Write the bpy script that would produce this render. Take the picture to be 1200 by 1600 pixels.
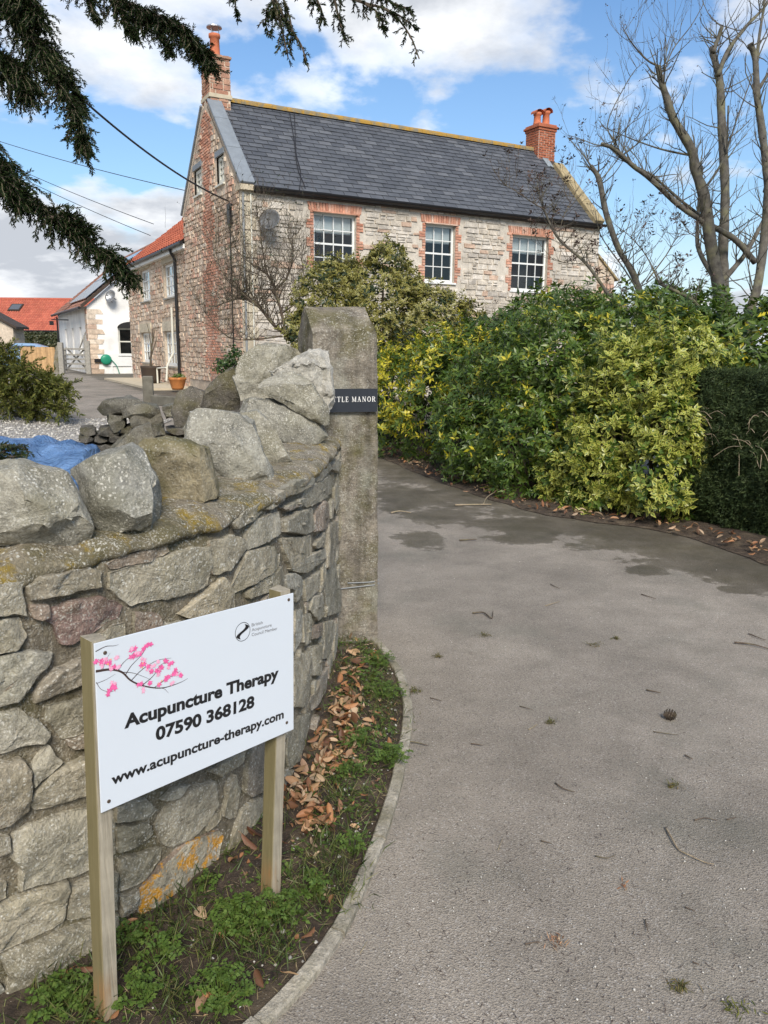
import bpy, bmesh, math, random
import numpy as np
from mathutils import Vector, Matrix, noise
random.seed(7); RNG = np.random.default_rng(7)
V = Vector
for o in list(bpy.data.objects): bpy.data.objects.remove(o)
scene = bpy.context.scene
COL = scene.collection

# ------------------------------------------------------------------ camera, sky, sun, exposure
FPX = 1220.0; PITCH = math.atan(255 / 1220.0); ROLL = 0.010; CAMH = 1.6
cam_d = bpy.data.cameras.new('camera'); cam = bpy.data.objects.new('camera', cam_d); COL.objects.link(cam)
cam_d.sensor_fit = 'VERTICAL'; cam_d.sensor_height = 36.0; cam_d.lens = 36.0 * FPX / 1600.0
cam_d.clip_start = 0.05; cam_d.clip_end = 3000
CAMR = Matrix.Rotation(math.pi / 2 - PITCH, 3, 'X') @ Matrix.Rotation(ROLL, 3, 'Z')
cam.matrix_world = Matrix.Translation((0, 0, CAMH)) @ CAMR.to_4x4()
scene.camera = cam

SUN_DIR = V((0.12, -0.76, 0.64)).normalized()          # towards the sun
SUN_EL = math.asin(SUN_DIR.z); SUN_ROT = math.atan2(SUN_DIR.x, SUN_DIR.y)
sun_d = bpy.data.lights.new('sun', 'SUN'); sun = bpy.data.objects.new('sun', sun_d); COL.objects.link(sun)
sun_d.energy = 2.7; sun_d.angle = math.radians(22); sun_d.color = (1.0, 0.925, 0.82)
sun.rotation_euler = SUN_DIR.to_track_quat('Z', 'Y').to_euler()
scene.view_settings.view_transform = 'Standard'; scene.view_settings.look = 'None'
scene.view_settings.exposure = 0.74; scene.view_settings.gamma = 1.0
scene.view_settings.use_curve_mapping = False
scene.cycles.max_bounces = 6; scene.cycles.diffuse_bounces = 3; scene.cycles.glossy_bounces = 2
scene.cycles.transmission_bounces = 4; scene.cycles.transparent_max_bounces = 8
scene.cycles.use_adaptive_sampling = True; scene.cycles.adaptive_threshold = 0.02
scene.cycles.use_denoising = True

# ------------------------------------------------------------------ node helper
class G:
    def __init__(s, nt): s.nt = nt
    def n(s, t, props=None, **k):
        nd = s.nt.nodes.new('ShaderNode' + t)
        for a, b in (props or {}).items(): setattr(nd, a, b)
        for a, b in k.items():
            a = a.replace('_', ' ')
            s.set(nd.inputs[a], b)
        return nd
    def set(s, inp, b):
        if isinstance(b, bpy.types.NodeSocket): s.nt.links.new(b, inp)
        elif isinstance(b, bpy.types.Node): s.nt.links.new(b.outputs[0], inp)
        else:
            if inp.type == 'RGBA' and len(b) == 3: b = (*b, 1)
            inp.default_value = b
    def m(s, op, a, b=0.0, c=None, clamp=False):
        nd = s.nt.nodes.new('ShaderNodeMath'); nd.operation = op; nd.use_clamp = clamp
        s.set(nd.inputs[0], a); s.set(nd.inputs[1], b)
        if c is not None: s.set(nd.inputs[2], c)
        return nd.outputs[0]
    def mix(s, f, a, b, blend='MIX'):
        nd = s.nt.nodes.new('ShaderNodeMix'); nd.data_type = 'RGBA'; nd.blend_type = blend
        s.set(nd.inputs[0], f); s.set(nd.inputs[6], a); s.set(nd.inputs[7], b)
        return nd.outputs[2]
    def ramp(s, f, stops, interp='LINEAR'):
        if len(stops) == 1: stops = [stops[0], (1.0, stops[0][1])]
        nd = s.nt.nodes.new('ShaderNodeValToRGB'); cr = nd.color_ramp; cr.interpolation = interp
        while len(cr.elements) < len(stops): cr.elements.new(0.5)
        for e, (p, c) in zip(cr.elements, stops):
            e.position = p; e.color = (c, c, c, 1) if isinstance(c, (int, float)) else (*c[:3], 1)
        s.set(nd.inputs[0], f); return nd.outputs[0]
    def noise(s, vec, scale, detail=4.0, rough=0.55, dist=0.0):
        nd = s.n('TexNoise', Vector=vec, Scale=scale, Detail=detail, Roughness=rough, Distortion=dist)
        return nd.outputs[0]
    def bump(s, h, strength=0.5, dist=0.01, normal=None):
        nd = s.n('Bump', Height=h, Strength=strength, Distance=dist)
        if normal is not None: s.set(nd.inputs['Normal'], normal)
        return nd.outputs[0]
    def co(s): return s.n('TexCoord').outputs['Object']
    def rnd(s):
        a = s.n('ObjectInfo').outputs['Random']; b = s.n('NewGeometry').outputs['Random Per Island']
        return s.m('FRACT', s.m('ADD', a, b))

def new_mat(name):
    m = bpy.data.materials.new(name); m.use_nodes = True; nt = m.node_tree
    for nd in list(nt.nodes): nt.nodes.remove(nd)
    g = G(nt); out = g.n('OutputMaterial'); bs = g.n('BsdfPrincipled'); nt.links.new(bs.outputs[0], out.inputs[0])
    return m, g, bs, out

M = {}
def simple(name, col, rough=0.6, var=0.15, scale=20.0, bump=0.2, bdist=0.004, metal=0.0, spec=0.4, rnd=0.0):
    m, g, bs, out = new_mat(name); co = g.co()
    n1 = g.noise(co, scale, 6, 0.6)
    c = g.mix(g.ramp(n1, [(0.25, 0.0), (0.75, 1.0)]), tuple(x * (1 - var) for x in col), tuple(min(1, x * (1 + var)) for x in col))
    if rnd:
        c = g.mix(1.0, c, g.ramp(g.rnd(), [(0, 1 - rnd), (1, 1 + rnd)]), 'MULTIPLY')
    g.set(bs.inputs['Base Color'], c); bs.inputs['Roughness'].default_value = rough
    bs.inputs['Metallic'].default_value = metal; bs.inputs['Specular IOR Level'].default_value = spec
    if bump: g.set(bs.inputs['Normal'], g.bump(g.noise(co, scale * 4, 4, 0.6), bump, bdist))
    M[name] = m; return m

# ------------------------------------------------------------------ world
w = bpy.data.worlds.new('World'); scene.world = w; w.use_nodes = True
nt = w.node_tree
for nd in list(nt.nodes): nt.nodes.remove(nd)
g = G(nt)
sky = g.n('TexSky', props=dict(sky_type='NISHITA', sun_disc=False, sun_elevation=SUN_EL, sun_rotation=SUN_ROT, air_density=1.3, dust_density=0.6, ozone_density=2.0))
tc = g.n('TexCoord').outputs['Generated']
sep = g.n('SeparateXYZ', Vector=tc)
zc = g.m('ADD', g.m('MAXIMUM', sep.outputs[2], 0.0), 0.22)
cx = g.m('DIVIDE', sep.outputs[0], zc); cy = g.m('DIVIDE', sep.outputs[1], zc)
cv = g.n('CombineXYZ', X=g.m('ADD', cx, 3.3), Y=g.m('ADD', cy, 1.7), Z=0.35)
n1 = g.noise(cv, 1.05, 10, 0.53, 0.15)
n2 = g.noise(cv, 0.55, 4, 0.5, 0.0)
dens = g.m('ADD', g.m('MULTIPLY', n1, 0.72), g.m('MULTIPLY', n2, 0.42))
mask = g.ramp(dens, [(0.530, 0.0), (0.552, 0.66), (0.585, 1.0)])
shade = g.ramp(g.m('ADD', g.m('MULTIPLY', dens, 0.6), g.m('MULTIPLY', g.noise(cv, 2.6, 8, 0.6), 0.4)), [(0.45, (9.8, 9.9, 10.0)), (0.525, (7.8, 8.0, 8.3)), (0.60, (4.7, 5.0, 5.5))])
hz = g.ramp(sep.outputs[2], [(0.0, 0.75), (0.16, 0.12), (0.4, 0.0)])
skyc = g.mix(1.0, sky.outputs[0], (0.72, 0.96, 1.22), 'MULTIPLY')
skyc = g.mix(hz, skyc, (7.4, 8.0, 8.6))
bg = g.n('Background', Color=g.mix(mask, skyc, shade), Strength=0.078)
wo = g.n('OutputWorld'); nt.links.new(bg.outputs[0], wo.inputs[0])

# ------------------------------------------------------------------ pixel of the photograph -> place
CC = V((0, 0, CAMH))
def ray(px, py): return CAMR @ V(((px - 600) / FPX, -(py - 800) / FPX, -1.0))
def gnd(px, py, z=0.0):
    d = ray(px, py); return CC + d * ((z - CAMH) / d.z)
def dep(px, py, t): return CC + ray(px, py) * t
def onplane(px, py, p0, n):
    d = ray(px, py); return CC + d * ((V(p0) - CC).dot(n) / d.dot(n))
def proj(p):
    q = CAMR.transposed() @ (V(p) - CC); return 600 + FPX * q.x / -q.z, 800 - FPX * q.y / -q.z, -q.z
def sstep(a, b, x):
    t = min(1, max(0, (x - a) / (b - a))); return t * t * (3 - 2 * t)
def hgt(x, y): return 0.25 * sstep(10, 24, y)

# ------------------------------------------------------------------ objects
def link(o, parent=None, **pr):
    COL.objects.link(o)
    if parent is not None:
        o.parent = parent; o.matrix_parent_inverse = Matrix.Translation(-parent.location) if parent.type == 'EMPTY' else Matrix()
    for k, v in pr.items(): o[k] = v
    return o
def thing(name, label, cat, loc=(0, 0, 0), group=None):
    o = bpy.data.objects.new(name, None); o.location = loc; o.empty_display_size = 0.1
    link(o); o['label'] = label; o['category'] = cat
    if group: o['group'] = group
    return o
class MB:
    def __init__(s): s.v = []; s.f = []
    def add(s, vs, fs):
        k = len(s.v); s.v += [tuple(p) for p in vs]; s.f += [tuple(i + k for i in f) for f in fs]
    def box(s, o, ax, ay, az):
        o, ax, ay, az = V(o), V(ax), V(ay), V(az)
        p = [o + ax * i + ay * j + az * k for k in (0, 1) for j in (0, 1) for i in (0, 1)]
        fs = [(0, 2, 3, 1), (4, 5, 7, 6), (0, 1, 5, 4), (2, 6, 7, 3), (0, 4, 6, 2), (1, 3, 7, 5)]
        if ax.cross(ay).dot(az) < 0: fs = [f[::-1] for f in fs]
        s.add(p, fs)
    def cbox(s, c, ax, ay, az):
        ax, ay, az = V(ax), V(ay), V(az); s.box(V(c) - ax / 2 - ay / 2 - az / 2, ax, ay, az)
    def quad(s, a, b, c, d): s.add([a, b, c, d], [(0, 1, 2, 3)])
    def prism(s, poly, ext):
        n = len(poly); ext = V(ext); p = [V(q) for q in poly]
        s.add(p + [q + ext for q in p], [tuple(range(n))[::-1], tuple(range(n, 2 * n))] + [(i, (i + 1) % n, n + (i + 1) % n, n + i) for i in range(n)])
    def tube(s, pts, rad, sides=6, cap=True):
        pts = [V(p) for p in pts]; n = len(pts); k = len(s.v)
        if not hasattr(rad, '__len__'): rad = [rad] * n
        up = V((0.13, 0.21, 0.97)); vs = []; prev = None
        for i, p in enumerate(pts):
            t = (pts[min(i + 1, n - 1)] - pts[max(i - 1, 0)])
            t = t.normalized() if t.length > 1e-9 else V((0, 0, 1))
            if prev is None:
                a = t.cross(up); a = a.normalized() if a.length > 0.05 else t.cross(V((1, 0, 0))).normalized()
            else:
                a = (prev - t * prev.dot(t)); a = a.normalized() if a.length > 1e-6 else t.cross(up).normalized()
            prev = a; b = t.cross(a)
            for j in range(sides):
                an = 2 * math.pi * j / sides
                vs.append(p + (a * math.cos(an) + b * math.sin(an)) * rad[i])
        fs = [(i * sides + j, i * sides + (j + 1) % sides, (i + 1) * sides + (j + 1) % sides, (i + 1) * sides + j) for i in range(n - 1) for j in range(sides)]
        if cap: fs += [tuple(range(sides))[::-1], tuple(range((n - 1) * sides, n * sides))]
        s.add(vs, fs)
    def lathe(s, c, prof, sides=20, axis=None):
        c = V(c); az = V((0, 0, 1)) if axis is None else V(axis).normalized()
        ax = az.orthogonal().normalized(); ay = az.cross(ax); vs = []
        for r, z in prof:
            for j in range(sides):
                a = 2 * math.pi * j / sides; vs.append(c + az * z + (ax * math.cos(a) + ay * math.sin(a)) * r)
        n = len(prof)
        fs = [(i * sides + j, i * sides + (j + 1) % sides, (i + 1) * sides + (j + 1) % sides, (i + 1) * sides + j) for i in range(n - 1) for j in range(sides)]
        fs += [tuple(range(sides))[::-1], tuple(range((n - 1) * sides, n * sides))]
        s.add(vs, fs)
    def mesh(s, name, mat, smooth=False):
        me = bpy.data.meshes.new(name); me.from_pydata(s.v, [], s.f); me.materials.append(M[mat] if isinstance(mat, str) else mat)
        if smooth: me.polygons.foreach_set('use_smooth', [True] * len(me.polygons))
        me.update(); return me
    def build(s, name, mat, parent=None, smooth=False, **pr):
        return link(bpy.data.objects.new(name, s.mesh(name, mat, smooth)), parent, **pr)
def tag(o, label, cat, group=None):
    o['label'] = label; o['category'] = cat
    if group: o['group'] = group
    return o
def np_mesh(name, verts, faces, mat, smooth=False):
    """verts n x 3, faces m x k (k constant) numpy arrays"""
    me = bpy.data.meshes.new(name); verts = np.asarray(verts, np.float32); faces = np.asarray(faces, np.int32)
    m, k = faces.shape
    me.vertices.add(len(verts)); me.vertices.foreach_set('co', verts.ravel())
    me.loops.add(m * k); me.loops.foreach_set('vertex_index', faces.ravel())
    me.polygons.add(m); me.polygons.foreach_set('loop_start', np.arange(0, m * k, k, dtype=np.int32))
    if smooth: me.polygons.foreach_set('use_smooth', np.ones(m, bool))
    me.materials.append(M[mat] if isinstance(mat, str) else mat); me.update(calc_edges=True); return me
def fbm(p, oct=4, s=1.0): return noise.fractal(V(p) * s, 1.0, 2.1, oct)

def rock_mesh(name, pts, mat, edge=0.022, rough=0.010, seed=0, smooth_it=0, fine=0.0035, chips=0):
    bm = bmesh.new()
    for p in pts: bm.verts.new(p)
    r = bmesh.ops.convex_hull(bm, input=bm.verts)
    bad = list({e for e in r['geom_interior'] + r['geom_unused'] if isinstance(e, bmesh.types.BMVert)})
    if bad: bmesh.ops.delete(bm, geom=bad, context='VERTS')
    if chips:
        rr = random.Random(seed * 17 + 3); cen = sum((v.co for v in bm.verts), V()) / len(bm.verts); tow = (CC - cen); tow.z = 0.0; tow.normalize()
        for _ in range(chips):
            n = (tow * rr.uniform(0.2, 1.0) + V((rr.gauss(0, .55), rr.gauss(0, .55), rr.gauss(0.15, .6)))).normalized(); h = max((v.co - cen).dot(n) for v in bm.verts)
            r = bmesh.ops.bisect_plane(bm, geom=bm.verts[:] + bm.edges[:] + bm.faces[:], plane_co=cen + n * h * rr.uniform(0.76, 0.90), plane_no=n, clear_outer=True)
            ed = [e for e in r['geom_cut'] if isinstance(e, bmesh.types.BMEdge)]
            if ed: bmesh.ops.contextual_create(bm, geom=ed)
    bmesh.ops.triangulate(bm, faces=bm.faces)
    for it in range(6):
        es = [e for e in bm.edges if e.calc_length() > edge * 1.5]
        if not es: break
        bmesh.ops.subdivide_edges(bm, edges=es, cuts=1); bmesh.ops.triangulate(bm, faces=[f for f in bm.faces if len(f.verts) > 3])
    for it in range(smooth_it): bmesh.ops.smooth_vert(bm, verts=bm.verts, factor=0.5, use_axis_x=True, use_axis_y=True, use_axis_z=True)
    bm.normal_update(); off = V((seed * 3.7, seed * 1.3, 0))
    for v in bm.verts:
        p = v.co + off
        wp = p * 8 + V((noise.noise(p * 5), noise.noise(p * 5 + V((7, 0, 0))), noise.noise(p * 5 + V((0, 7, 0))))) * 1.1
        d = fbm(p, 4, 6.0) * rough * 0.7 + (noise.cell(wp) - 0.5) * rough * 0.55 - abs(noise.noise(p * 11)) * rough * 0.9 + noise.noise(p * 40) * fine + noise.noise(p * 90) * fine * 0.5
        v.co += v.normal * d
    me = bpy.data.meshes.new(name); bm.to_mesh(me); bm.free()
    me.materials.append(M[mat]); me.polygons.foreach_set('use_smooth', [True] * len(me.polygons)); me.set_sharp_from_angle(angle=math.radians(38))
    return me
# ------------------------------------------------------------------ materials
def stone_mat(name, pal, white=0.5, yellow=0.0, moss=0.0, bump=1.0, sc=1.0, orange=0.0, yz=(0.55, 0.66), streak=False):
    """weathered limestone: palette per piece, mottling, white and yellow lichen, green algae"""
    m, g, bs, out = new_mat(name); co = g.co()
    r = g.rnd()
    base = g.ramp(r, [(i / max(1, len(pal) - 1), c) for i, c in enumerate(pal)])
    big = g.noise(co, 7 * sc, 7, 0.62, 0.3); mid = g.noise(co, 32 * sc, 7, 0.65); fin = g.noise(co, 150 * sc, 4, 0.7)
    c = g.mix(1.0, base, g.ramp(big, [(0.28, 0.62), (0.5, 1.0), (0.75, 1.34)]), 'MULTIPLY')
    c = g.mix(1.0, c, g.ramp(mid, [(0.3, 0.68), (0.5, 1.0), (0.7, 1.25)]), 'MULTIPLY')
    c = g.mix(1.0, c, g.ramp(fin, [(0.3, 0.75), (0.5, 1.0), (0.72, 1.3)]), 'MULTIPLY')
    if moss:
        mk = g.m('MULTIPLY', g.ramp(g.noise(co, 5 * sc, 5, 0.6), [(0.46, 0.0), (0.62, 1.0)]), moss)
        c = g.mix(mk, c, (0.105, 0.095, 0.03))
    if yellow:
        mk = g.m('MULTIPLY', g.ramp(g.noise(co, 9 * sc, 8, 0.72), [(yz[0], 0.0), (yz[1], 1.0)]), yellow)
        c = g.mix(mk, c, g.mix(g.noise(co, 60 * sc, 3), (0.17, 0.125, 0.02), (0.40, 0.27, 0.035)))
    if orange:
        gm = g.n('Mapping', props=dict(vector_type='POINT'), Vector=co)
        mk = g.m('MULTIPLY', g.ramp(g.noise(co, 22, 6, 0.7), [(0.50, 0.0), (0.57, 1.0)]), orange)
        c = g.mix(mk, c, (0.55, 0.27, 0.03))
    if white:
        sp_ = g.m('MULTIPLY', g.ramp(g.noise(co, 190 * sc, 3, 0.6), [(0.54, 0.0), (0.62, 1.0)]), g.m('MULTIPLY', g.ramp(g.noise(co, 11 * sc, 5, 0.65), [(0.40, 0.0), (0.58, 1.0)]), 0.75 * white))
        c = g.mix(sp_, c, (0.56, 0.53, 0.45))
        vo = g.n('TexVoronoi', Vector=g.n('VectorMath', props=dict(operation='ADD')), Scale=95 * sc)
        vm = vo.inputs['Vector'].links[0].from_node
        g.set(vm.inputs[0], co); ds = g.n('TexNoise', Vector=co, Scale=40 * sc, Detail=4.0).outputs['Color']
        sv = g.n('VectorMath', props=dict(operation='SCALE')); g.set(sv.inputs[0], ds); sv.inputs['Scale'].default_value = 0.03 / sc
        g.set(vm.inputs[1], sv.outputs[0])
        spots = g.ramp(vo.outputs['Distance'], [(0.18, 1.0), (0.40, 0.0)])
        area = g.ramp(g.noise(co, 13 * sc, 5, 0.65), [(0.40, 0.0), (0.58, 1.0)])
        scat = g.ramp(g.n('SeparateColor', Color=vo.outputs['Color']).outputs[0], [(0.74, 1.0), (0.80, 0.0)])
        mk = g.m('MULTIPLY', g.m('MULTIPLY', spots, scat), g.m('MULTIPLY', area, white))
        c = g.mix(mk, c, (0.66, 0.64, 0.56))
    if streak:
        mp = g.n('Mapping', Vector=co); mp.inputs['Scale'].default_value = (14, 14, 1.1)
        c = g.mix(1.0, c, g.ramp(g.noise(mp.outputs[0], 1.0, 6, 0.65), [(0.30, 0.55), (0.5, 0.95), (0.7, 1.25)]), 'MULTIPLY')
        c = g.mix(g.m('MULTIPLY', g.ramp(g.noise(co, 2.6, 5, 0.6), [(0.54, 0.0), (0.66, 1.0)]), 0.5), c, (0.40, 0.40, 0.33))
    g.set(bs.inputs['Base Color'], c); bs.inputs['Roughness'].default_value = 0.9; bs.inputs['Specular IOR Level'].default_value = 0.25
    h = g.m('ADD', g.m('MULTIPLY', mid, 1.0), g.m('MULTIPLY', fin, 0.35))
    g.set(bs.inputs['Normal'], g.bump(h, 0.95 * bump, 0.018 / sc))
    M[name] = m; return m

PAL = [(0.32, 0.288, 0.215), (0.39, 0.35, 0.265), (0.28, 0.25, 0.18), (0.37, 0.352, 0.29), (0.42, 0.365, 0.26), (0.31, 0.28, 0.21), (0.28, 0.215, 0.165), (0.40, 0.362, 0.28)]
stone_mat('wall_stone', PAL, white=0.9, moss=0.25)
stone_mat('orange_lichen_stone', PAL, white=0.7, moss=0.1, orange=1.0)
stone_mat('red_stone', [(0.24, 0.165, 0.14), (0.26, 0.18, 0.15)], white=0.8, moss=0.3)
stone_mat('cope_stone', [(0.29, 0.278, 0.23), (0.325, 0.305, 0.245), (0.275, 0.27, 0.235), (0.31, 0.29, 0.225)], white=0.9, moss=0.35)
stone_mat('tan_cope_stone', [(0.265, 0.228, 0.145), (0.28, 0.238, 0.155)], white=0.35, moss=0.75)
stone_mat('white_cope_stone', [(0.42, 0.40, 0.35)], white=1.0, moss=0.1)
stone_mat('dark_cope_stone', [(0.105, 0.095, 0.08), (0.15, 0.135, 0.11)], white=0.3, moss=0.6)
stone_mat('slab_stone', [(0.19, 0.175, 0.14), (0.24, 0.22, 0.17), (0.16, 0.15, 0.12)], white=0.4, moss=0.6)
stone_mat('pier_stone', [(0.25, 0.218, 0.172)], white=0.5, moss=0.75, sc=0.8, streak=True)
stone_mat('mortar', [(0.25, 0.215, 0.155)], white=0.7, moss=0.55, bump=1.4)
stone_mat('mortar_cap', [(0.25, 0.215, 0.155)], white=1.0, yellow=0.85, moss=0.6, bump=1.2, yz=(0.52, 0.60))
stone_mat('kerb_concrete', [(0.37, 0.335, 0.27), (0.42, 0.38, 0.305)], white=0.1, moss=0.45, sc=1.3)

def masonry_mat(name, pal, mott=0.3, sc=1.0):
    m, g, bs, out = new_mat(name); co = g.co(); r = g.rnd()
    base = g.ramp(r, [(i / max(1, len(pal) - 1), c) for i, c in enumerate(pal)], 'CONSTANT' if len(pal) > 6 else 'LINEAR')
    n1 = g.noise(co, 6 * sc, 6, 0.65); n2 = g.noise(co, 28 * sc, 4, 0.65)
    c = g.mix(1.0, base, g.ramp(n1, [(0.28, 1 - mott), (0.72, 1 + mott)]), 'MULTIPLY')
    c = g.mix(1.0, c, g.ramp(n2, [(0.3, 1 - mott * 0.8), (0.7, 1 + mott * 0.8)]), 'MULTIPLY')
    st = g.ramp(g.noise(co, 0.9, 5, 0.6), [(0.35, 0.84), (0.6, 1.06)])
    c = g.mix(1.0, c, st, 'MULTIPLY')
    g.set(bs.inputs['Base Color'], c); bs.inputs['Roughness'].default_value = 0.92; bs.inputs['Specular IOR Level'].default_value = 0.2
    g.set(bs.inputs['Normal'], g.bump(n2, 0.6, 0.02)); M[name] = m
masonry_mat('house_stone', [(0.53, 0.475, 0.40), (0.58, 0.53, 0.46), (0.48, 0.43, 0.36), (0.55, 0.505, 0.44), (0.60, 0.55, 0.485), (0.50, 0.45, 0.38), (0.52, 0.38, 0.29), (0.56, 0.515, 0.45), (0.44, 0.40, 0.35), (0.57, 0.53, 0.465)])
masonry_mat('gable_stone', [(0.52, 0.40, 0.30), (0.60, 0.48, 0.37), (0.47, 0.36, 0.27), (0.57, 0.36, 0.27), (0.62, 0.53, 0.43), (0.52, 0.38, 0.29), (0.57, 0.46, 0.36), (0.64, 0.57, 0.48)])
masonry_mat('house_brick', [(0.50, 0.24, 0.16), (0.55, 0.29, 0.20), (0.44, 0.20, 0.135), (0.58, 0.36, 0.27), (0.52, 0.26, 0.175), (0.60, 0.44, 0.35)])
masonry_mat('chimney_brick', [(0.40, 0.13, 0.07), (0.44, 0.16, 0.09), (0.36, 0.115, 0.065), (0.42, 0.15, 0.085)], 0.15)
masonry_mat('chimney_stone', [(0.38, 0.20, 0.14), (0.42, 0.26, 0.18), (0.32, 0.16, 0.11), (0.40, 0.22, 0.15)], 0.25)
masonry_mat('quoin', [(0.50, 0.44, 0.33), (0.56, 0.50, 0.39), (0.45, 0.39, 0.29)], 0.2)
masonry_mat('house_mortar', [(0.56, 0.51, 0.435)], 0.18)
masonry_mat('gable_mortar', [(0.55, 0.46, 0.36)], 0.25)
masonry_mat('brick_mortar', [(0.50, 0.38, 0.31)], 0.2)
masonry_mat('render_white', [(0.80, 0.79, 0.76)], 0.04)
masonry_mat('pantile', [(0.38, 0.105, 0.06), (0.45, 0.135, 0.075), (0.33, 0.09, 0.055), (0.42, 0.12, 0.065)], 0.2)
masonry_mat('orange_tile', [(0.46, 0.135, 0.085), (0.52, 0.16, 0.10), (0.42, 0.12, 0.08), (0.48, 0.145, 0.09)], 0.16)
simple('brown_tile', (0.26, 0.13, 0.09), 0.85, 0.25, 3, 0.2, rnd=0.25)
m, g, bs, out = new_mat('slate'); co = g.co()
c = g.ramp(g.rnd(), [(0, (0.062, 0.068, 0.080)), (0.5, (0.078, 0.085, 0.098)), (0.85, (0.090, 0.097, 0.110)), (1, (0.115, 0.122, 0.135))])
c = g.mix(1.0, c, g.ramp(g.noise(co, 5, 6, 0.6), [(0.3, 0.82), (0.7, 1.16)]), 'MULTIPLY')
c = g.mix(g.ramp(g.noise(co, 1.2, 6, 0.7), [(0.58, 0.0), (0.8, 0.35)]), c, (0.15, 0.155, 0.15))
g.set(bs.inputs['Base Color'], c); bs.inputs['Roughness'].default_value = 0.55; bs.inputs['Specular IOR Level'].default_value = 0.45
g.set(bs.inputs['Normal'], g.bump(g.noise(co, 40, 4), 0.25, 0.01)); M['slate'] = m
m, g, bs, out = new_mat('ridge_lichen'); co = g.co()
c = g.mix(g.ramp(g.noise(co, 4, 8, 0.7), [(0.42, 0.0), (0.56, 1.0)]), (0.20, 0.17, 0.11), (0.36, 0.21, 0.035))
c = g.mix(g.ramp(g.noise(co, 14, 5, 0.7), [(0.62, 0.0), (0.7, 0.7)]), c, (0.42, 0.39, 0.32))
g.set(bs.inputs['Base Color'], c); bs.inputs['Roughness'].default_value = 0.9; g.set(bs.inputs['Normal'], g.bump(g.noise(co, 20, 6), 0.6, 0.03)); M['ridge_lichen'] = m
simple('coping_lichen', (0.33, 0.265, 0.15), 0.9, 0.4, 5, 0.5, 0.02)
simple('coping_grey', (0.20, 0.225, 0.25), 0.6, 0.18, 4, 0.3, 0.006)
simple('cream_stone', (0.52, 0.45, 0.33), 0.9, 0.15, 6, 0.3, 0.01)
simple('lead', (0.27, 0.31, 0.33), 0.5, 0.2, 8, 0.2, 0.005, metal=0.2)
simple('terracotta', (0.50, 0.155, 0.075), 0.8, 0.2, 12, 0.2)
simple('pot_orange', (0.52, 0.20, 0.06), 0.7, 0.15, 12, 0.2)
simple('black_plastic', (0.014, 0.014, 0.016), 0.4, 0.1, 20, 0.0)
simple('timber_dark', (0.05, 0.035, 0.025), 0.7, 0.2, 20, 0.2)
simple('white_paint', (0.74, 0.75, 0.73), 0.5, 0.05, 10, 0.05)
simple('cream_paint', (0.66, 0.65, 0.57), 0.5, 0.05, 10, 0.05)
simple('blind_white', (0.70, 0.72, 0.70), 0.8, 0.08, 8, 0.0)
simple('room_dark', (0.022, 0.022, 0.022), 0.9, 0.1, 5, 0.0)
simple('aluminium', (0.45, 0.46, 0.47), 0.4, 0.1, 10, 0.0, metal=0.8)
simple('dish_grey', (0.12, 0.125, 0.13), 0.6, 0.1, 10, 0.0)
simple('grey_wood', (0.30, 0.285, 0.25), 0.85, 0.3, 15, 0.5)
simple('old_timber', (0.165, 0.150, 0.115), 0.9, 0.35, 15, 0.5)
simple('fence_wood', (0.47, 0.30, 0.15), 0.8, 0.18, 9, 0.3, rnd=0.15)
simple('green_plastic', (0.02, 0.24, 0.14), 0.35, 0.08, 10, 0.0)
simple('car_blue', (0.24, 0.36, 0.52), 0.25, 0.05, 3, 0.0, spec=0.6)
simple('rubber', (0.015, 0.015, 0.015), 0.8, 0.1, 10, 0.0)
simple('wire_grey', (0.25, 0.26, 0.26), 0.5, 0.1, 20, 0.0)
simple('cable_black', (0.02, 0.02, 0.024), 0.6, 0.1, 20, 0.0)
simple('ink_black', (0.012, 0.012, 0.013), 0.5, 0.0, 20, 0.0)
simple('ink_white', (0.80, 0.79, 0.76), 0.5, 0.02, 20, 0.0)
simple('ink_grey', (0.17, 0.17, 0.18), 0.5, 0.0, 20, 0.0)
simple('ink_brown', (0.055, 0.032, 0.028), 0.5, 0.3, 300, 0.0)
simple('ink_pink', (0.80, 0.12, 0.32), 0.5, 0.35, 160, 0.0)
simple('ink_pink_pale', (0.88, 0.38, 0.52), 0.5, 0.3, 160, 0.0)
simple('ink_yellow', (0.80, 0.40, 0.12), 0.5, 0.1, 160, 0.0)
simple('screw_rust', (0.12, 0.085, 0.06), 0.5, 0.3, 200, 0.2, metal=0.5)
simple('sign_white', (0.60, 0.645, 0.69), 0.32, 0.012, 5, 0.0)
simple('plate_slate', (0.022, 0.026, 0.034), 0.45, 0.12, 40, 0.15, 0.001)
m, g, bs, out = new_mat('glass_pane')
nt = m.node_tree
tr = g.n('BsdfTransparent', Color=(0.80, 0.84, 0.85)); gl = g.n('BsdfGlossy', Color=(0.9, 0.95, 1.0), Roughness=0.03)
lw = g.n('LayerWeight', Blend=0.35)
mx = g.n('MixShader'); g.set(mx.inputs[0], g.m('ADD', g.m('MULTIPLY', lw.outputs['Fresnel'], 0.55), 0.03, clamp=True))
nt.links.new(tr.outputs[0], mx.inputs[1]); nt.links.new(gl.outputs[0], mx.inputs[2]); nt.links.new(mx.outputs[0], out.inputs[0]); M['glass_pane'] = m
m, g, bs, out = new_mat('solar_glass'); bs.inputs['Base Color'].default_value = (0.03, 0.04, 0.06, 1); bs.inputs['Roughness'].default_value = 0.12; bs.inputs['Specular IOR Level'].default_value = 1.0; M['solar_glass'] = m
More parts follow.
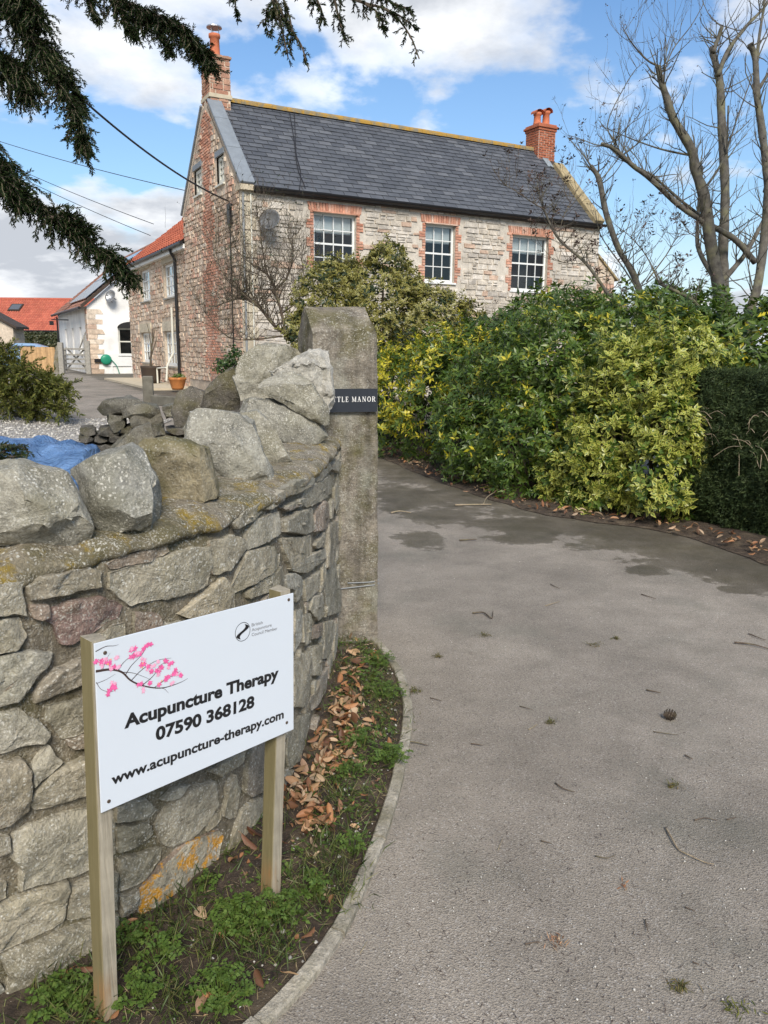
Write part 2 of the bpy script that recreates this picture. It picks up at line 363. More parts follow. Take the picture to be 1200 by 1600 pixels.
# sign post timber: grain along z
def post_mat(name, a, b, green):
    m, g, bs, out = new_mat(name); co = g.co()
    mp = g.n('Mapping', Vector=co); mp.inputs['Scale'].default_value = (90, 90, 5)
    n = g.noise(mp.outputs[0], 1.0, 6, 0.65, 0.6)
    c = g.mix(g.ramp(n, [(0.3, 0.0), (0.7, 1.0)]), a, b)
    nl = g.noise(co, 9, 5, 0.6)
    c = g.mix(1.0, c, g.ramp(nl, [(0.3, 0.75), (0.7, 1.2)]), 'MULTIPLY')
    geo = g.n('NewGeometry'); sp = g.n('SeparateXYZ', Vector=geo.outputs['Normal'])
    side = g.ramp(g.m('ADD', g.m('MULTIPLY', sp.outputs[0], -0.645), g.m('MULTIPLY', sp.outputs[1], -0.764)), [(0.4, 0.0), (0.8, 1.0)])
    c = g.mix(g.m('MULTIPLY', side, green), c, g.mix(n, (0.125, 0.105, 0.04), (0.20, 0.165, 0.07)))
    sz = g.n('SeparateXYZ', Vector=co)
    stn = g.m('MULTIPLY', g.ramp(sz.outputs[2], [(0.03, 0.5), (0.09, 0.9), (0.15, 0.0)]), g.ramp(g.noise(mp.outputs[0], 0.7, 4), [(0.4, 0.1), (0.6, 1.0)]))
    c = g.mix(stn, c, (0.27, 0.15, 0.06))
    g.set(bs.inputs['Base Color'], c); bs.inputs['Roughness'].default_value = 0.85
    g.set(bs.inputs['Normal'], g.bump(n, 0.6, 0.004)); M[name] = m
post_mat('post_timber', (0.24, 0.21, 0.155), (0.40, 0.355, 0.27), 0.9)
# tarmac
m, g, bs, out = new_mat('tarmac'); co = g.co()
fine = g.noise(co, 150, 5, 0.7); vo = g.n('TexVoronoi', Vector=co, Scale=210.0)
grn = g.n('SeparateColor', Color=vo.outputs['Color'])
big = g.noise(co, 0.7, 6, 0.6, 0.4); mid = g.noise(co, 3.5, 6, 0.65, 0.2)
c = g.mix(g.ramp(fine, [(0.3, 0.0), (0.7, 1.0)]), (0.190, 0.164, 0.134), (0.37, 0.328, 0.272))
c = g.mix(g.ramp(grn.outputs[0], [(0.90, 0.0), (0.94, 0.6)]), c, (0.44, 0.41, 0.37))
c = g.mix(g.ramp(grn.outputs[1], [(0.82, 0.0), (0.9, 0.45)]), c, (0.080, 0.068, 0.060))
c = g.mix(1.0, c, g.ramp(big, [(0.3, 0.74), (0.5, 0.98), (0.7, 1.2)]), 'MULTIPLY')
c = g.mix(1.0, c, g.ramp(mid, [(0.3, 0.84), (0.7, 1.15)]), 'MULTIPLY')
c = g.mix(g.m('MULTIPLY', g.ramp(g.noise(co, 1.3, 5, 0.6), [(0.52, 0.0), (0.68, 1.0)]), 0.35), c, (0.12, 0.125, 0.10))
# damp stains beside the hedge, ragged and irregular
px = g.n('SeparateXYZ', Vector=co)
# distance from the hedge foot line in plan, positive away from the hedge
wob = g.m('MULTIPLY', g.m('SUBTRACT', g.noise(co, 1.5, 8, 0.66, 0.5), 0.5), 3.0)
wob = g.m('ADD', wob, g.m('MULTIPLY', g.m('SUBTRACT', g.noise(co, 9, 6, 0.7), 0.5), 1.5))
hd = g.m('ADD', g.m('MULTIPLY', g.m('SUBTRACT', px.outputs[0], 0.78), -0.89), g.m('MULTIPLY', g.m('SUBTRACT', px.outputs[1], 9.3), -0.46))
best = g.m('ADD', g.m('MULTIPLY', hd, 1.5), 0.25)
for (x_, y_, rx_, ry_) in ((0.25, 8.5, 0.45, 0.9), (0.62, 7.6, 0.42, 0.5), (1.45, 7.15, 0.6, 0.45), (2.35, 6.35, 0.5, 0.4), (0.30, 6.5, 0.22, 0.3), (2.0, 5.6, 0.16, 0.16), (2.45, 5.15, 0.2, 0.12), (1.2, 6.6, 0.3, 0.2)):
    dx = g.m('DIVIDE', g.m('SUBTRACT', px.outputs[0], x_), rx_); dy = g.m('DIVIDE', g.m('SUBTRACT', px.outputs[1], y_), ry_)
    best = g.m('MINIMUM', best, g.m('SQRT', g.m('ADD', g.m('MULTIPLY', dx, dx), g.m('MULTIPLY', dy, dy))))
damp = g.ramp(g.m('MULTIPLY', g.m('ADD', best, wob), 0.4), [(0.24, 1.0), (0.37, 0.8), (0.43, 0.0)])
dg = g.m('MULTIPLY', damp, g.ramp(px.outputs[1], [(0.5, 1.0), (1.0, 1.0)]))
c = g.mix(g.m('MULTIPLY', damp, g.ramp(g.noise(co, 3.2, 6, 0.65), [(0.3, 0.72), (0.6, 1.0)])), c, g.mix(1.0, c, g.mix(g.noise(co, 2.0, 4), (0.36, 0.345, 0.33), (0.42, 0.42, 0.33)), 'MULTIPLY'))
g.set(bs.inputs['Base Color'], c)
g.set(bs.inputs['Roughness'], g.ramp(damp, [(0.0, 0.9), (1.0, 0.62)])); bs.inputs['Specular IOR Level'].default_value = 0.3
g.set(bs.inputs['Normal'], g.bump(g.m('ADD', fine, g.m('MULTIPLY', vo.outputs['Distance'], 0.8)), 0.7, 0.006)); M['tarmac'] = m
# soil and gravel
m, g, bs, out = new_mat('soil'); co = g.co()
c = g.mix(g.ramp(g.noise(co, 30, 7, 0.7), [(0.35, 0.0), (0.65, 1.0)]), (0.028, 0.019, 0.013), (0.10, 0.070, 0.046))
c = g.mix(g.ramp(g.noise(co, 6, 5, 0.6), [(0.52, 0.0), (0.66, 0.8)]), c, (0.15, 0.115, 0.075))
c = g.mix(g.ramp(g.noise(co, 160, 2, 0.5), [(0.68, 0.0), (0.72, 1.0)]), c, (0.42, 0.36, 0.28))
g.set(bs.inputs['Base Color'], c); bs.inputs['Roughness'].default_value = 0.95; g.set(bs.inputs['Normal'], g.bump(g.noise(co, 70, 7, 0.7), 1.0, 0.02)); M['soil'] = m
simple('gravel', (0.40, 0.375, 0.34), 0.9, 0.45, 22, 1.0, 0.03)
simple('pebble', (0.42, 0.40, 0.36), 0.8, 0.25, 30, 0.3, rnd=0.45)
simple('ground_earth', (0.10, 0.10, 0.055), 0.95, 0.4, 0.6, 0.5, 0.05)
m, g, bs, out = new_mat('blue_tarp'); co = g.co()
wv = g.noise(co, 5, 6, 0.6, 0.5)
c = g.mix(g.ramp(wv, [(0.3, 0.0), (0.7, 1.0)]), (0.075, 0.18, 0.40), (0.19, 0.34, 0.60)); g.set(bs.inputs['Base Color'], c); bs.inputs['Roughness'].default_value = 0.45
g.set(bs.inputs['Normal'], g.bump(g.m('ABSOLUTE', g.m('SUBTRACT', g.noise(co, 5, 6, 0.6, 1.6), 0.5)), 1.0, 0.16)); M['blue_tarp'] = m
# bark
def bark(name, a, b, sc=12):
    m, g, bs, out = new_mat(name); co = g.co()
    n = g.noise(co, sc, 6, 0.65); c = g.mix(g.ramp(n, [(0.3, 0), (0.7, 1.0)]), a, b)
    c = g.mix(g.ramp(g.noise(co, sc * 0.4, 5, 0.6), [(0.5, 0.0), (0.66, 0.6)]), c, (0.20, 0.19, 0.10))
    g.set(bs.inputs['Base Color'], c); bs.inputs['Roughness'].default_value = 0.9; g.set(bs.inputs['Normal'], g.bump(n, 0.6, 0.02)); M[name] = m
bark('bark_grey', (0.044, 0.039, 0.031), (0.145, 0.131, 0.106))
bark('bark_brown', (0.06, 0.045, 0.033), (0.15, 0.115, 0.08))
bark('twig', (0.05, 0.037, 0.028), (0.12, 0.09, 0.062), 30)
bark('debris', (0.06, 0.04, 0.028), (0.16, 0.12, 0.085), 40)
bark('pale_twig', (0.22, 0.17, 0.11), (0.40, 0.33, 0.23), 40)
# foliage
def leaf_mat(name, pal, rough=0.38, trans=0.25, edge=None, spec=0.5):
    m, g, bs, out = new_mat(name); co = g.co()
    r = g.rnd(); c = g.ramp(r, [(i / max(1, len(pal) - 1), q) for i, q in enumerate(pal)])
    c = g.mix(1.0, c, g.ramp(g.noise(co, 60, 3), [(0.3, 0.8), (0.7, 1.2)]), 'MULTIPLY')
    if edge is not None:
        at = g.n('Attribute', props=dict(attribute_name='rim')); rim = at.outputs['Fac']
        lv = g.m('ADD', rim, g.m('MULTIPLY', g.m('SUBTRACT', g.noise(co, 90, 3), 0.5), 0.7))
        c = g.mix(g.ramp(lv, [(0.42, 0.0), (0.62, 1.0)]), c, edge)
    g.set(bs.inputs['Base Color'], c); bs.inputs['Roughness'].default_value = rough; bs.inputs['Specular IOR Level'].default_value = spec
    if trans:
        tl = g.n('BsdfTranslucent', Color=g.mix(1.0, c, (1.25, 1.3, 0.7), 'MULTIPLY')); mx = g.n('MixShader'); mx.inputs[0].default_value = trans
        m.node_tree.links.new(bs.outputs[0], mx.inputs[1]); m.node_tree.links.new(tl.outputs[0], mx.inputs[2]); m.node_tree.links.new(mx.outputs[0], out.inputs[0])
    M[name] = m
leaf_mat('leaf_green', [(0.035, 0.072, 0.012), (0.065, 0.118, 0.018), (0.095, 0.155, 0.024), (0.16, 0.215, 0.036)])
leaf_mat('leaf_golden', [(0.13, 0.18, 0.02), (0.30, 0.30, 0.022), (0.48, 0.42, 0.03), (0.62, 0.52, 0.05)])
leaf_mat('leaf_variegated', [(0.060, 0.115, 0.018), (0.10, 0.165, 0.024), (0.17, 0.23, 0.032)], edge=(0.44, 0.445, 0.095))
leaf_mat('leaf_holly', [(0.035, 0.055, 0.012), (0.060, 0.080, 0.017), (0.09, 0.10, 0.023)], edge=(0.33, 0.30, 0.09))
leaf_mat('leaf_dark', [(0.018, 0.036, 0.014), (0.032, 0.052, 0.020), (0.048, 0.070, 0.028)])
leaf_mat('leaf_laurel', [(0.035, 0.072, 0.013), (0.070, 0.120, 0.020), (0.125, 0.180, 0.030)])
leaf_mat('yew', [(0.020, 0.034, 0.012), (0.034, 0.054, 0.018), (0.062, 0.084, 0.028)], trans=0.1, rough=0.6, spec=0.2)
leaf_mat('cedar', [(0.006, 0.013, 0.004), (0.012, 0.023, 0.006), (0.026, 0.042, 0.011)], trans=0.12, rough=0.7, spec=0.12)
leaf_mat('juniper', [(0.045, 0.058, 0.014), (0.085, 0.100, 0.022), (0.17, 0.165, 0.040)], trans=0.15, rough=0.65, spec=0.15)
leaf_mat('weed', [(0.066, 0.120, 0.020), (0.095, 0.160, 0.028), (0.14, 0.20, 0.040)], trans=0.3, rough=0.5)
leaf_mat('grass_blade', [(0.060, 0.105, 0.022), (0.10, 0.14, 0.032), (0.21, 0.19, 0.075)], trans=0.3, rough=0.5)
leaf_mat('straw', [(0.30, 0.24, 0.13), (0.22, 0.17, 0.09), (0.38, 0.30, 0.17)], trans=0.1, rough=0.7)
leaf_mat('dead_leaf', [(0.10, 0.045, 0.026), (0.30, 0.135, 0.062), (0.46, 0.30, 0.17), (0.075, 0.038, 0.024), (0.40, 0.19, 0.085), (0.26, 0.19, 0.125), (0.52, 0.38, 0.25), (0.20, 0.085, 0.042)], trans=0.1, rough=0.55, spec=0.3)
leaf_mat('withered', [(0.045, 0.028, 0.022), (0.085, 0.055, 0.042), (0.065, 0.035, 0.03)], trans=0.1, rough=0.7)
leaf_mat('hedge_far', [(0.035, 0.055, 0.020), (0.065, 0.075, 0.030), (0.09, 0.085, 0.04)], trans=0.1)
leaf_mat('moss_tuft', [(0.075, 0.080, 0.020), (0.11, 0.10, 0.03), (0.16, 0.11, 0.035)], trans=0.1, rough=0.8)
leaf_mat('ivy', [(0.030, 0.062, 0.014), (0.060, 0.105, 0.022)], trans=0.2)
# ------------------------------------------------------------------ ground, drive, beds, kerb
def grid_sheet(name, xs, ys, zf, mat, kind='structure'):
    vs = [(x, y, zf(x, y)) for y in ys for x in xs]; nx = len(xs)
    fs = [(j * nx + i, j * nx + i + 1, (j + 1) * nx + i + 1, (j + 1) * nx + i) for j in range(len(ys) - 1) for i in range(nx - 1)]
    me = bpy.data.meshes.new(name); me.from_pydata(vs, [], fs); me.materials.append(M[mat]); o = bpy.data.objects.new(name, me); link(o); o['kind'] = kind; return o
lin = lambda a, b, n: [a + (b - a) * i / (n - 1) for i in range(n)]
grid_sheet('ground', [-900, -300, -80, -40, -20, 0, 20, 40, 80, 300, 900], [-300, -60, -10, 0, 10, 14, 18, 22, 26, 60, 200, 900], lambda x, y: hgt(x, y) - 0.03, 'ground_earth')
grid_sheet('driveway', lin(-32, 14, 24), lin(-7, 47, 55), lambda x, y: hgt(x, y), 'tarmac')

def catmull(pts, n=24):
    P = [V(p) for p in pts]; P = [P[0] * 2 - P[1]] + P + [P[-1] * 2 - P[-2]]; out = []
    for i in range(1, len(P) - 2):
        for k in range(n):
            t = k / n; a, b, c, d = P[i - 1:i + 3]
            out.append(0.5 * ((2 * b) + (c - a) * t + (2 * a - 5 * b + 4 * c - d) * t * t + (3 * b - a - 3 * c + d) * t ** 3))
    out.append(P[-2]); return out
class Curve2:
    def __init__(s, pts):
        s.p = catmull([V((x, y, 0)) for x, y in pts]); s.s = [0.0]
        for a, b in zip(s.p, s.p[1:]): s.s.append(s.s[-1] + (b - a).length)
        s.L = s.s[-1]
    def at(s, u):
        if u < 0: return s.p[0] + (s.p[0] - s.p[1]).normalized() * (-u)
        import bisect
        i = min(max(bisect.bisect_right(s.s, u) - 1, 0), len(s.p) - 2)
        t = (u - s.s[i]) / max(1e-9, s.s[i + 1] - s.s[i]); return s.p[i].lerp(s.p[i + 1], t)
    def tan(s, u): return (s.at(u + 0.04) - s.at(u - 0.04)).normalized()
    def nor(s, u):
        t = s.tan(u); return V((t.y, -t.x, 0))
WALL = Curve2([(-2.9, 0.62), (-2.2, 0.80), (-1.6, 1.08), (-1.2, 1.36), (-0.934, 1.62), (-0.72, 1.86), (-0.54, 2.11), (-0.425, 2.35), (-0.335, 2.68), (-0.278, 3.2), (-0.252, 3.65), (-0.238, 4.05)])
KERB = Curve2([(-2.9, 0.30), (-2.0, 0.52), (-1.3, 0.80), (-0.75, 1.10), (-0.45, 1.35), (-0.251, 1.594), (-0.103, 1.867), (0.011, 2.294), (0.089, 2.731), (0.137, 3.212), (0.11, 3.624), (0.042, 3.911), (-0.028, 4.113)])
WTOP = 1.09
def wtop(s): return 1.045 + 0.055 * sstep(1.6, 3.2, s)
# azimuth table of the wall
_az = [(math.atan2(p.x, p.y), s) for p, s in zip(WALL.p, WALL.s)]
def wall_sz(px, py):
    d = ray(px, py); a = math.atan2(d.x, d.y)
    for (a0, s0), (a1, s1) in zip(_az, _az[1:]):
        if a0 <= a <= a1:
            s = s0 + (s1 - s0) * (a - a0) / max(1e-9, a1 - a0); p = WALL.at(s); return s, CAMH + d.z * (p.y / d.y)
    s = WALL.L if a > _az[-1][0] else 0.0
    p = WALL.at(s); return s + (0.02 if s else 0), CAMH + d.z * (p.y / d.y)
def bedz(p): return 0.010 + 0.012 * noise.noise(V((p[0] * 6, p[1] * 6, 0))) + 0.006 * noise.noise(V((p[0] * 22, p[1] * 22, 3)))
def bed_at(a, b):
    """a along the bed 0..1, b from wall 0 to kerb 1"""
    w_ = WALL.at(a * WALL.L) - WALL.nor(a * WALL.L) * 0.05; k = KERB.at(a * KERB.L) - KERB.nor(a * KERB.L) * 0.045
    return w_.lerp(k, b)
vs = []; fs = []; NA, NB = 150, 22
for i in range(NA + 1):
    for j in range(NB + 1):
        p = bed_at(i / NA, j / NB); vs.append((p.x, p.y, bedz(p) + 0.03 * (1 - j / NB) ** 3))
fs = [(i * (NB + 1) + j, (i + 1) * (NB + 1) + j, (i + 1) * (NB + 1) + j + 1, i * (NB + 1) + j + 1) for i in range(NA) for j in range(NB)]
me = bpy.data.meshes.new('soil_bed'); me.from_pydata(vs, [], [f[::-1] for f in fs]); me.materials.append(M['soil'])
me.polygons.foreach_set('use_smooth', [True] * len(me.polygons))
o = link(bpy.data.objects.new('soil_bed', me)); o['kind'] = 'structure'

kerb = bpy.data.objects.new('kerb', None); link(kerb); kerb['kind'] = 'structure'
s = 0.0; k = 0
while s < KERB.L - 0.05:
    ln = min(random.uniform(0.34, 0.46), KERB.L - s); n = 8; mb = MB(); sec = []
    dz = random.uniform(-0.006, 0.006); sh = random.uniform(-0.004, 0.004)
    for i in range(n + 1):
        u = s + 0.004 + (ln - 0.008) * i / n; p = KERB.at(u); nn = KERB.nor(u); jj = noise.noise(p * 25) * 0.004
        prof = [(-0.043, -0.05), (-0.043, 0.022), (-0.038, 0.028), (-0.008, 0.027), (0.0, 0.022), (0.002, -0.05)]
        sec.append([p + nn * (a + sh + (jj if z > 0 else 0)) + V((0, 0, z + dz + jj * 0.6 if z > 0 else z)) for a, z in prof])
    vs = [q for r in sec for q in r]; m_ = 6
    fs = [(i * m_ + j, (i + 1) * m_ + j, (i + 1) * m_ + (j + 1) % m_, i * m_ + (j + 1) % m_) for i in range(n) for j in range(m_)] + [tuple(range(m_)), tuple(range(n * m_, n * m_ + m_))[::-1]]
    mb.add(vs, fs); mb.build('kerb_stone', 'kerb_concrete', kerb); s += ln; k += 1

# ------------------------------------------------------------------ the curved garden wall
gw = thing('stone_wall', 'curved rubble stone garden wall with rough upright cope stones behind the white sign', 'wall', (-0.6, 2.1, 0))
NS, NZ = 200, 22; vs = []; fs = []
for i in range(NS + 1):
    u = WALL.L * i / NS; p = WALL.at(u); n = WALL.nor(u); zt = wtop(u) - 0.005
    row = []
    for j in range(NZ + 1):
        z = -0.05 + (zt + 0.05) * j / NZ; q = V((p.x, p.y, z))
        row.append(q + n * (-0.014 + 0.012 * fbm(q, 4, 9) + 0.004 * noise.noise(q * 60)))
    row.append(V((p.x, p.y, zt)) - n * 0.42); row.append(V((p.x, p.y, -0.05)) - n * 0.42); vs += row
R_ = NZ + 3
fs = [(i * R_ + j, (i + 1) * R_ + j, (i + 1) * R_ + j + 1, i * R_ + j + 1) for i in range(NS) for j in range(R_ - 1)] + [tuple(range(R_))[::-1], tuple(range(NS * R_, NS * R_ + R_))]
mb = MB(); mb.add(vs, [f[::-1] for f in fs]); mb.build('mortar_core', 'mortar', gw, True)
# mortar bed the copes stand in
vs = []; NP = 12
for i in range(NS + 1):
    u = WALL.L * i / NS; p = WALL.at(u); n = WALL.nor(u); zt = wtop(u)
    prof = [(-0.03, -0.016), (0.002, -0.012), (0.010, 0.000), (0.006, 0.014), (-0.015, 0.030), (-0.05, 0.045), (-0.10, 0.055), (-0.16, 0.06), (-0.24, 0.06), (-0.34, 0.05), (-0.43, 0.01), (-0.43, -0.02)]
    for j, (a, z) in enumerate(prof):
        q = V((p.x, p.y, zt + z)) + n * a; f = fbm(q, 4, 11)
        vs.append(q + V((0, 0, 1)) * f * (0.018 if 1 <= j < 11 else 0.006) + n * ((0.030 - 0.016 * sstep(2.3, 3.1, u)) * fbm(q + V((5, 5, 5)), 4, 7) if 1 <= j < 6 else 0))
fs = [(i * NP + j, (i + 1) * NP + j, (i + 1) * NP + (j + 1) % NP, i * NP + (j + 1) % NP) for i in range(NS) for j in range(NP)] + [tuple(range(NP))[::-1], tuple(range(NS * NP, NS * NP + NP))]
mb = MB(); mb.add(vs, [f[::-1] for f in fs]); mb.build('mortar_cap', 'mortar_cap', gw, True)

TRACED = [
 [(40,915),(62,900),(140,888),(157,893),(154,915),(105,927),(50,937)], [(0,905),(30,908),(35,935),(40,962),(20,958),(0,956)], [(0,966),(30,965),(42,995),(25,1015),(0,1022)],
 [(80,955),(120,938),(165,935),(193,948),(185,965),(150,985),(118,1004),(95,1005),(88,980),(75,968)], [(45,945),(74,945),(76,965),(60,970),(50,965)],
 [(170,880),(195,868),(260,852),(266,862),(240,875),(175,890)], [(175,897),(255,872),(300,857),(325,857),(330,885),(325,915),(285,930),(240,938),(205,945),(178,920)],
 [(329,848),(362,836),(383,845),(384,857),(360,890),(334,897)], [(387,858),(386,836),(400,812),(435,800),(439,832),(420,845)], [(367,827),(362,815),(382,797),(406,785),(408,802),(390,815)],
 [(410,783),(442,765),(444,780),(425,795),(411,795)], [(445,763),(462,750),(487,746),(488,755),(467,770),(447,774)], [(442,793),(467,780),(476,778),(475,787),(450,798)],
 [(477,782),(482,762),(515,742),(522,746),(521,770),(500,783),(482,792)], [(490,740),(515,720),(518,733),(495,753)], [(520,732),(532,705),(540,697),(541,728),(527,738)],
 [(440,815),(462,800),(488,795),(492,827),(477,835),(455,832),(443,830)], [(494,805),(502,783),(515,788),(519,815),(505,828),(493,830)], [(440,842),(488,837),(487,865),(472,883),(457,888),(450,875)],
 [(493,853),(505,832),(510,842),(505,853),(495,857)], [(387,862),(425,854),(439,867),(438,880),(425,894),(399,909),(369,926),(365,920)], [(455,889),(481,870),(507,856),(509,871),(481,894),(466,894)],
 [(402,911),(438,886),(443,899),(440,916),(391,935),(389,927)], [(446,901),(460,896),(474,905),(474,927),(462,940),(458,922),(447,918)], [(477,909),(500,892),(504,905),(492,927),(479,939)],
 [(485,954),(489,934),(505,926),(509,957),(496,970)], [(509,886),(513,822),(526,815),(530,841),(519,879),(511,888)], [(523,762),(537,747),(537,787),(526,802),(523,792)],
 [(530,798),(541,787),(539,841),(531,845)], [(510,897),(522,877),(530,924),(530,955),(513,961),(510,927)], [(462,955),(472,953),(470,998),(461,1017)], [(474,961),(484,959),(486,1002),(477,1008),(473,1002)],
 [(489,980),(504,973),(503,993),(490,998)], [(507,974),(519,970),(520,1000),(511,1028),(505,1028)], [(460,1032),(482,1018),(485,1040),(481,1090),(475,1103),(459,1103)],
 [(487,1012),(501,1008),(503,1040),(497,1055),(488,1055)], [(485,1100),(500,1060),(512,1044),(510,1075),(500,1097),(489,1110)], [(516,1058),(532,1017),(531,1040),(521,1063)],
 [(512,1080),(526,1067),(525,1090),(516,1103)], [(455,1137),(470,1120),(482,1114),(486,1130),(481,1155),(467,1187),(455,1200),(452,1180)],
 [(491,1125),(510,1095),(514,1132),(500,1162),(487,1195),(479,1195),(481,1170)], [(451,1207),(467,1199),(465,1222),(452,1237)],
 [(0,1025),(42,1018),(81,1020),(77,1035),(52,1064),(31,1092),(0,1106)], [(55,1081),(88,1046),(129,1031),(152,1030),(152,1060),(105,1079),(57,1097)], [(75,1104),(129,1094),(152,1098),(152,1138),(101,1155),(74,1125)],
 [(105,1158),(150,1144),(150,1165),(118,1171),(108,1167)], [(0,1112),(31,1110),(61,1129),(77,1145),(72,1158),(39,1165),(13,1173),(0,1180)], [(50,1200),(75,1165),(96,1191),(83,1208),(52,1229)],
 [(52,1241),(98,1199),(140,1184),(175,1190),(175,1230),(140,1241),(103,1250),(59,1267),(49,1258)], [(0,1193),(33,1186),(45,1202),(46,1245),(43,1265),(11,1287),(0,1289)],
 [(24,1307),(44,1294),(98,1274),(140,1265),(180,1272),(180,1336),(145,1357),(109,1370),(66,1381),(35,1390),(36,1359),(23,1342)], [(0,1307),(13,1305),(14,1327),(0,1335)], [(0,1355),(10,1381),(9,1403),(0,1403)],
 [(0,1412),(44,1399),(104,1377),(107,1390),(97,1441),(81,1451),(44,1467),(0,1489)], [(112,1387),(150,1370),(182,1364),(180,1420),(107,1438)],
 [(4,1496),(88,1460),(150,1438),(186,1432),(178,1470),(127,1497),(66,1532),(9,1561),(20,1530)], [(183,1262),(227,1247),(245,1265),(237,1275),(215,1280),(184,1285)], [(185,1293),(232,1286),(239,1302),(217,1320),(187,1334)],
 [(187,1343),(252,1326),(250,1345),(225,1375),(190,1394)], [(188,1402),(215,1393),(214,1420),(192,1435)], [(244,1290),(262,1264),(305,1229),(335,1222),(340,1260),(321,1288),(300,1308),(267,1323),(252,1312)],
 [(218,1424),(223,1392),(257,1352),(290,1319),(343,1300),(350,1312),(339,1345),(300,1390),(262,1415),(225,1430)], [(351,1275),(356,1234),(369,1212),(374,1237),(369,1276),(356,1280)],
 [(327,1205),(370,1180),(384,1172),(383,1190),(345,1213)], [(388,1200),(396,1164),(415,1157),(445,1160),(443,1222),(418,1233),(392,1243),(386,1237)],
 [(352,1355),(364,1312),(379,1269),(400,1250),(437,1244),(440,1286),(415,1310),(390,1330),(375,1343),(359,1357)], [(252,1250),(275,1232),(297,1227),(276,1248)], [(212,957),(248,958),(256,978),(212,990)],
 [(282,960),(350,903),(364,922),(366,950),(300,966)], [(440,1240),(452,1240),(462,1228),(455,1262),(438,1285)],
]
SPECIAL = {3: 'red_stone', 61: 'orange_lichen_stone'}
placed = []
def poly_area(P): return 0.5 * sum(a[0] * b[1] - b[0] * a[1] for a, b in zip(P, P[1:] + P[:1]))
def inside(P, x, y):
    c = False
    for (x0, y0), (x1, y1) in zip(P, P[1:] + P[:1]):
        if (y0 > y) != (y1 > y) and x < (x1 - x0) * (y - y0) / (y1 - y0) + x0: c = not c
    return c
def face_stone(P, mat, proud=None, seed=0):
    rf = 1.0 - 0.55 * sstep(2.3, 3.1, sum(p[0] for p in P) / len(P))
    if poly_area(P) < 0: P = P[::-1]
    cs = sum(p[0] for p in P) / len(P); cz = sum(p[1] for p in P) / len(P)
    Q = [V((cs + (p[0] - cs) * 1.05, cz + (p[1] - cz) * 1.055, 0)) for p in P]
    # round the corners a little, then resample
    R = []
    for i, p in enumerate(Q):
        a = Q[i - 1]; b = Q[(i + 1) % len(Q)]; ca = min(0.007, (a - p).length * 0.25); cb = min(0.007, (b - p).length * 0.25)
        R += [p + (a - p).normalized() * ca, p.lerp((a + b) / 2, 0.015), p + (b - p).normalized() * cb]
    B = []
    for a, b in zip(R, R[1:] + R[:1]):
        k = max(1, int((b - a).length / 0.009))
        B += [a.lerp(b, i / k) for i in range(k)]
    B = [b + V((noise.noise(V((b.x * 40, b.y * 40, seed))), noise.noise(V((b.x * 40, b.y * 40, seed + 9))), 0)) * 0.005 for b in B]
    m_ = len(B); pr = random.uniform(0.006, 0.024) if proud is None else proud
    ext = max(max(abs(p[0] - cs) for p in P), max(abs(p[1] - cz) for p in P)); pl = [(random.uniform(-.10, .10), random.uniform(-.14, .06), pr)] + [(lambda a, k: (math.cos(a) * k, math.sin(a) * k, pr + ext * k * random.uniform(0.25, 0.75)))(random.uniform(0, 6.283), random.uniform(0.15, 0.55)) for _ in range(4)]
    rings = [(1.0, -0.075), (1.0, -0.010), (0.985, 0.55), (0.955, 0.9), (0.90, 1.0), (0.8, 1.0), (0.68, 1.0), (0.55, 1.0), (0.41, 1.0), (0.27, 1.0), (0.13, 1.0)]
    vs = []
    def put(x, z, d):
        p = WALL.at(x); n = WALL.nor(min(max(x, 0.05), WALL.L - 0.05)); return V((p.x, p.y, z)) + n * d
    for r, h in rings:
        for b in B:
            x = cs + (b.x - cs) * r; z = cz + (b.y - cz) * r
            if h > 0.1:
                q = V((x * 8, z * 8, seed * 2.1))
                d = h * min(c0 - a0 * (x - cs) - b0 * (z - cz) for a0, b0, c0 in pl)
                d += h * (0.008 * fbm(q, 4) - 0.009 * abs(noise.noise(q * 1.5)) + 0.004 * (noise.cell(q * 1.6 + V((noise.noise(q * 2), noise.noise(q * 2 + V((5, 5, 5))), 0)) * 1.3) - 0.5) + 0.003 * noise.noise(q * 6) + 0.0015 * noise.noise(q * 14))
                d = max(d * rf + 0.004 * (1 - rf), -0.01)
            else: d = h
            vs.append(put(x, z, d))
    q = V((cs * 8, cz * 8, seed * 2.1)); vs.append(put(cs, cz, min(c0 for a0, b0, c0 in pl) + 0.008 * fbm(q, 4) - 0.009 * abs(noise.noise(q * 1.5))))
    nr = len(rings)
    fs = [(i * m_ + j, i * m_ + (j + 1) % m_, (i + 1) * m_ + (j + 1) % m_, (i + 1) * m_ + j) for i in range(nr - 1) for j in range(m_)]
    fs += [((nr - 1) * m_ + j, (nr - 1) * m_ + (j + 1) % m_, nr * m_) for j in range(m_)]
    mb = MB(); mb.add(vs, fs); o = mb.build('stone', mat, gw, True); o.data.set_sharp_from_angle(angle=math.radians(42)); return o
for i, T in enumerate(TRACED):
    P = [wall_sz(*t) for t in T]
    # stones at the picture's edge go on beyond it
    if min(t[0] for t in T) <= 0:
        c0 = sum(p[0] for p in P) / len(P); P = [(p[0] - (random.uniform(0.06, 0.14) if t[0] <= 0 else 0), p[1]) for p, t in zip(P, T)]
    placed.append(P if poly_area(P) > 0 else P[::-1]); face_stone(P, SPECIAL.get(i, 'wall_stone'), seed=i)
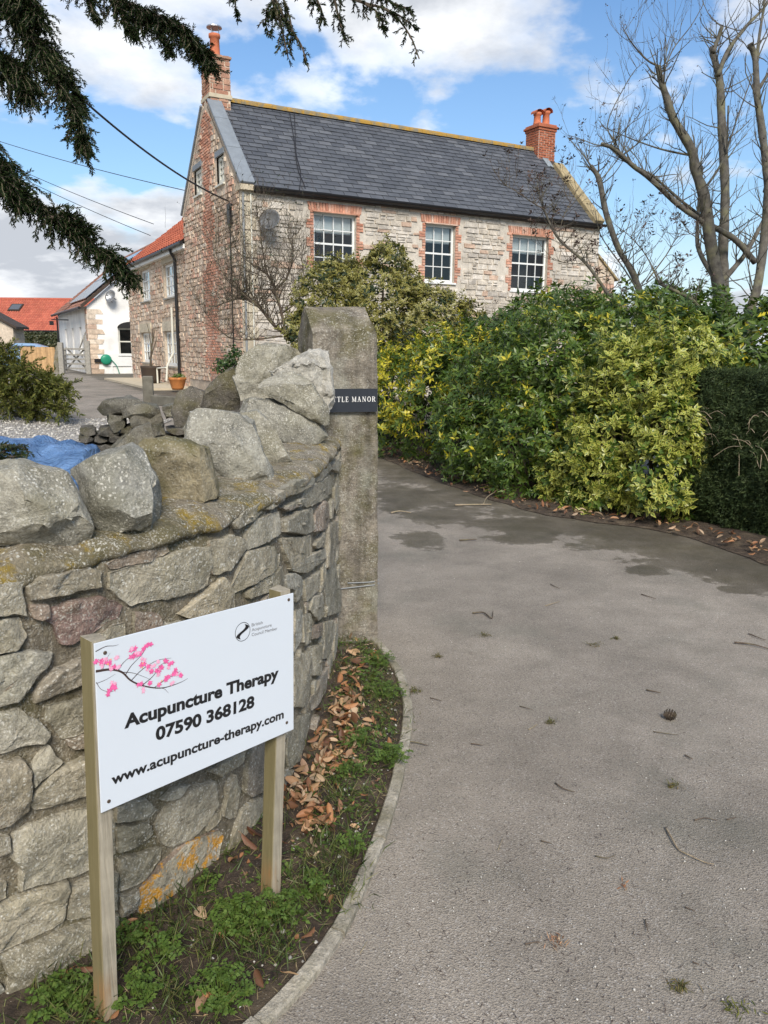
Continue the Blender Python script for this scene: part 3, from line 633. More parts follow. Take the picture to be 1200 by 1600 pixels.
# fill what the sign hides, the gaps and the stretch beyond the picture
def clear(P):
    cs = sum(p[0] for p in P) / len(P); cz = sum(p[1] for p in P) / len(P)
    tests = [(cs, cz)]
    for a, b in zip(P, P[1:] + P[:1]):
        for t in (0, 0.25, 0.5, 0.75):
            x = a[0] + (b[0] - a[0]) * t; z = a[1] + (b[1] - a[1]) * t
            tests += [(x, z), (cs + (x - cs) * 0.55, cz + (z - cz) * 0.55)]
    for Q in placed:
        if max(q[0] for q in Q) < min(p[0] for p in P) or min(q[0] for q in Q) > max(p[0] for p in P): continue
        if any(inside(Q, *t) for t in tests) or any(inside(P, *q) for q in Q): return False
    return True
nfill = 0
for wd, ht, tries in ((0.26, 0.15, 500), (0.17, 0.11, 900), (0.10, 0.08, 1400), (0.06, 0.045, 1600)):
    for t in range(tries):
        s0 = random.uniform(0.0, WALL.L - 0.02); z0 = random.uniform(0.02, 0.99); a = wd * random.uniform(0.7, 1.2) / 2; b = ht * random.uniform(0.7, 1.2) / 2; k = random.uniform(-0.15, 0.15)
        P = [(-a, -b), (0, -b * random.uniform(0.9, 1.2)), (a, -b * random.uniform(0.6, 1)), (a * random.uniform(0.9, 1.15), 0), (a * random.uniform(.7, 1), b), (0, b * random.uniform(0.9, 1.15)), (-a, b * random.uniform(0.6, 1)), (-a * random.uniform(.95, 1.15), 0)]
        P = [(s0 + x, z0 + z + x * k) for x, z in P]
        if max(p[1] for p in P) > wtop(s0) or min(p[1] for p in P) < 0 or max(p[0] for p in P) > WALL.L - 0.01: continue
        if clear(P): placed.append(P); face_stone(P, 'wall_stone', random.uniform(0.0, 0.012), seed=200 + nfill); nfill += 1

def cope(name, sil, base, back, thick, inner=(), mat='cope_stone', parent=gw, zbase=1.135, rough=0.011, edge=0.017, shrink=0.82, seed=0, depth=None, smooth_it=0):
    p0 = gnd(*base, zbase) if depth is None else dep(*base, depth)
    dr = V((p0.x, p0.y, 0)).normalized(); p0 = p0 + dr * back
    S = [onplane(x, y, p0, dr) for x, y in sil]; c = sum(S, V()) / len(S)
    pts = [c + (q - c) * 0.97 - dr * thick * 0.10 for q in S] + list(S) + [c + (q - c) * shrink + dr * thick for q in S] + [c + (q - c) * 0.98 + dr * thick * 0.45 for q in S]
    for x, y, f in inner: pts.append(onplane(x, y, p0 - dr * f, dr))
    o = bpy.data.objects.new(name, rock_mesh(name, pts, mat, edge, rough, seed, smooth_it, chips=6)); return link(o, parent)
CS = 'cope_stone'
cope(CS, [(-70,745),(-40,728),(60,721),(82,735),(106,744),(148,828),(143,850),(55,864),(10,855),(-60,850)], (60, 862), 0.10, 0.22, [(34,772,.07),(57,848,.07),(140,830,.04)], seed=1)
cope(CS, [(103,740),(150,713),(208,695),(228,706),(250,755),(262,822),(230,838),(190,835),(150,828)], (200, 836), 0.12, 0.20, [(157,722,.04),(186,818,.10),(245,800,.07)], seed=2)
cope(CS, [(213,692),(225,684),(300,688),(335,706),(343,750),(345,785),(315,803),(285,803),(255,795),(245,750)], (300, 800), 0.11, 0.22, [(308,710,.07),(316,795,.07),(262,780,.06)], 'tan_cope_stone', seed=3)
cope(CS, [(272,676),(290,642),(300,638),(372,643),(398,660),(420,720),(430,752),(418,762),(385,768),(347,758),(340,715),(300,692)], (400, 764), 0.12, 0.24, [(355,655,.05),(372,760,.07),(352,700,.06),(412,735,.06)], seed=4, rough=0.014)
cope(CS, [(372,644),(400,641),(430,664),(458,724),(456,733),(425,738),(404,700)], (440, 737), 0.13, 0.18, [(440,725,.03)], seed=5)
cope(CS, [(354,640),(370,622),(385,616),(420,621),(470,640),(497,656),(514,682),(508,692),(480,704),(447,698),(428,668)], (480, 702), 0.10, 0.22, [(470,665,.07),(490,695,.05),(445,690,.06)], seed=6)
cope(CS, [(398,602),(440,580),(462,579),(490,600),(514,640),(516,662),(500,667),(470,645),(430,625)], (505, 668), 0, 0.22, [(480,640,.05)], seed=7, depth=3.72)
cope(CS, [(418,578),(440,560),(482,542),(513,548),(521,576),(520,630),(512,655),(470,640),(425,600)], (515, 650), 0, 0.16, [(480,570,.05)], 'white_cope_stone', seed=8, rough=0.022, depth=3.86)
cope(CS, [(362,590),(372,556),(400,536),(450,540),(476,546),(480,600),(440,630),(375,628)], (450, 640), 0, 0.30, [(400,560,.06)], seed=9, rough=0.016, depth=4.12)
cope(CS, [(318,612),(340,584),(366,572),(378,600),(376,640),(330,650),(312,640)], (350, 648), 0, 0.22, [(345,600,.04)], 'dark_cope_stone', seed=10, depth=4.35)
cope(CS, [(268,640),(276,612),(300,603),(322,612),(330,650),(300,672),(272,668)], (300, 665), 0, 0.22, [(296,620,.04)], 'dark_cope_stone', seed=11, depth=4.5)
for s0, sd in ((1.25, 20), (0.95, 21), (0.62, 22), (0.3, 23)):
    p = WALL.at(s0) - WALL.nor(s0) * 0.17 + V((0, 0, 1.14)); t = WALL.tan(s0); n = WALL.nor(s0); rr = random.Random(sd)
    pts = [p + t * rr.uniform(-.14, .14) + n * rr.uniform(-.12, .12) + V((0, 0, rr.uniform(-.05, .24))) for _ in range(22)]
    link(bpy.data.objects.new(CS, rock_mesh(CS, pts, 'cope_stone', 0.025, 0.011, sd, chips=3)), gw)
# ivy sprig on the back cope stone is built with the plants

# ------------------------------------------------------------------ gate pier
FL = V((-0.375, 4.085, 0)); PD = V((0.95, 0.312, 0)).normalized(); PN = V((-PD.y, PD.x, 0)); PW, PDP = 0.357, 0.36
pier = thing('gate_pier', 'tall square weathered stone gate pier with a ridged top beside the drive', 'pier', FL + PD * PW / 2 + PN * PDP / 2)
def pier_pt(u, v, z): return FL + PD * u + PN * v + V((0, 0, z))
pts = [pier_pt(u, v, z) for u, v, z in [(-.004, -.012, -.05), (PW + .006, -.01, -.05), (PW + .006, PDP, -.05), (0, PDP, -.05), (0, 0, 1.0), (PW, 0, 1.0), (0, 0, 1.678), (0.33, 0, 1.705), (PW, 0.02, 1.67), (PW, PDP, 1.66), (0, PDP, 1.66), (-0.006, 0.15, 1.815), (0.325, 0.15, 1.82), (0.355, 0.17, 1.75), (0, 0.22, 1.81), (0.32, 0.22, 1.81)]]
o = bpy.data.objects.new('shaft', rock_mesh('shaft', pts, 'pier_stone', 0.016, 0.004, 31, 0, 0.0018)); link(o, pier)
for zz, a0, sag in ((0.30, 0, 0.012), (0.345, 1, -0.02)):
    mb = MB(); q = []
    for k in range(40):
        t = k / 39 * (2 * (PW + PDP))
        if t < PW: a, b = t, -0.012
        elif t < PW + PDP: a, b = PW + 0.012, t - PW
        elif t < 2 * PW + PDP: a, b = 2 * PW + PDP - t, PDP + 0.012
        else: a, b = -0.012, 2 * (PW + PDP) - t
        if a0 and t > 0.62: break
        if a0 and t < 0.18: continue
        q.append(pier_pt(a, b, zz + sag * math.sin(t * 3) + (0.03 * max(0, t - 0.3) if a0 else 0)))
    mb.tube(q, 0.0035, 6); mb.build('wire', 'wire_grey', pier)
# slate name plate, partly behind the white cope stone
p_l = onplane(497, 605, pier_pt(0, -0.012, 0), PN); p_r = onplane(588.5, 607, pier_pt(0, -0.012, 0), PN); p_b = onplane(588, 643, pier_pt(0, -0.012, 0), PN)
u0 = (p_l - FL).dot(PD); u1 = (p_r - FL).dot(PD); z1 = p_r.z; z0 = p_b.z
np_t = thing('name_plate', 'dark slate house name plate with white capitals fixed to the gate pier', 'sign', pier_pt(u0, -0.012, z0))
mb = MB(); mb.box(pier_pt(u0, -0.026, z0), PD * (u1 - u0), PN * 0.014, V((0, 0, z1 - z0))); ob = mb.build('plate', 'plate_slate', np_t)
def text_mb(body, size, bold=0.0):
    cu = bpy.data.curves.new('lettering', 'FONT'); cu.body = body; cu.size = size; cu.offset = bold; cu.resolution_u = 4
    ot = bpy.data.objects.new('lettering', cu); COL.objects.link(ot); bpy.context.view_layer.update()
    me = bpy.data.meshes.new_from_object(ot.evaluated_get(bpy.context.evaluated_depsgraph_get()))
    vs = [v.co.copy() for v in me.vertices]; fs = [tuple(p.vertices) for p in me.polygons]
    bpy.data.objects.remove(ot); bpy.data.meshes.remove(me); bpy.data.curves.remove(cu); return vs, fs
def place_text(body, w_, h_, org, ex, ey, en, mat, parent, name='lettering', bold=0.0):
    """lettering stretched to width w_ and (cap) height h_, lower left corner at org"""
    vs, fs = text_mb(body, 1.0, bold); x0 = min(v.x for v in vs); x1 = max(v.x for v in vs)
    cap, cf = text_mb('H', 1.0, bold); c0 = min(v.y for v in cap); c1 = max(v.y for v in cap)
    mb = MB(); mb.add([org + ex * ((v.x - x0) / (x1 - x0) * w_) + ey * ((v.y - c0) / (c1 - c0) * h_) + en * 0.0009 for v in vs], fs)
    return mb.build(name, mat, parent)
# serif capitals drawn as strokes: (x0,y0,x1,y1,width)
SER = {'L': (0.62, [(.14,0,.14,1,.13),(0,0,.28,0,.05),(0,1,.28,1,.05),(.1,.0,.6,.0,.06),(.58,0,.60,.22,.05)]), 'I': (0.32, [(.16,0,.16,1,.13),(0,0,.32,0,.05),(0,1,.32,1,.05)]),
 'T': (0.72, [(.36,0,.36,1,.13),(.2,0,.52,0,.05),(.02,1,.70,1,.06),(.03,1,.02,.78,.05),(.69,1,.70,.78,.05)]), 'E': (0.62, [(.14,0,.14,1,.13),(0,0,.58,0,.06),(0,1,.56,1,.06),(.14,.52,.44,.52,.06),(.57,0,.60,.22,.05),(.55,1,.56,.8,.05),(.44,.62,.44,.42,.05)]),
 'M': (0.98, [(.12,0,.12,1,.06),(.86,0,.86,1,.13),(.12,1,.48,.05,.12),(.48,.05,.86,1,.06),(0,0,.26,0,.05),(.72,0,.98,0,.05),(0,1,.14,1,.05),(.86,1,.98,1,.05)]),
 'A': (0.82, [(.40,1,.12,0,.06),(.40,1,.70,0,.13),(.2,.34,.6,.34,.05),(0,0,.26,0,.05),(.54,0,.82,0,.05)]), 'N': (0.86, [(.14,0,.14,1,.06),(.74,0,.74,1,.06),(.14,1,.74,0,.13),(0,0,.28,0,.05),(0,1,.16,1,.05),(.60,1,.86,1,.05)]),
 'O': (0.86, [(.43 + .36 * math.sin(a), .5 + .49 * math.cos(a), .43 + .36 * math.sin(b), .5 + .49 * math.cos(b), .06 + .07 * abs(math.sin((a + b) / 2))) for a, b in [(k * math.pi / 10, (k + 1) * math.pi / 10) for k in range(20)]]),
 'R': (0.80, [(.14,0,.14,1,.13),(0,0,.28,0,.05),(0,1,.4,1,.05),(.4,1,.56,.9,.08),(.56,.9,.60,.75,.11),(.60,.75,.54,.58,.11),(.54,.58,.4,.52,.08),(.14,.52,.4,.52,.05),(.36,.52,.68,0,.12),(.64,0,.80,0,.05)])}
def serif(text, org, ex, ey, en, wid, hei, mat, parent):
    gap = 0.30; tot = sum(0.55 if ch == ' ' else SER[ch][0] + gap for ch in text) - gap; k = wid / tot; x = 0.0
    for ch in text:
        if ch == ' ': x += 0.55; continue
        a, st = SER[ch]; mb = MB()
        for q, (x0, y0, x1, y1, th) in enumerate(st):
            p = V(((x + x0) * k, y0 * hei)); r_ = V(((x + x1) * k, y1 * hei)); d = (r_ - p); l = d.normalized(); nn = V((-l.y, l.x)) * th * k * 0.62; p = p - l * 0.02 * k; r_ = r_ + l * 0.02 * k
            mb.quad(*[org + ex * c.x + ey * c.y + en * (0.0008 + q * 0.00012) for c in (p - nn, r_ - nn, r_ + nn, p + nn)])
        mb.build('letter', mat, parent); x += a + gap
pc = (u1 - u0) / (588.5 - 497)
tl = onplane(520, 628, pier_pt(0, -0.026, 0), PN); tr_ = onplane(586.5, 629, pier_pt(0, -0.026, 0), PN)
ut0 = (tl - FL).dot(PD); ut1 = (tr_ - FL).dot(PD)
def strw(t): return sum(0.55 if ch == ' ' else SER[ch][0] + 0.30 for ch in t) - 0.30
kk = (ut1 - ut0) / strw('TTLE MANOR'); lead = strw('LITTLE MANOR') - strw('TTLE MANOR')
serif('LITTLE MANOR', pier_pt(ut0 - kk * lead, -0.0265, tl.z), PD, V((0, 0, 1)), -PN, kk * strw('LITTLE MANOR'), 0.0255, 'ink_white', ob)

# ------------------------------------------------------------------ the sign
TLc, TRc, BRc, BLc = V((-.6351, 1.6248, .9568)), V((-.2475, 2.0843, .934)), V((-.2574, 2.058, .5274)), V((-.6361, 1.6034, .5566))
ex = ((TRc - TLc) + (BRc - BLc)).normalized(); ey = ((TLc - BLc) + (TRc - BRc)).normalized(); en = ex.cross(ey).normalized(); ey = en.cross(ex)
cen = (TLc + TRc + BRc + BLc) / 4; SW, SH = 0.601, 0.402
org = cen - ex * SW / 2 - ey * SH / 2
sg = thing('notice_sign', 'white rectangular therapy sign on two timber posts in front of the wall', 'sign', (org.x, org.y, 0))
exh = V((ex.x, ex.y, 0)).normalized(); enh = V((en.x, en.y, 0)).normalized()
for side in (0, 1):
    top = org + ey * SH + ex * (0.0 if side == 0 else SW - 0.044) - en * 0.005
    if side == 0: top = top - exh * 0.004 + V((0, 0, 0.004)); bot = V((-0.660, 1.575, -0.12))
    else: top = top + V((0, 0, 0.010)); bot = V((-0.325, 2.002, -0.12))
    mb = MB(); n_ = 14; prof = [(0.002, 0), (0.036, 0), (0.038, 0.002), (0.038, 0.046), (0.036, 0.048), (0.002, 0.048), (0, 0.046), (0, 0.002)]
    vs = []
    for i in range(n_ + 1):
        c = bot.lerp(top, i / n_)
        if i == n_: pass
        vs += [c + exh * a - enh * b + V((0, 0, 0.004 * noise.noise(V((a * 30, b * 30, side))) if i == n_ else 0)) for a, b in prof]
    fs = [(i * 8 + j, i * 8 + (j + 1) % 8, (i + 1) * 8 + (j + 1) % 8, (i + 1) * 8 + j) for i in range(n_) for j in range(8)] + [tuple(range(8))[::-1], tuple(range(n_ * 8, n_ * 8 + 8))]
    mb.add(vs, fs); mb.build('post', 'post_timber', sg)
mb = MB(); mb.box(org - en * 0.004, ex * SW, ey * SH, en * 0.004); pn = mb.build('panel', 'sign_white', sg)
pn.modifiers.new('bevel', 'BEVEL').width = 0.0008
def spt(u, v, d=0.0006): return org + ex * (u * SW) + ey * (v * SH) + en * d
def sign_uv(px, py):
    p = onplane(px, py, org, en); return (p - org).dot(ex) / SW, (p - org).dot(ey) / SH
for px_, py_ in ((164, 1020), (451, 937), (170, 1252), (448, 1129)):
    u, v = sign_uv(px_, py_); u = min(max(u, 0.02), 0.98); mb = MB(); mb.lathe(spt(u, v, 0), [(0.0045, 0), (0.0045, 0.0012), (0.003, 0.002), (0.0008, 0.0016)], 14, en); mb.build('screw', 'screw_rust', sg)
def sign_text(body, p0, p1, cap, bold, mat='ink_black'):
    a = V(sign_uv(*p0)); b = V(sign_uv(*p1)); A = spt(a.x, a.y, 0); B = spt(b.x, b.y, 0); e = (B - A)
    place_text(body, e.length, cap, A, e.normalized(), en.cross(e.normalized()), en, mat, pn, bold=bold)
sign_text('Acupuncture Therapy', (194, 1139), (435, 1060), 0.034, 0.040)
sign_text('07590 368128', (243, 1158), (397, 1105), 0.034, 0.040)
sign_text('www.acupuncture-therapy.com', (174, 1227), (443, 1122), 0.026, 0.032)
for i, t in enumerate(('British', 'Acupuncture', 'Council Member')):
    y = 978 + i * 7.6; wd = (17, 31, 40)[i]
    sign_text(t, (393, y + 1), (393 + wd, y + 1 - wd * 0.262), 0.0085, 0.0, 'ink_grey')
# round emblem: thin ring with an S-shaped black swirl
u, v = sign_uv(379, 987); c = spt(u, v, 0.0007); r0 = 0.0255
mb = MB(); n_ = 40
vs = [c + (ex * math.cos(2 * math.pi * k / n_) + ey * math.sin(2 * math.pi * k / n_)) * r for r in (r0, r0 - 0.0014) for k in range(n_)]
mb.add(vs, [(k, (k + 1) % n_, n_ + (k + 1) % n_, n_ + k) for k in range(n_)]); mb.build('emblem_ring', 'ink_black', pn)
mb = MB(); L_ = []; R2 = []
rr = r0 * 0.93
for k in range(25):
    t = k / 24; yv = 1 - 2 * t
    xs_ = 0.52 * math.sin(math.pi * yv) ; wdt = 0.62 * math.sin(math.pi * t) ** 0.8 + 0.02
    tilt = 0.35; bx = xs_ + tilt * yv
    L_.append(c + ex * ((bx - wdt * 0.62) * rr * 0.9) + ey * (yv * rr * 0.80)); R2.append(c + ex * ((bx + wdt * 0.62) * rr * 0.9) + ey * (yv * rr * 0.80))
mb.add(L_ + R2, [(i, 25 + i, 25 + i + 1, i + 1) for i in range(24)]); mb.build('emblem_swirl', 'ink_black', pn)
# printed blossom branch
def strip(mb, P, W, d=0.0007):
    A = []; B = []
    for i, p in enumerate(P):
        a = P[max(i - 1, 0)]; b = P[min(i + 1, len(P) - 1)]; t = (b - a).normalized(); n = en.cross(t)
        wv = W[0] + (W[1] - W[0]) * i / (len(P) - 1); A.append(p + n * wv / 2); B.append(p - n * wv / 2)
    k = len(P); mb.add(A + B, [(i + 1, i, k + i, k + i + 1) for i in range(k - 1)])
mb = MB(); rb = random.Random(4)
def sp(px, py): u, v = sign_uv(px, py); return spt(max(u, 0.001), v, 0.0007)
def cpath(pp): return catmull([sp(*q) for q in pp], 6)
main = [(149, 1049), (172, 1046), (190, 1050), (204, 1063), (222, 1071), (245, 1075), (262, 1073), (282, 1066), (293, 1060)]
strip(mb, cpath(main), (0.0058, 0.0006))
for tw, wd in (([(149,1018),(165,1010),(178,1009),(185,1007)], .002), ([(196,1054),(205,1040),(222,1022),(231,1006)], .002), ([(205,1063),(222,1046),(245,1032),(268,1028)], .002), ([(222,1071),(240,1055),(252,1038),(271,1034)], .002),
   ([(240,1075),(258,1062),(276,1052),(282,1048)], .0018), ([(185,1047),(192,1036),(205,1024),(214,1012)], .0016), ([(150,1068),(165,1062),(180,1053)], .0012), ([(149,1066),(158,1077),(172,1081),(180,1078)], .0012), ([(245,1075),(256,1076),(263,1083)], .0015), ([(160,1047),(165,1032),(172,1020)], .0014), ([(190,1050),(210,1052),(236,1062)], .0016)):
    strip(mb, cpath(tw), (wd, 0.0004))
mb.build('printed_branch', 'ink_brown', pn)
for mat_, pts_, sz in (('ink_pink', [(160,1036),(168,1034),(175,1038),(208,1016),(212,1022),(205,1024),(226,1010),(222,1018),(222,1036),(228,1040),(245,1046),(250,1042),(260,1036),(268,1034),(272,1050),(281,1052),(262,1060),(245,1066),(236,1068),(176,1076),(180,1072),(172,1082),(219,1070),(256,1060),(240,1050),(232,1008),(150,1032),(275,1048)], 0.0085),
    ('ink_pink_pale', [(164,1028),(172,1042),(180,1030),(156,1040),(204,1012),(215,1018),(224,1032),(232,1044),(248,1052),(264,1040),(240,1040),(266,1066),(278,1056),(184,1040),(224,1078),(176,1066),(246,1036)], 0.0072), ('ink_yellow', [(168,1037),(174,1033),(222,1040),(250,1066)], 0.003)):
    for q in [k_ for k_ in pts_ for _ in range(2)]:
        q = (q[0] + rb.uniform(-4, 4), q[1] + rb.uniform(-4, 4)); mb = MB(); c = sp(*q); dz = en * rb.uniform(0.0002, 0.0009); n_ = 15; ph = rb.uniform(0, 6)
        mb.add([c + dz] + [c + dz + (ex * math.cos(a) + ey * math.sin(a)) * sz * rb.uniform(0.7, 1.05) * (0.72 + 0.28 * math.cos(5 * a + ph)) for a in [2 * math.pi * k / n_ for k in range(n_)]], [(0, k + 1, (k + 1) % n_ + 1) for k in range(n_)])
        mb.build('printed_blossom', mat_, pn)
# ------------------------------------------------------------------ buildings
PHI = math.radians(28.5); HD = V((math.cos(PHI), math.sin(PHI), 0)); HN = V((-math.sin(PHI), math.cos(PHI), 0)); HA = V((-3.69, 20.75, 0)); UZ = V((0, 0, 1))
def HP(u, w_, z): return HA + HD * u + HN * w_ + V((0, 0, z))
def fac(px, py, w_=0.0): p = onplane(px, py, HP(0, w_, 0), HN); return (p - HA).dot(HD), p.z
def gab(px, py, u=0.0): p = onplane(px, py, HP(u, 0, 0), HD); return (p - HA).dot(HN), p.z
def layout(u0, u1, z0, z1, ch, wl, rng, skip, jit=0.012, bond=None):
    """courses of irregular pieces: quads in (u, z)"""
    out = []; z = z0; row = 0
    while z < z1 - 0.03:
        h = rng.uniform(*ch); u = u0 - (rng.uniform(0, wl[1]) if bond is None else (bond / 2 if row % 2 else 0)); row += 1
        while u < u1:
            l = rng.uniform(*wl); a, b = max(u, u0), min(u + l, u1); hh = h
            if b - a > 0.05 and not skip((a + b) / 2, z + h / 2, a, b, z, z + h):
                gp = 0.009; j = lambda: rng.uniform(-jit, jit)
                if bond is None and h > 0.13 and l < 0.3 and rng.random() < 0.35:
                    mz = z + h * rng.uniform(0.4, 0.6)
                    for p, q in ((z, mz), (mz, z + h)): out.append([(a + gp + j(), p + gp + j()), (b - gp + j(), p + gp + j()), (b - gp + j(), q - gp + j()), (a + gp + j(), q - gp + j())])
                else: out.append([(a + gp + j(), z + gp + j()), (b - gp + j(), z + gp + j()), (b - gp + j(), z + h - gp + j()), (a + gp + j(), z + h - gp + j())])
            u += l
        z += h
    return out
def pieces(name, quads, fmap, mat, parent, rng, dep_=(0.015, 0.045), limit=300, vis=lambda x, y: True, inset=0.018, stuff_name=None):
    items = []
    for q in quads:
        d = rng.uniform(*dep_); c = (sum(p[0] for p in q) / 4, sum(p[1] for p in q) / 4); f = []
        for p in q:
            l = math.hypot(c[0] - p[0], c[1] - p[1]); k = min(0.4, inset * rng.uniform(0.6, 1.6) / max(l, 1e-3)); f.append((p[0] + (c[0] - p[0]) * k, p[1] + (c[1] - p[1]) * k))
        vs = [fmap(p[0], p[1], -0.02) for p in q] + [fmap(p[0], p[1], d * rng.uniform(0.75, 1.2)) for p in f]
        fs = [(4, 5, 6, 7), (0, 1, 5, 4), (1, 2, 6, 5), (2, 3, 7, 6), (3, 0, 4, 7)]
        nn = (vs[5] - vs[4]).cross(vs[6] - vs[4])
        if nn.dot(vs[4] - vs[0]) < 0: fs = [f_[::-1] for f_ in fs]
        x, y, t = proj(vs[4].lerp(vs[6], 0.5)); sz = abs(poly_area(q)) / t ** 2
        items.append((sz if (0 < x < 1200 and 0 < y < 1600 and vis(x, y)) else sz * 1e-4, vs, fs))
    items.sort(key=lambda i: -i[0])
    for _, vs, fs in items[:limit]:
        mb = MB(); mb.add(vs, fs); mb.build(name, mat, parent)
    if len(items) > limit:
        mb = MB()
        for _, vs, fs in items[limit:]: mb.add(vs, fs)
        o = mb.build(stuff_name or name, mat, parent); o['kind'] = 'stuff'
def wall_sheet(name, u0, u1, z0, z1, holes, fmap, mat, parent, reveal=0.16, top=None):
    """flat wall with real openings and their reveals"""
    us = sorted({u0, u1, *[h[0] for h in holes], *[h[1] for h in holes]}); zs = sorted({z0, z1, *[h[2] for h in holes], *[h[3] for h in holes]}); mb = MB()
    for a, b in zip(us, us[1:]):
        for c, d in zip(zs, zs[1:]):
            if any(h[0] <= (a + b) / 2 <= h[1] and h[2] <= (c + d) / 2 <= h[3] for h in holes): continue
            mb.quad(fmap(a, c, 0), fmap(b, c, 0), fmap(b, d, 0), fmap(a, d, 0))
    for a, b, c, d in holes:
        e = [(a, c), (b, c), (b, d), (a, d)]
        for p, q in zip(e, e[1:] + e[:1]): mb.quad(fmap(*p, 0), fmap(*q, 0), fmap(*q, -reveal), fmap(*p, -reveal))
    if top: mb.add([fmap(a, b, 0) for a, b in top], [tuple(range(len(top)))])
    return mb.build(name, mat, parent)
def window(parent, rect, fmap, cols, rows, mat='white_paint', fr=0.06, bar=0.022, meeting=True, blind=0.0, sill='white_paint', rec=0.10):
    a, b, c, d = rect
    def bx(mb, u0, u1, z0, z1, d0, d1):
        p = [fmap(u, z, dd) for dd in (d0, d1) for u, z in ((u0, z0), (u1, z0), (u1, z1), (u0, z1))]
        fs = [(0, 1, 2, 3), (7, 6, 5, 4), (0, 4, 5, 1), (1, 5, 6, 2), (2, 6, 7, 3), (3, 7, 4, 0)]
        mb.add(p, fs)
    mb = MB()
    bx(mb, a, a + fr, c, d, -rec - 0.06, -rec); bx(mb, b - fr, b, c, d, -rec - 0.06, -rec); bx(mb, a + fr, b - fr, d - fr, d, -rec - 0.06, -rec); bx(mb, a + fr, b - fr, c, c + fr * 1.3, -rec - 0.06, -rec)
    wn = mb.build('window', mat, parent)
    ia, ib, ic, id_ = a + fr, b - fr, c + fr * 1.3, d - fr
    mb = MB()
    for i in range(1, cols): u = ia + (ib - ia) * i / cols; bx(mb, u - bar / 2, u + bar / 2, ic, id_, -rec - 0.045, -rec - 0.012)
    for i in range(1, rows):
        z = ic + (id_ - ic) * i / rows; h = bar * (2.2 if (meeting and i == rows // 2) else 1)
        for k in range(cols):
            u0_ = ia + (ib - ia) * k / cols + bar / 2 * (k > 0); u1_ = ia + (ib - ia) * (k + 1) / cols - bar / 2 * (k < cols - 1)
            bx(mb, u0_, u1_, z - h / 2, z + h / 2, -rec - 0.045, -rec - 0.008)
    mb.build('glazing_bar', mat, wn)
    for i in range(cols):
        for k in range(rows):
            u0_, u1_ = ia + (ib - ia) * i / cols, ia + (ib - ia) * (i + 1) / cols; z0_, z1_ = ic + (id_ - ic) * k / rows, ic + (id_ - ic) * (k + 1) / rows
            t = random.uniform(-.006, .006); mb = MB(); mb.quad(fmap(u0_, z0_, -rec - 0.03 + t), fmap(u1_, z0_, -rec - 0.03 - t), fmap(u1_, z1_, -rec - 0.03 - t), fmap(u0_, z1_, -rec - 0.03 + t)); mb.build('pane', 'glass_pane', wn)
    if blind:
        mb = MB(); zb = id_ - (id_ - ic) * blind
        bx(mb, ia + 0.01, ib - 0.01, zb, id_, -rec - 0.12, -rec - 0.10); mb.build('blind', 'blind_white', wn)
    mb = MB(); bx(mb, a - 0.02, b + 0.02, c - 0.1, d + 0.1, -rec - 0.75, -rec - 0.7); mb.build('room_back', 'room_dark', wn)
    mb = MB(); bx(mb, a - 0.05, b + 0.05, c - 0.05, c - 0.002, -rec, 0.06); mb.build('sill', sill, wn)

rs = random.Random(11)
house = thing('stone_house', 'two storey rubble stone house with dark slate roof and brick edged windows', 'house', HP(6, 2.75, 0))
HL, HW = 12.0, 5.5; EAVE = fac(380, 291)[1]; RIDGE = 8.22
F = lambda u, z, d: HP(u, -d, z)
def wrect(x0, x1, y0, y1): a = fac(x0, y0); b = fac(x1, y1); c = fac((x0 + x1) / 2, y0); e = fac((x0 + x1) / 2, y1); return [a[0], b[0], e[1], c[1]]
W2 = wrect(665, 709, 351, 441); W3 = wrect(801, 853, 369, 455); W1 = wrect(490, 556, 334, 425); W1[2] = W2[2] + 0.05
wins = [W1, W2, W3]
low = [[0.55 + W1[0], W1[1] - 0.1, 0.75, 2.2], [W2[0], W2[1], 0.75, 2.2], [W3[0], W3[1], 0.75, 2.2]]
wall_sheet('facade_wall', 0, HL, -0.1, EAVE, wins, F, 'house_mortar', house)
for r_, cr in zip(wins, ((4, 4), (3, 4), (4, 4))): window(house, r_, F, *cr, blind=0.30)
def near(u, z, a, b, c, d):
    for r_ in wins:
        if b > r_[0] - 0.18 and a < r_[1] + 0.18 and d > r_[2] - 0.05 and c < r_[3] + 0.26: return True
    return False
q = layout(0.3, HL, 0.0, EAVE - 0.08, (0.085, 0.17), (0.16, 0.52), rs, near)
q = [x for x in q if proj(F(x[0][0], x[0][1], 0))[1] < 560]
pieces('stone', q, F, 'house_stone', house, rs, vis=lambda x, y: y < 300 + (x - 380) * 0.11 + 130)
# dressed corner stones
for k in range(16):
    z = 0.1 + k * 0.34; l = 0.42 if k % 2 else 0.26
    if z + 0.33 < EAVE: pieces('quoin', [[(0.01, z), (l, z), (l, z + 0.32), (0.01, z + 0.32)]], F, 'quoin', house, rs, (0.03, 0.05))
# brick surrounds: soldier heads and toothed jambs
bq = []
for r_ in wins:
    n_ = int((r_[1] - r_[0] + 0.3) / 0.078); w0 = (r_[1] - r_[0] + 0.3) / n_
    for i in range(n_): u = r_[0] - 0.15 + i * w0; bq.append([(u + .005, r_[3] + 0.035), (u + w0 - .005, r_[3] + 0.035), (u + w0 - .005 + (i - n_ / 2) * .004, r_[3] + 0.25), (u + .005 + (i - n_ / 2) * .004, r_[3] + 0.25)])
    z = r_[2] - 0.02; k = 0
    while z < r_[3] + 0.0:
        l = 0.22 if (k // 3) % 2 else 0.11
        for sgn, e in ((-1, r_[0]), (1, r_[1])):
            x0, x1 = (e - l, e) if sgn < 0 else (e, e + l); bq.append([(x0 + .005, z + .005), (x1 - .005, z + .005), (x1 - .005, z + 0.072), (x0 + .005, z + 0.072)])
        z += 0.077; k += 1
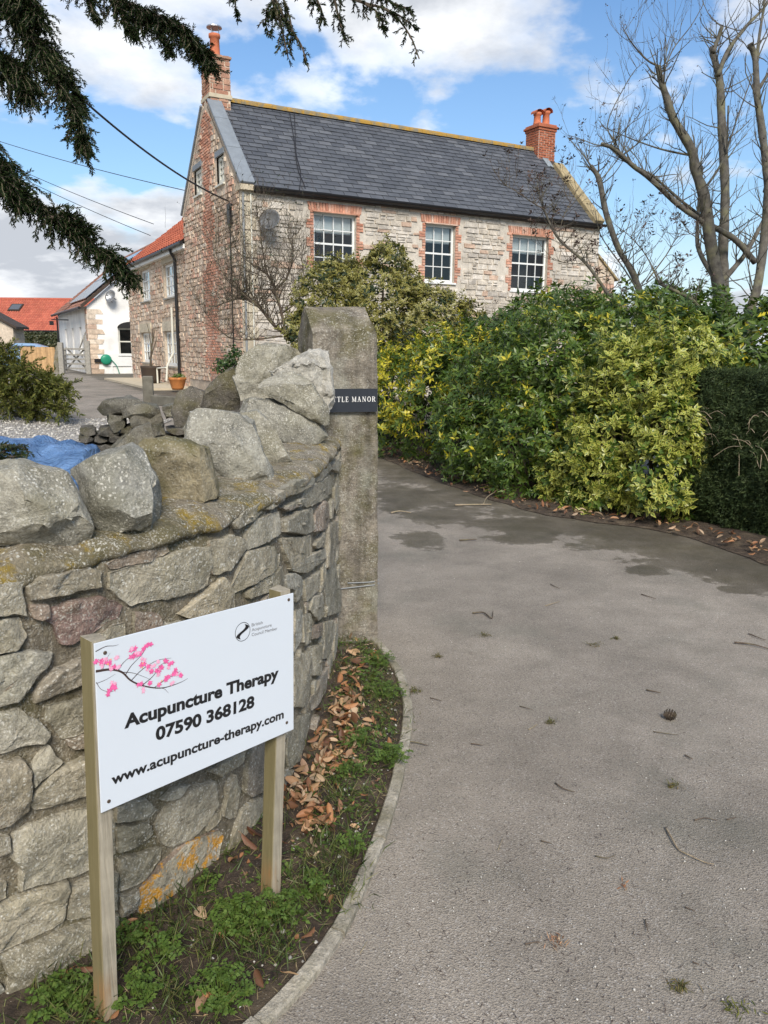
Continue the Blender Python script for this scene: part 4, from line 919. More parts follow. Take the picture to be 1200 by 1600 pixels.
pieces('brick', bq, F, 'house_brick', house, rs, (0.02, 0.035), limit=300, inset=0.006)
for r_ in wins:
    mb = MB(); mb.box(F(r_[0] - 0.05, r_[3] + 0.001, 0.03), HD * (r_[1] - r_[0] + 0.1), -HN * 0.045 + HN * 0.0, UZ * 0.032); mb.build('timber_lintel', 'house_brick', house)
# gable end
GF = lambda w_, z, d: HP(-d, w_, z)
def zroof(w_): return RIDGE - abs(w_ - HW / 2) / (HW / 2) * (RIDGE - EAVE)
def grect(x0, x1, y0, y1): a = gab(x0, (y0 + y1) / 2); b = gab(x1, (y0 + y1) / 2); c = gab((x0 + x1) / 2, y0); e = gab((x0 + x1) / 2, y1); return [min(a[0], b[0]), max(a[0], b[0]), e[1], c[1]]
GW = [grect(304, 315, 264, 305), grect(339, 350, 243, 288)]
wall_sheet('gable_wall', 0, HW, -0.1, EAVE, [], GF, 'gable_mortar', house)
# upper gable with the two attic windows cut in
us = sorted({0, HW / 2, HW, *GW[0][:2], *GW[1][:2]}); mb = MB()
for a, b in zip(us, us[1:]):
    hole = next((h for h in GW if h[0] <= (a + b) / 2 <= h[1]), None)
    if hole is None: mb.quad(GF(a, EAVE, 0), GF(b, EAVE, 0), GF(b, zroof(b), 0), GF(a, zroof(a), 0))
    else: mb.quad(GF(a, EAVE, 0), GF(b, EAVE, 0), GF(b, hole[2], 0), GF(a, hole[2], 0)); mb.quad(GF(a, hole[3], 0), GF(b, hole[3], 0), GF(b, zroof(b), 0), GF(a, zroof(a), 0))
mb.build('gable_top', 'gable_mortar', house)
for h in GW:
    window(house, h, GF, 2, 3, 'cream_paint', 0.10, 0.05, False, sill='cream_paint', rec=0.05)
    mb = MB(); mb.box(GF(h[0] - 0.08, h[3] + 0.01, 0.03), HN * (h[1] - h[0] + 0.16), HD * 0.05, UZ * 0.14); mb.build('stone_lintel', 'coping_grey', house)
def inbrick(w_, z): c = HW / 2 + 0.05 * math.sin(z * 3); return abs(w_ - c) < 0.50 + 0.35 * noise.noise(V((z * 1.3, 0, 4))) + 0.22 * noise.noise(V((z * 5, w_ * 5, 1))) + (0.2 if z < 3.8 else 0) and noise.noise(V((z * 1.1, w_ * 2, 8))) > -0.38
def gskip(u, z, a, b, c, d):
    if d > zroof(a) - 0.02 or d > zroof(b) - 0.02: return True
    return any(b > h[0] - 0.03 and a < h[1] + 0.03 and d > h[2] - 0.06 and c < h[3] + 0.16 for h in GW)
q = layout(0.05, HW, 0.6, RIDGE - 0.1, (0.10, 0.19), (0.14, 0.40), rs, lambda u, z, a, b, c, d: gskip(u, z, a, b, c, d) or inbrick(u, z), 0.02)
pieces('rubble', q, GF, 'gable_stone', house, rs, vis=lambda x, y: y < 500)
q = layout(0.5, HW - 0.5, 0.6, RIDGE - 0.1, (0.076, 0.077), (0.228, 0.23), rs, lambda u, z, a, b, c, d: gskip(u, z, a, b, c, d) or not inbrick(u, z), 0.003, 0.228)
pieces('flue_brick', q, GF, 'house_brick', house, rs, (0.012, 0.028), inset=0.006, vis=lambda x, y: y < 520)
# back and far walls
mb = MB(); mb.quad(HP(HL, HW, -.1), HP(0, HW, -.1), HP(0, HW, EAVE), HP(HL, HW, EAVE)); mb.add([HP(HL, 0, -.1), HP(HL, HW, -.1), HP(HL, HW, EAVE), HP(HL, HW / 2, RIDGE), HP(HL, 0, EAVE)], [(0, 1, 2, 3, 4)]); mb.build('rear_wall', 'house_mortar', house)
# roof
SLP = V((0, -(HW / 2), RIDGE - EAVE)); SL = math.hypot(HW / 2, RIDGE - EAVE); cw, cz_ = (HW / 2) / SL, (RIDGE - EAVE) / SL
def RP(u, v, d=0.0, back=False):      # v up the slope from the eave, d off the slope
    w_ = v * cw - d * cz_; return HP(u, w_ if not back else HW - w_, EAVE + v * cz_ + d * cw + 0.05)
mb = MB()
for bk in (False, True): mb.quad(RP(0.05, -0.2, 0, bk), RP(HL, -0.2, 0, bk), RP(HL, SL, 0, bk), RP(0.05, SL, 0, bk))
mb.build('roof_deck', 'timber_dark', house)
rowh = 0.192; sw_ = 0.40; items = []; v = -0.22; row = 0
def slate(u0, u1, v, back=False):
    t = rs.uniform(-.003, .003); lift = 0.030 + rs.uniform(-.003, .006); g_ = 0.008; l = min(rowh * 1.25, SL - v)
    bot = [RP(u0 + g_, v + t, lift, back), RP(u1 - g_, v + t, lift, back)]; top_ = [RP(u1 - g_, v + l, 0.008, back), RP(u0 + g_, v + l, 0.008, back)]
    low_ = [RP(u0 + g_, v + t, lift - 0.022, back), RP(u1 - g_, v + t, lift - 0.022, back)]
    fs = [(0, 1, 2, 3), (4, 5, 1, 0), (4, 0, 3), (1, 5, 2)]
    return bot + top_ + low_, (fs if not back else [f[::-1] for f in fs])
while v < SL - 0.05:
    u = 0.30 - (sw_ / 2 if row % 2 else 0)
    while u < HL - 0.30:
        a, b = max(u, 0.30), min(u + sw_, HL - 0.30)
        if b - a > 0.06: items.append((rs.random() if False else -a - v * 0.6, slate(a, b, v), row))
        u += sw_
    v += rowh; row += 1
items.sort(key=lambda i: -i[0])
for it in items[:300]: mb = MB(); mb.add(*it[1]); mb.build('roof_slate', 'slate', house)
mb = MB()
for it in items[300:]: mb.add(*it[1])
v = -0.22; row = 0
while v < SL - 0.05:
    u = 0.30
    while u < HL - 0.30: mb.add(*slate(u, u + 0.4, v, True)); u += 0.4
    v += rowh
o = mb.build('roof_slate', 'slate', house); o['kind'] = 'stuff'
# ridge tiles, gently sagging
u = 0.55
while u < HL - 0.75:
    mb = MB(); vs = []
    for i in range(3):
        uu = u + 0.445 * i / 2
        for k in range(7):
            a = math.pi * (k / 6) * 1.1 - 0.15; vs.append(HP(uu, HW / 2 + 0.14 * math.cos(a), RIDGE + 0.02 + 0.13 * math.sin(a) + 0.012 * noise.noise(V((uu * 3, k, 0)))))
    mb.add(vs, [(i * 7 + k, i * 7 + k + 1, (i + 1) * 7 + k + 1, (i + 1) * 7 + k) for i in range(2) for k in range(6)]); mb.build('ridge_tile', 'ridge_lichen', house); u += 0.45
# copings: three grey slabs over the near gable, lichened stone over the far one
for bk in (False, True):
    for (va, vb) in ((-0.12, 1.32), (1.335, 2.62), (2.635, 3.50)):
        mb = MB(); p0 = RP(-0.05, va, 0.10, bk); mb.box(p0, HD * 0.40, RP(-0.05, vb, 0.10, bk) - p0, RP(-0.05, va, 0.17, bk) - p0); o = mb.build('coping_slab', 'coping_grey', house)
        b_ = o.modifiers.new('bevel', 'BEVEL'); b_.width = 0.012
    mb = MB(); p0 = RP(-0.0, -0.10, -0.1, bk); mb.box(p0, HD * 0.30, RP(0, SL - 0.3, -0.1, bk) - p0, RP(0, -0.10, 0.098, bk) - p0); mb.build('parapet', 'gable_mortar', house)
    for (va, vb) in ((-0.05, 0.9), (0.91, 1.9), (1.91, 3.0)):
        mb = MB(); p0 = RP(HL - 0.32, va, 0.0, bk); mb.box(p0, HD * 0.40, RP(HL - 0.32, vb, 0.0, bk) - p0, RP(HL - 0.32, va, 0.16, bk) - p0); o = mb.build('coping_stone', 'coping_lichen', house); o.modifiers.new('bevel', 'BEVEL').width = 0.02
mb = MB(); mb.box(HP(-0.04, -0.16, EAVE - 0.10), HD * 0.36, HN * 0.4, UZ * 0.13); mb.build('kneeler', 'cream_stone', house)
mb = MB(); p0 = RP(HL - 0.55, SL - 0.95, 0.03); mb.box(p0, HD * 0.24, RP(HL - 0.55, SL - 0.1, 0.03) - p0, RP(HL - 0.55, SL - 0.95, 0.045) - p0); mb.build('lead_flashing', 'lead', house)
# gutter and fascia
mb = MB(); mb.box(HP(0.36, -0.13, EAVE - 0.13), HD * (HL - 0.4), HN * 0.125, UZ * 0.10); mb.build('fascia', 'timber_dark', house)
mb = MB(); vs = []
for i in range(2):
    for k in range(9): a = math.pi + math.pi * k / 8; vs.append(HP(0.3 if i == 0 else HL + 0.05, -0.215 + 0.075 * math.cos(a), EAVE - 0.005 + 0.075 * math.sin(a)))
mb.add(vs, [(k, k + 1, 9 + k + 1, 9 + k) for k in range(8)] + [tuple(range(9)), tuple(range(9, 18))[::-1]]); mb.build('gutter', 'black_plastic', house)
for px_ in (374, 391):
    u_, _ = fac(px_, 330); mb = MB(); mb.tube([HP(max(u_, 0.06), -0.06, EAVE - 0.15), HP(max(u_, 0.06), -0.06, 0.3)], 0.03 if px_ == 374 else 0.018, 8); mb.build('downpipe', 'wire_grey' if px_ == 374 else 'cream_paint', house)
# thin cable hanging over the slates
for k, xs_ in enumerate((((452, 172), (459, 215), (465, 262), (474, 285), (477, 294)), ((460, 172), (461, 200), (463, 240), (470, 270), (468, 296)))):
    q = []
    for x, y in xs_:
        n_ = V((0, 0, 0)) + (HN * -cz_ + UZ * cw); p = onplane(x, y, RP(0, 0, 0.045), n_); q.append(p)
    mb = MB(); mb.tube(catmull(q, 5), 0.012, 5); mb.build('roof_cable', 'cable_black', house)
# chimneys
def stack(u0, u1, w0, w1, z0, z1, mat, mort, ch, wl, rng, cap, bond):
    mb = MB(); mb.box(HP(u0, w0, z0), HD * (u1 - u0), HN * (w1 - w0), UZ * (z1 - z0)); mb.build('chimney_core', mort, house)
    k = lambda *a: False
    for fm, L in ((lambda a, z, d: HP(u0 + a, w0 - d, z), u1 - u0), (lambda a, z, d: HP(u0 - d, w1 - a, z), w1 - w0), (lambda a, z, d: HP(u1 + d, w0 + a, z), w1 - w0)):
        pieces('chimney_block' if bond is None else 'chimney_brick', layout(0.0, L, z0, z1, ch, wl, rng, k, 0.006 if bond is None else 0.003, bond), fm, mat, house, rng, (0.012, 0.025), limit=110, inset=0.008)
    for e, za, zb in cap: mb = MB(); mb.box(HP(u0 - e, w0 - e, za), HD * (u1 - u0 + 2 * e), HN * (w1 - w0 + 2 * e), UZ * (zb - za)); o = mb.build('chimney_cap', mat, house); o.modifiers.new('bevel', 'BEVEL').width = 0.012
zc1 = gab(338, 98, 0.35)[1]
stack(0.04, 0.60, 2.38, 3.12, RIDGE - 0.35, zc1, 'chimney_stone', 'gable_mortar', (0.12, 0.16), (0.2, 0.36), rs, [(0.05, zc1, zc1 + 0.07)], None)
mb = MB(); mb.box(HP(0.0, 2.34, RIDGE - 0.02), HD * 0.64, HN * 0.82, UZ * 0.10); o = mb.build('chimney_base', 'cream_stone', house)
def pot(c, r, h, cowl):
    mb = MB(); mb.lathe(c, [(r * 1.1, 0), (r * 1.1, 0.06), (r, 0.08), (r * 0.9, h - 0.1), (r * 1.12, h - 0.08), (r * 1.12, h), (r * 0.8, h), (r * 0.8, h - 0.2)], 18); o = mb.build('chimney_pot', 'terracotta', house, True)
    if cowl == 'disc':
        mb = MB(); mb.lathe(c + UZ * (h + 0.16), [(r * 1.5, 0), (r * 1.45, 0.03), (r * 0.6, 0.07), (0.01, 0.08)], 18)
        for k in range(3): a = 2.1 * k; q = c + V((math.cos(a), math.sin(a), 0)) * r * 0.85; mb.tube([q + UZ * (h - 0.08), q + UZ * (h + 0.17)], 0.012, 5)
        mb.build('cowl', 'aluminium', o)
    if cowl == 'hood':
        vs = []; mb = MB()
        for i in range(2):
            for k in range(9): a = math.pi * k / 8; vs.append(c + HD * (r * 1.3 * math.cos(a)) + HN * (r * 1.25 * (1 if i else -1)) + UZ * (h - 0.02 + r * 0.9 * math.sin(a)))
        vs2 = [v_ - UZ * 0.03 for v_ in vs]; mb.add(vs + vs2, [(k, k + 1, 9 + k + 1, 9 + k) for k in range(8)] + [(18 + k, 27 + k, 28 + k, 19 + k) for k in range(8)]); mb.build('hood', 'terracotta', o)
pot(HP(0.32, 2.75, zc1 + 0.07), 0.14, 0.62, 'disc')
zc2 = onplane(858, 196, HP(0, 2.4, 0), HN).z - 0.18
stack(11.28, 11.98, 2.40, 3.10, RIDGE - 0.55, zc2, 'chimney_brick', 'brick_mortar', (0.077, 0.078), (0.228, 0.23), rs, [(0.035, zc2, zc2 + 0.08), (0.075, zc2 + 0.083, zc2 + 0.16), (0.03, zc2 + 0.162, zc2 + 0.22)], 0.228)
pot(HP(11.45, 2.75, zc2 + 0.22), 0.125, 0.40, 'hood'); pot(HP(11.80, 2.72, zc2 + 0.22), 0.125, 0.48, 'hood')
# side lean-to beyond the far gable
lu, lz = fac(940, 398); eu, ez = fac(964, 434)
mb = MB(); mb.prism([HP(HL + 0.02, 0.12, -.1), HP(eu, 0.12, -.1), HP(eu, 0.12, ez), HP(HL + 0.02, 0.12, lz)], HN * 2.6); mb.build('lean_to_wall', 'gable_mortar', house)
q = layout(HL + 0.04, eu, 1.6, lz, (0.10, 0.17), (0.14, 0.34), rs, lambda u, z, a, b, c, d: d > lz + (ez - lz) * (b - HL) / (eu - HL) - 0.02, 0.015)
pieces('lean_to_stone', q, lambda u, z, d: HP(u, 0.12 - d, z), 'gable_stone', house, rs)
mb = MB(); p0 = HP(HL + 0.02, 0.05, lz + 0.01); mb.box(p0, HP(eu + 0.12, 0.05, ez - 0.10) - p0, HN * 0.3, UZ * 0.07); mb.build('lean_to_coping', 'coping_lichen', house)

# ------------------------------------------------------------------ rear wing with the red roof
wing = thing('rear_wing', 'lower rubble stone wing with red pantile roof joined to the slate roofed house', 'house', HP(1.5, 10.5, 0.2))
AU = 0.10; AF = lambda w_, z, d: HP(AU - d, w_, z); W0, W1_ = 5.42, 15.3
def arect(x0, x1, y0, y1):
    a = gab(x0, (y0 + y1) / 2, AU); b = gab(x1, (y0 + y1) / 2, AU); c = gab((x0 + x1) / 2, y0, AU); e = gab((x0 + x1) / 2, y1, AU); return [min(a[0], b[0]), max(a[0], b[0]), e[1], c[1]]
AE = gab(285, 384, AU)[1]
AW = [arect(256, 274, 411, 465), arect(220, 234, 421, 471), arect(258, 277, 518, 572), arect(222, 237, 520, 566)]
wall_sheet('wing_wall', W0, W1_, 0.0, AE, AW, AF, 'gable_mortar', wing)
for r_ in AW: window(wing, r_, AF, 4, 3, 'white_paint', 0.08, 0.035, False, sill='grey_wood', rec=0.08)
for r_ in AW:
    pieces('head_stone', [[(r_[0] - 0.15, r_[3] + 0.02), (r_[1] + 0.15, r_[3] + 0.02), (r_[1] + 0.15, r_[3] + 0.36), (r_[0] - 0.15, r_[3] + 0.36)]], AF, 'quoin', wing, rs, (0.04, 0.05))
def askip(u, z, a, b, c, d): return any(b > h[0] - 0.03 and a < h[1] + 0.03 and d > h[2] - 0.08 and c < h[3] + 0.02 for h in AW) or any(b > h[0] - 0.15 and a < h[1] + 0.15 and d > h[3] and c < h[3] + 0.37 for h in AW)
pieces('stone', layout(W0 + 0.02, W1_, 0.25, AE - 0.02, (0.11, 0.2), (0.18, 0.48), rs, askip, 0.03), AF, 'gable_stone', wing, rs)
AR = 2.6; zr = onplane(288, 345, HP(AR, 0, 0), HD).z
mb = MB(); mb.quad(HP(AU, W1_, 0), HP(AR * 2, W1_, 0), HP(AR * 2, W1_, AE), HP(AU, W1_, AE)); mb.add([HP(AU, W1_, AE), HP(AR * 2, W1_, AE), HP(AR, W1_, zr)], [(0, 1, 2)]); mb.build('end_wall', 'gable_mortar', wing)
def tiled(name, mat, parent, P, ra, rb, na, nb, amp, limit=0):
    """rows of roll tiles: P(a, b, h); ra along the eave, rb up the slope; one strip of tiles a row"""
    mb = MB()
    for j in range(nb):
        b0 = rb[0] + (rb[1] - rb[0]) * j / nb; b1 = rb[0] + (rb[1] - rb[0]) * (j + 1.15) / nb
        for i in range(na):
            a0 = ra[0] + (ra[1] - ra[0]) * i / na; da = (ra[1] - ra[0]) / na; vs = []
            for bb, lift in ((b0, 0.035), (min(b1, rb[1]), 0.008)):
                for k in range(5): vs.append(P(a0 + da * k / 4, bb, lift + amp * (0.5 - 0.5 * math.cos(2 * math.pi * k / 4)) + rs.uniform(-.003, .003)))
            vs += [P(a0 + da * k / 4, b0, 0.0) for k in range(5)]
            mb.add(vs, [(k, k + 1, 5 + k + 1, 5 + k) for k in range(4)] + [(10 + k, 10 + k + 1, k + 1, k) for k in range(4)])
    o = mb.build(name, mat, parent); o['kind'] = 'stuff'; return o
asl = math.hypot(AR, zr - AE)
def AP(w_, v, d): return HP(AU - 0.2 + (AR - AU + 0.2) * v - d * (zr - AE) / asl, w_, AE + (zr - AE) * v + 0.05 + d * AR / asl)
tiled('roof_tile', 'pantile', wing, AP, (W1_ + 0.15, W0 + 0.1), (0, 1), 30, 11, 0.04)
mb = MB(); mb.quad(AP(W1_ + .1, 0, -.02), AP(W0, 0, -.02), AP(W0, 1, -.02), AP(W1_ + .1, 1, -.02)); mb.quad(HP(AR, W0, zr), HP(AR * 2 + .2, W0, AE), HP(AR * 2 + .2, W1_, AE), HP(AR, W1_, zr)); mb.build('roof_deck', 'timber_dark', wing)
mb = MB(); mb.tube([HP(AR, W0, zr + 0.06), HP(AR, W1_ + .1, zr + 0.06)], 0.11, 8); mb.build('ridge', 'pantile', wing)
mb = MB(); mb.tube([HP(AU - 0.24, W0 - 0.05, AE + 0.0), HP(AU - 0.24, W1_, AE + 0.0)], 0.06, 8); mb.build('gutter', 'black_plastic', wing)
mb = MB(); mb.box(HP(AU - 0.18, W0, AE - 0.16), HN * (W1_ - W0), HD * 0.17, UZ * 0.13); mb.build('fascia', 'white_paint', wing)
mb = MB(); wp = gab(281, 500, AU)[0]; mb.tube([HP(AU - 0.24, wp, AE), HP(AU - 0.20, wp, AE - 0.15), HP(AU - 0.09, wp, AE - 0.35), HP(AU - 0.09, wp, 0.25)], 0.055, 8); mb.build('downpipe', 'black_plastic', wing)
mb = MB(); mb.box(HP(-1.3, W0 - 0.2, 0.1), HD * 1.42, HN * (W1_ - W0 - 1.0), UZ * 0.22); o = mb.build('paved_terrace', 'cream_stone', None); o['kind'] = 'structure'

# ------------------------------------------------------------------ white rendered house
WC = gnd(142, 584, 0.25); WC.z = 0
def WP(u, w_, z): return WC + HD * u + HN * w_ + V((0, 0, z))
wh = thing('white_house', 'white rendered house with rough quoins, brown tiled roof and solar panels', 'house', WC)
WE = (onplane(142, 476, WC, HD)).z; WWD = 7.6; WR = WE + 3.4; WLEN = 12.0
GWF = lambda u, z, d: WP(u, -d, z)
gwn = onplane(184, 512, WC, HN); gwm = onplane(199, 556, WC, HN); gu0 = (gwn - WC).dot(HD); gu1 = gu0 + 1.3
GH = [gu0, gu1, gwm.z, gwn.z]
wall_sheet('gable_wall', 0, WWD, 0.0, WE, [GH], GWF, 'render_white', wh, 0.2)
mb = MB(); mb.add([WP(0, 0, WE), WP(WWD, 0, WE), WP(WWD / 2, 0, WR)], [(0, 1, 2)]); mb.build('gable_top', 'render_white', wh)
window(wh, GH, GWF, 2, 2, 'cream_paint', 0.09, 0.06, False, sill='grey_wood', rec=0.1)
mb = MB()   # arched head over the window
vs = [WP((gu0 + gu1) / 2 + 0.68 * math.cos(a), -0.02, GH[3] - 0.02 + 0.32 * math.sin(a)) for a in [math.pi * k / 12 for k in range(13)]]; mb.add(vs, [tuple(range(13))[::-1]]); mb.build('arch_head', 'room_dark', wh)
LF = lambda w_, z, d: WP(-d, w_, z)
arch = []
for x in (104, 114.5, 126.5):
    p = onplane(x, 530, WC, HD); arch.append((p - WC).dot(HN))
AH = [[a - 0.36, a + 0.36, 1.15, 2.55] for a in arch]
wall_sheet('side_wall', 0, WLEN, 0.0, WE, AH, LF, 'render_white', wh, 0.2)
for h in AH:
    window(wh, h, LF, 1, 2, 'white_paint', 0.07, 0.04, False, sill='white_paint', rec=0.12)
    mb = MB(); c_ = (h[0] + h[1]) / 2; mb.add([LF(c_ + 0.36 * math.cos(a), h[3] - 0.01 + 0.36 * math.sin(a), 0.012) for a in [math.pi * k / 10 for k in range(11)]], [tuple(range(11))]); mb.build('arch_head', 'blind_white', wh)
for k in range(14):
    z = 0.25 + k * 0.24; a = 0.42 if k % 2 else 0.72
    if z + 0.24 < WE:
        pieces('quoin', [[(0.0, z), (a * rs.uniform(.85, 1.1), z), (a * rs.uniform(.85, 1.1), z + 0.23), (0.0, z + 0.23)]], GWF, 'gable_stone', wh, rs, (0.02, 0.05))
        pieces('quoin', [[(0.0, z), (0.95 - a * 0.6, z), (0.95 - a * 0.6, z + 0.23), (0.0, z + 0.23)]], LF, 'gable_stone', wh, rs, (0.02, 0.05))
wsl = math.hypot(WWD / 2, WR - WE)
def WRP(w_, v, d): return WP(-0.3 + (WWD / 2 + 0.3) * v - d * (WR - WE) / wsl, w_, WE - 0.1 + (WR - WE + 0.1) * v + d * (WWD / 2) / wsl)
tiled('roof_tile', 'brown_tile', wh, WRP, (-0.25, WLEN), (0, 1), 40, 16, 0.03)
mb = MB(); mb.quad(WRP(-.2, 0, -.02), WRP(WLEN, 0, -.02), WRP(WLEN, 1, -.02), WRP(-.2, 1, -.02)); mb.quad(WP(WWD / 2, -.2, WR), WP(WWD + .3, -.2, WE - .1), WP(WWD + .3, WLEN, WE - .1), WP(WWD / 2, WLEN, WR)); mb.build('roof_deck', 'timber_dark', wh)
mb = MB()
for a_, b_ in ((WP(-0.3, -0.24, WE - 0.16), WP(WWD / 2, -0.24, WR - 0.06)), (WP(WWD / 2, -0.24, WR - 0.06), WP(WWD + .3, -0.24, WE - 0.16))): mb.box(a_, b_ - a_, HN * 0.05, UZ * 0.20)
mb.build('bargeboard', 'timber_dark', wh)
mb = MB(); mb.tube([WP(-0.36, -0.2, WE - 0.1), WP(-0.36, WLEN, WE - 0.1)], 0.07, 8); mb.tube([WP(-0.1, WLEN - 0.3, WE - 0.2), WP(-0.1, WLEN - 0.3, 0)], 0.05, 8); mb.build('gutter', 'black_plastic', wh)
for i in range(6):
    a0 = 0.9 + i * 1.05; mb = MB(); p0 = WRP(a0, 0.12, 0.10); mb.box(p0, WRP(a0 + 1.0, 0.12, 0.10) - p0, WRP(a0, 0.83, 0.10) - p0, WRP(a0, 0.12, 0.14) - p0); o = mb.build('solar_panel', 'solar_glass', wh)
    mb = MB(); mb.box(WRP(a0, 0.47, 0.141), WRP(a0 + 1.0, 0.47, 0.141) - WRP(a0, 0.47, 0.141), WRP(a0, 0.48, 0.141) - WRP(a0, 0.47, 0.141), WRP(a0, 0.47, 0.15) - WRP(a0, 0.47, 0.141)); mb.build('panel_rail', 'aluminium', o)
mb = MB(); c_ = onplane(107, 500, WC, HD); mb.tube([c_ + HD * 0.05, c_ - HD * 0.9], 0.03, 6); mb.tube([c_ + HD * 0.05 + UZ * 0.8 - HN * 1.5, c_ - HD * 0.8], 0.015, 5); mb.box(c_ - HD * 1.0 - UZ * 0.3 - HN * 0.15, HD * 0.2, HN * 0.3, UZ * 0.22); mb.build('lamp_bracket', 'black_plastic', wh)
# satellite dishes
def dish(c, face, r, mat, label):
    t = thing('satellite_dish', label, 'satellite dish', c); face = V(face).normalized(); mb = MB()
    mb.lathe(c, [(r * x, 0.55 * r * x * x - 0.1 * r) for x in (0.02, 0.3, 0.55, 0.8, 1.0)] + [(r * x, 0.55 * r * x * x - 0.1 * r - 0.02) for x in (1.0, 0.5, 0.02)], 24, face); mb.build('bowl', mat, t, True)
    mb = MB(); low_ = c - UZ * r * 0.9; mb.tube([low_, c + face * r * 1.1 - UZ * r * 0.25], 0.012, 5); mb.build('arm', 'dish_grey', t)
    mb = MB(); q = c + face * r * 1.1 - UZ * r * 0.25; mb.lathe(q, [(0.03, -0.05), (0.035, 0.03), (0.01, 0.04)], 10, face); mb.build('receiver', 'dish_grey', t)
    mb = MB(); mb.tube([c - face * 0.02, c - face * 0.3], 0.025, 6); mb.build('bracket', 'dish_grey', t)
p = onplane(423, 346, HP(0, -0.32, 0), HN); dish(p, V((-0.15, -0.9, 0.35)), 0.27, 'dish_grey', 'dark satellite dish on the stone house front behind the bare shrub')
p = onplane(175, 464, WP(0, -0.3, 0), HN); dish(p, V((-0.35, -0.85, 0.35)), 0.30, 'aluminium', 'grey satellite dish high on the white gable')
# ------------------------------------------------------------------ far red roofed house
fh = thing('red_roof_bungalow', 'distant low house with bright orange red tiled roof and one skylight', 'house', (-30, 62, 0.2))
fy = 62.0
def at_y(px, py, y): d = ray(px, py); return CC + d * (y / d.y)
a = at_y(-90, 466, fy + 4.5); b = at_y(104, 470, fy + 4.5); c = at_y(104, 519, fy); d_ = at_y(-90, 514, fy)
zr_, ze_ = (a.z + b.z) / 2, (c.z + d_.z) / 2; x0_, x1_ = d_.x, c.x + 2.0
def FP(x, v, h): return V((x, fy + 4.5 * v - h * 0.5, ze_ + (zr_ - ze_) * v + h * 0.85))
tiled('roof_tile', 'orange_tile', fh, FP, (x0_, x1_), (0, 1), 60, 18, 0.06)
mb = MB(); mb.quad(FP(x0_, 0, -.03), FP(x1_, 0, -.03), FP(x1_, 1, -.03), FP(x0_, 1, -.03)); mb.quad(V((x1_, fy + 9, ze_)), V((x0_, fy + 9, ze_)), V((x0_, fy + 4.5, zr_)), V((x1_, fy + 4.5, zr_))); mb.build('roof_deck', 'timber_dark', fh)
mb = MB(); mb.box(V((x0_ + 0.4, fy + 0.5, 0.1)), V((x1_ - x0_ - 0.8, 0, 0)), V((0, 8, 0)), V((0, 0, ze_ - 0.05))); mb.build('wall', 'render_white', fh)
mb = MB(); mb.tube([V((x0_, fy + 4.5, zr_ + 0.05)), V((x1_, fy + 4.5, zr_ + 0.05))], 0.13, 8); mb.build('ridge', 'orange_tile', fh)
mb = MB(); mb.tube([V((x0_, fy - 0.05, ze_ - 0.02)), V((x1_, fy - 0.05, ze_ - 0.02))], 0.07, 6); mb.build('gutter', 'black_plastic', fh)
sk = onplane(24.5, 482, FP(0, 0, 0), V((0, -(zr_ - ze_), 4.5)).normalized()); v_ = (sk.z - ze_) / (zr_ - ze_)
mb = MB(); p0 = FP(sk.x - 0.45, v_ - 0.11, 0.05); mb.box(p0, V((0.95, 0, 0)), FP(sk.x - 0.45, v_ + 0.11, 0.05) - p0, FP(sk.x - 0.45, v_ - 0.11, 0.14) - p0); o = mb.build('skylight', 'timber_dark', fh)
mb = MB(); p0 = FP(sk.x - 0.36, v_ - 0.08, 0.145); mb.box(p0, V((0.77, 0, 0)), FP(sk.x - 0.36, v_ + 0.08, 0.145) - p0, FP(sk.x - 0.36, v_ - 0.08, 0.155) - p0); mb.build('pane', 'solar_glass', o)
# small neighbour gable at the far left edge
nb = thing('grey_outbuilding', 'small grey outbuilding with a dark roof edge at the left picture edge', 'outbuilding', (-24, 50, 0.2))
p = at_y(0, 545, 50); q_ = at_y(20, 512, 50); e_ = at_y(0, 497, 50)
mb = MB(); mb.prism([V((p.x - 4, 50, 0.1)), V((q_.x, 50, 0.1)), V((q_.x, 50, q_.z)), V((p.x - 1.0, 50, e_.z + 0.5)), V((p.x - 4, 50, q_.z))], V((0, 1.5, 0))); mb.build('wall', 'gable_mortar', nb)
mb = MB(); k0 = V((p.x - 1.0, 49.8, e_.z + 0.52)); mb.box(k0, V((q_.x + 0.3, 49.8, q_.z - 0.08)) - k0, V((0, 1.8, 0)), V((0, 0, 0.14))); mb.box(V((p.x - 4.3, 49.8, q_.z - 0.08)), k0 - V((p.x - 4.3, 49.8, q_.z - 0.08)) , V((0, 1.8, 0)), V((0, 0, 0.14))); mb.build('roof', 'timber_dark', nb)
# ------------------------------------------------------------------ plants: helpers
def unit(a): return a / np.maximum(1e-9, np.linalg.norm(a, axis=1, keepdims=True))
def leaf_mesh(name, pos, axis, nrm, ln, wd, mat, fold=0.18, curl=0.12):
    n = len(pos); axis = unit(axis); nrm = unit(nrm - axis * np.sum(nrm * axis, 1, keepdims=True)); side = np.cross(axis, nrm)
    ln = np.broadcast_to(ln, n)[:, None]; wd = np.broadcast_to(wd, n)[:, None]
    v0 = pos; v1 = pos + axis * ln * 0.42 + side * wd * 0.5; v3 = pos + axis * ln * 0.42 - side * wd * 0.5
    v2 = pos + axis * ln - nrm * ln * curl; v4 = pos + axis * ln * 0.5 - nrm * wd * fold
    vs = np.stack([v0, v1, v2, v3, v4], 1).reshape(-1, 3); b = (np.arange(n) * 5)[:, None]
    fs = np.concatenate([b + np.array([[0, 4, 1]]), b + np.array([[1, 4, 2]]), b + np.array([[2, 4, 3]]), b + np.array([[3, 4, 0]])], 1).reshape(-1, 3)
    me = np_mesh(name, vs, fs, mat); at = me.attributes.new('rim', 'FLOAT', 'POINT'); at.data.foreach_set('value', np.tile(np.array([1, 1, 1, 1, 0], np.float32), n)); return me
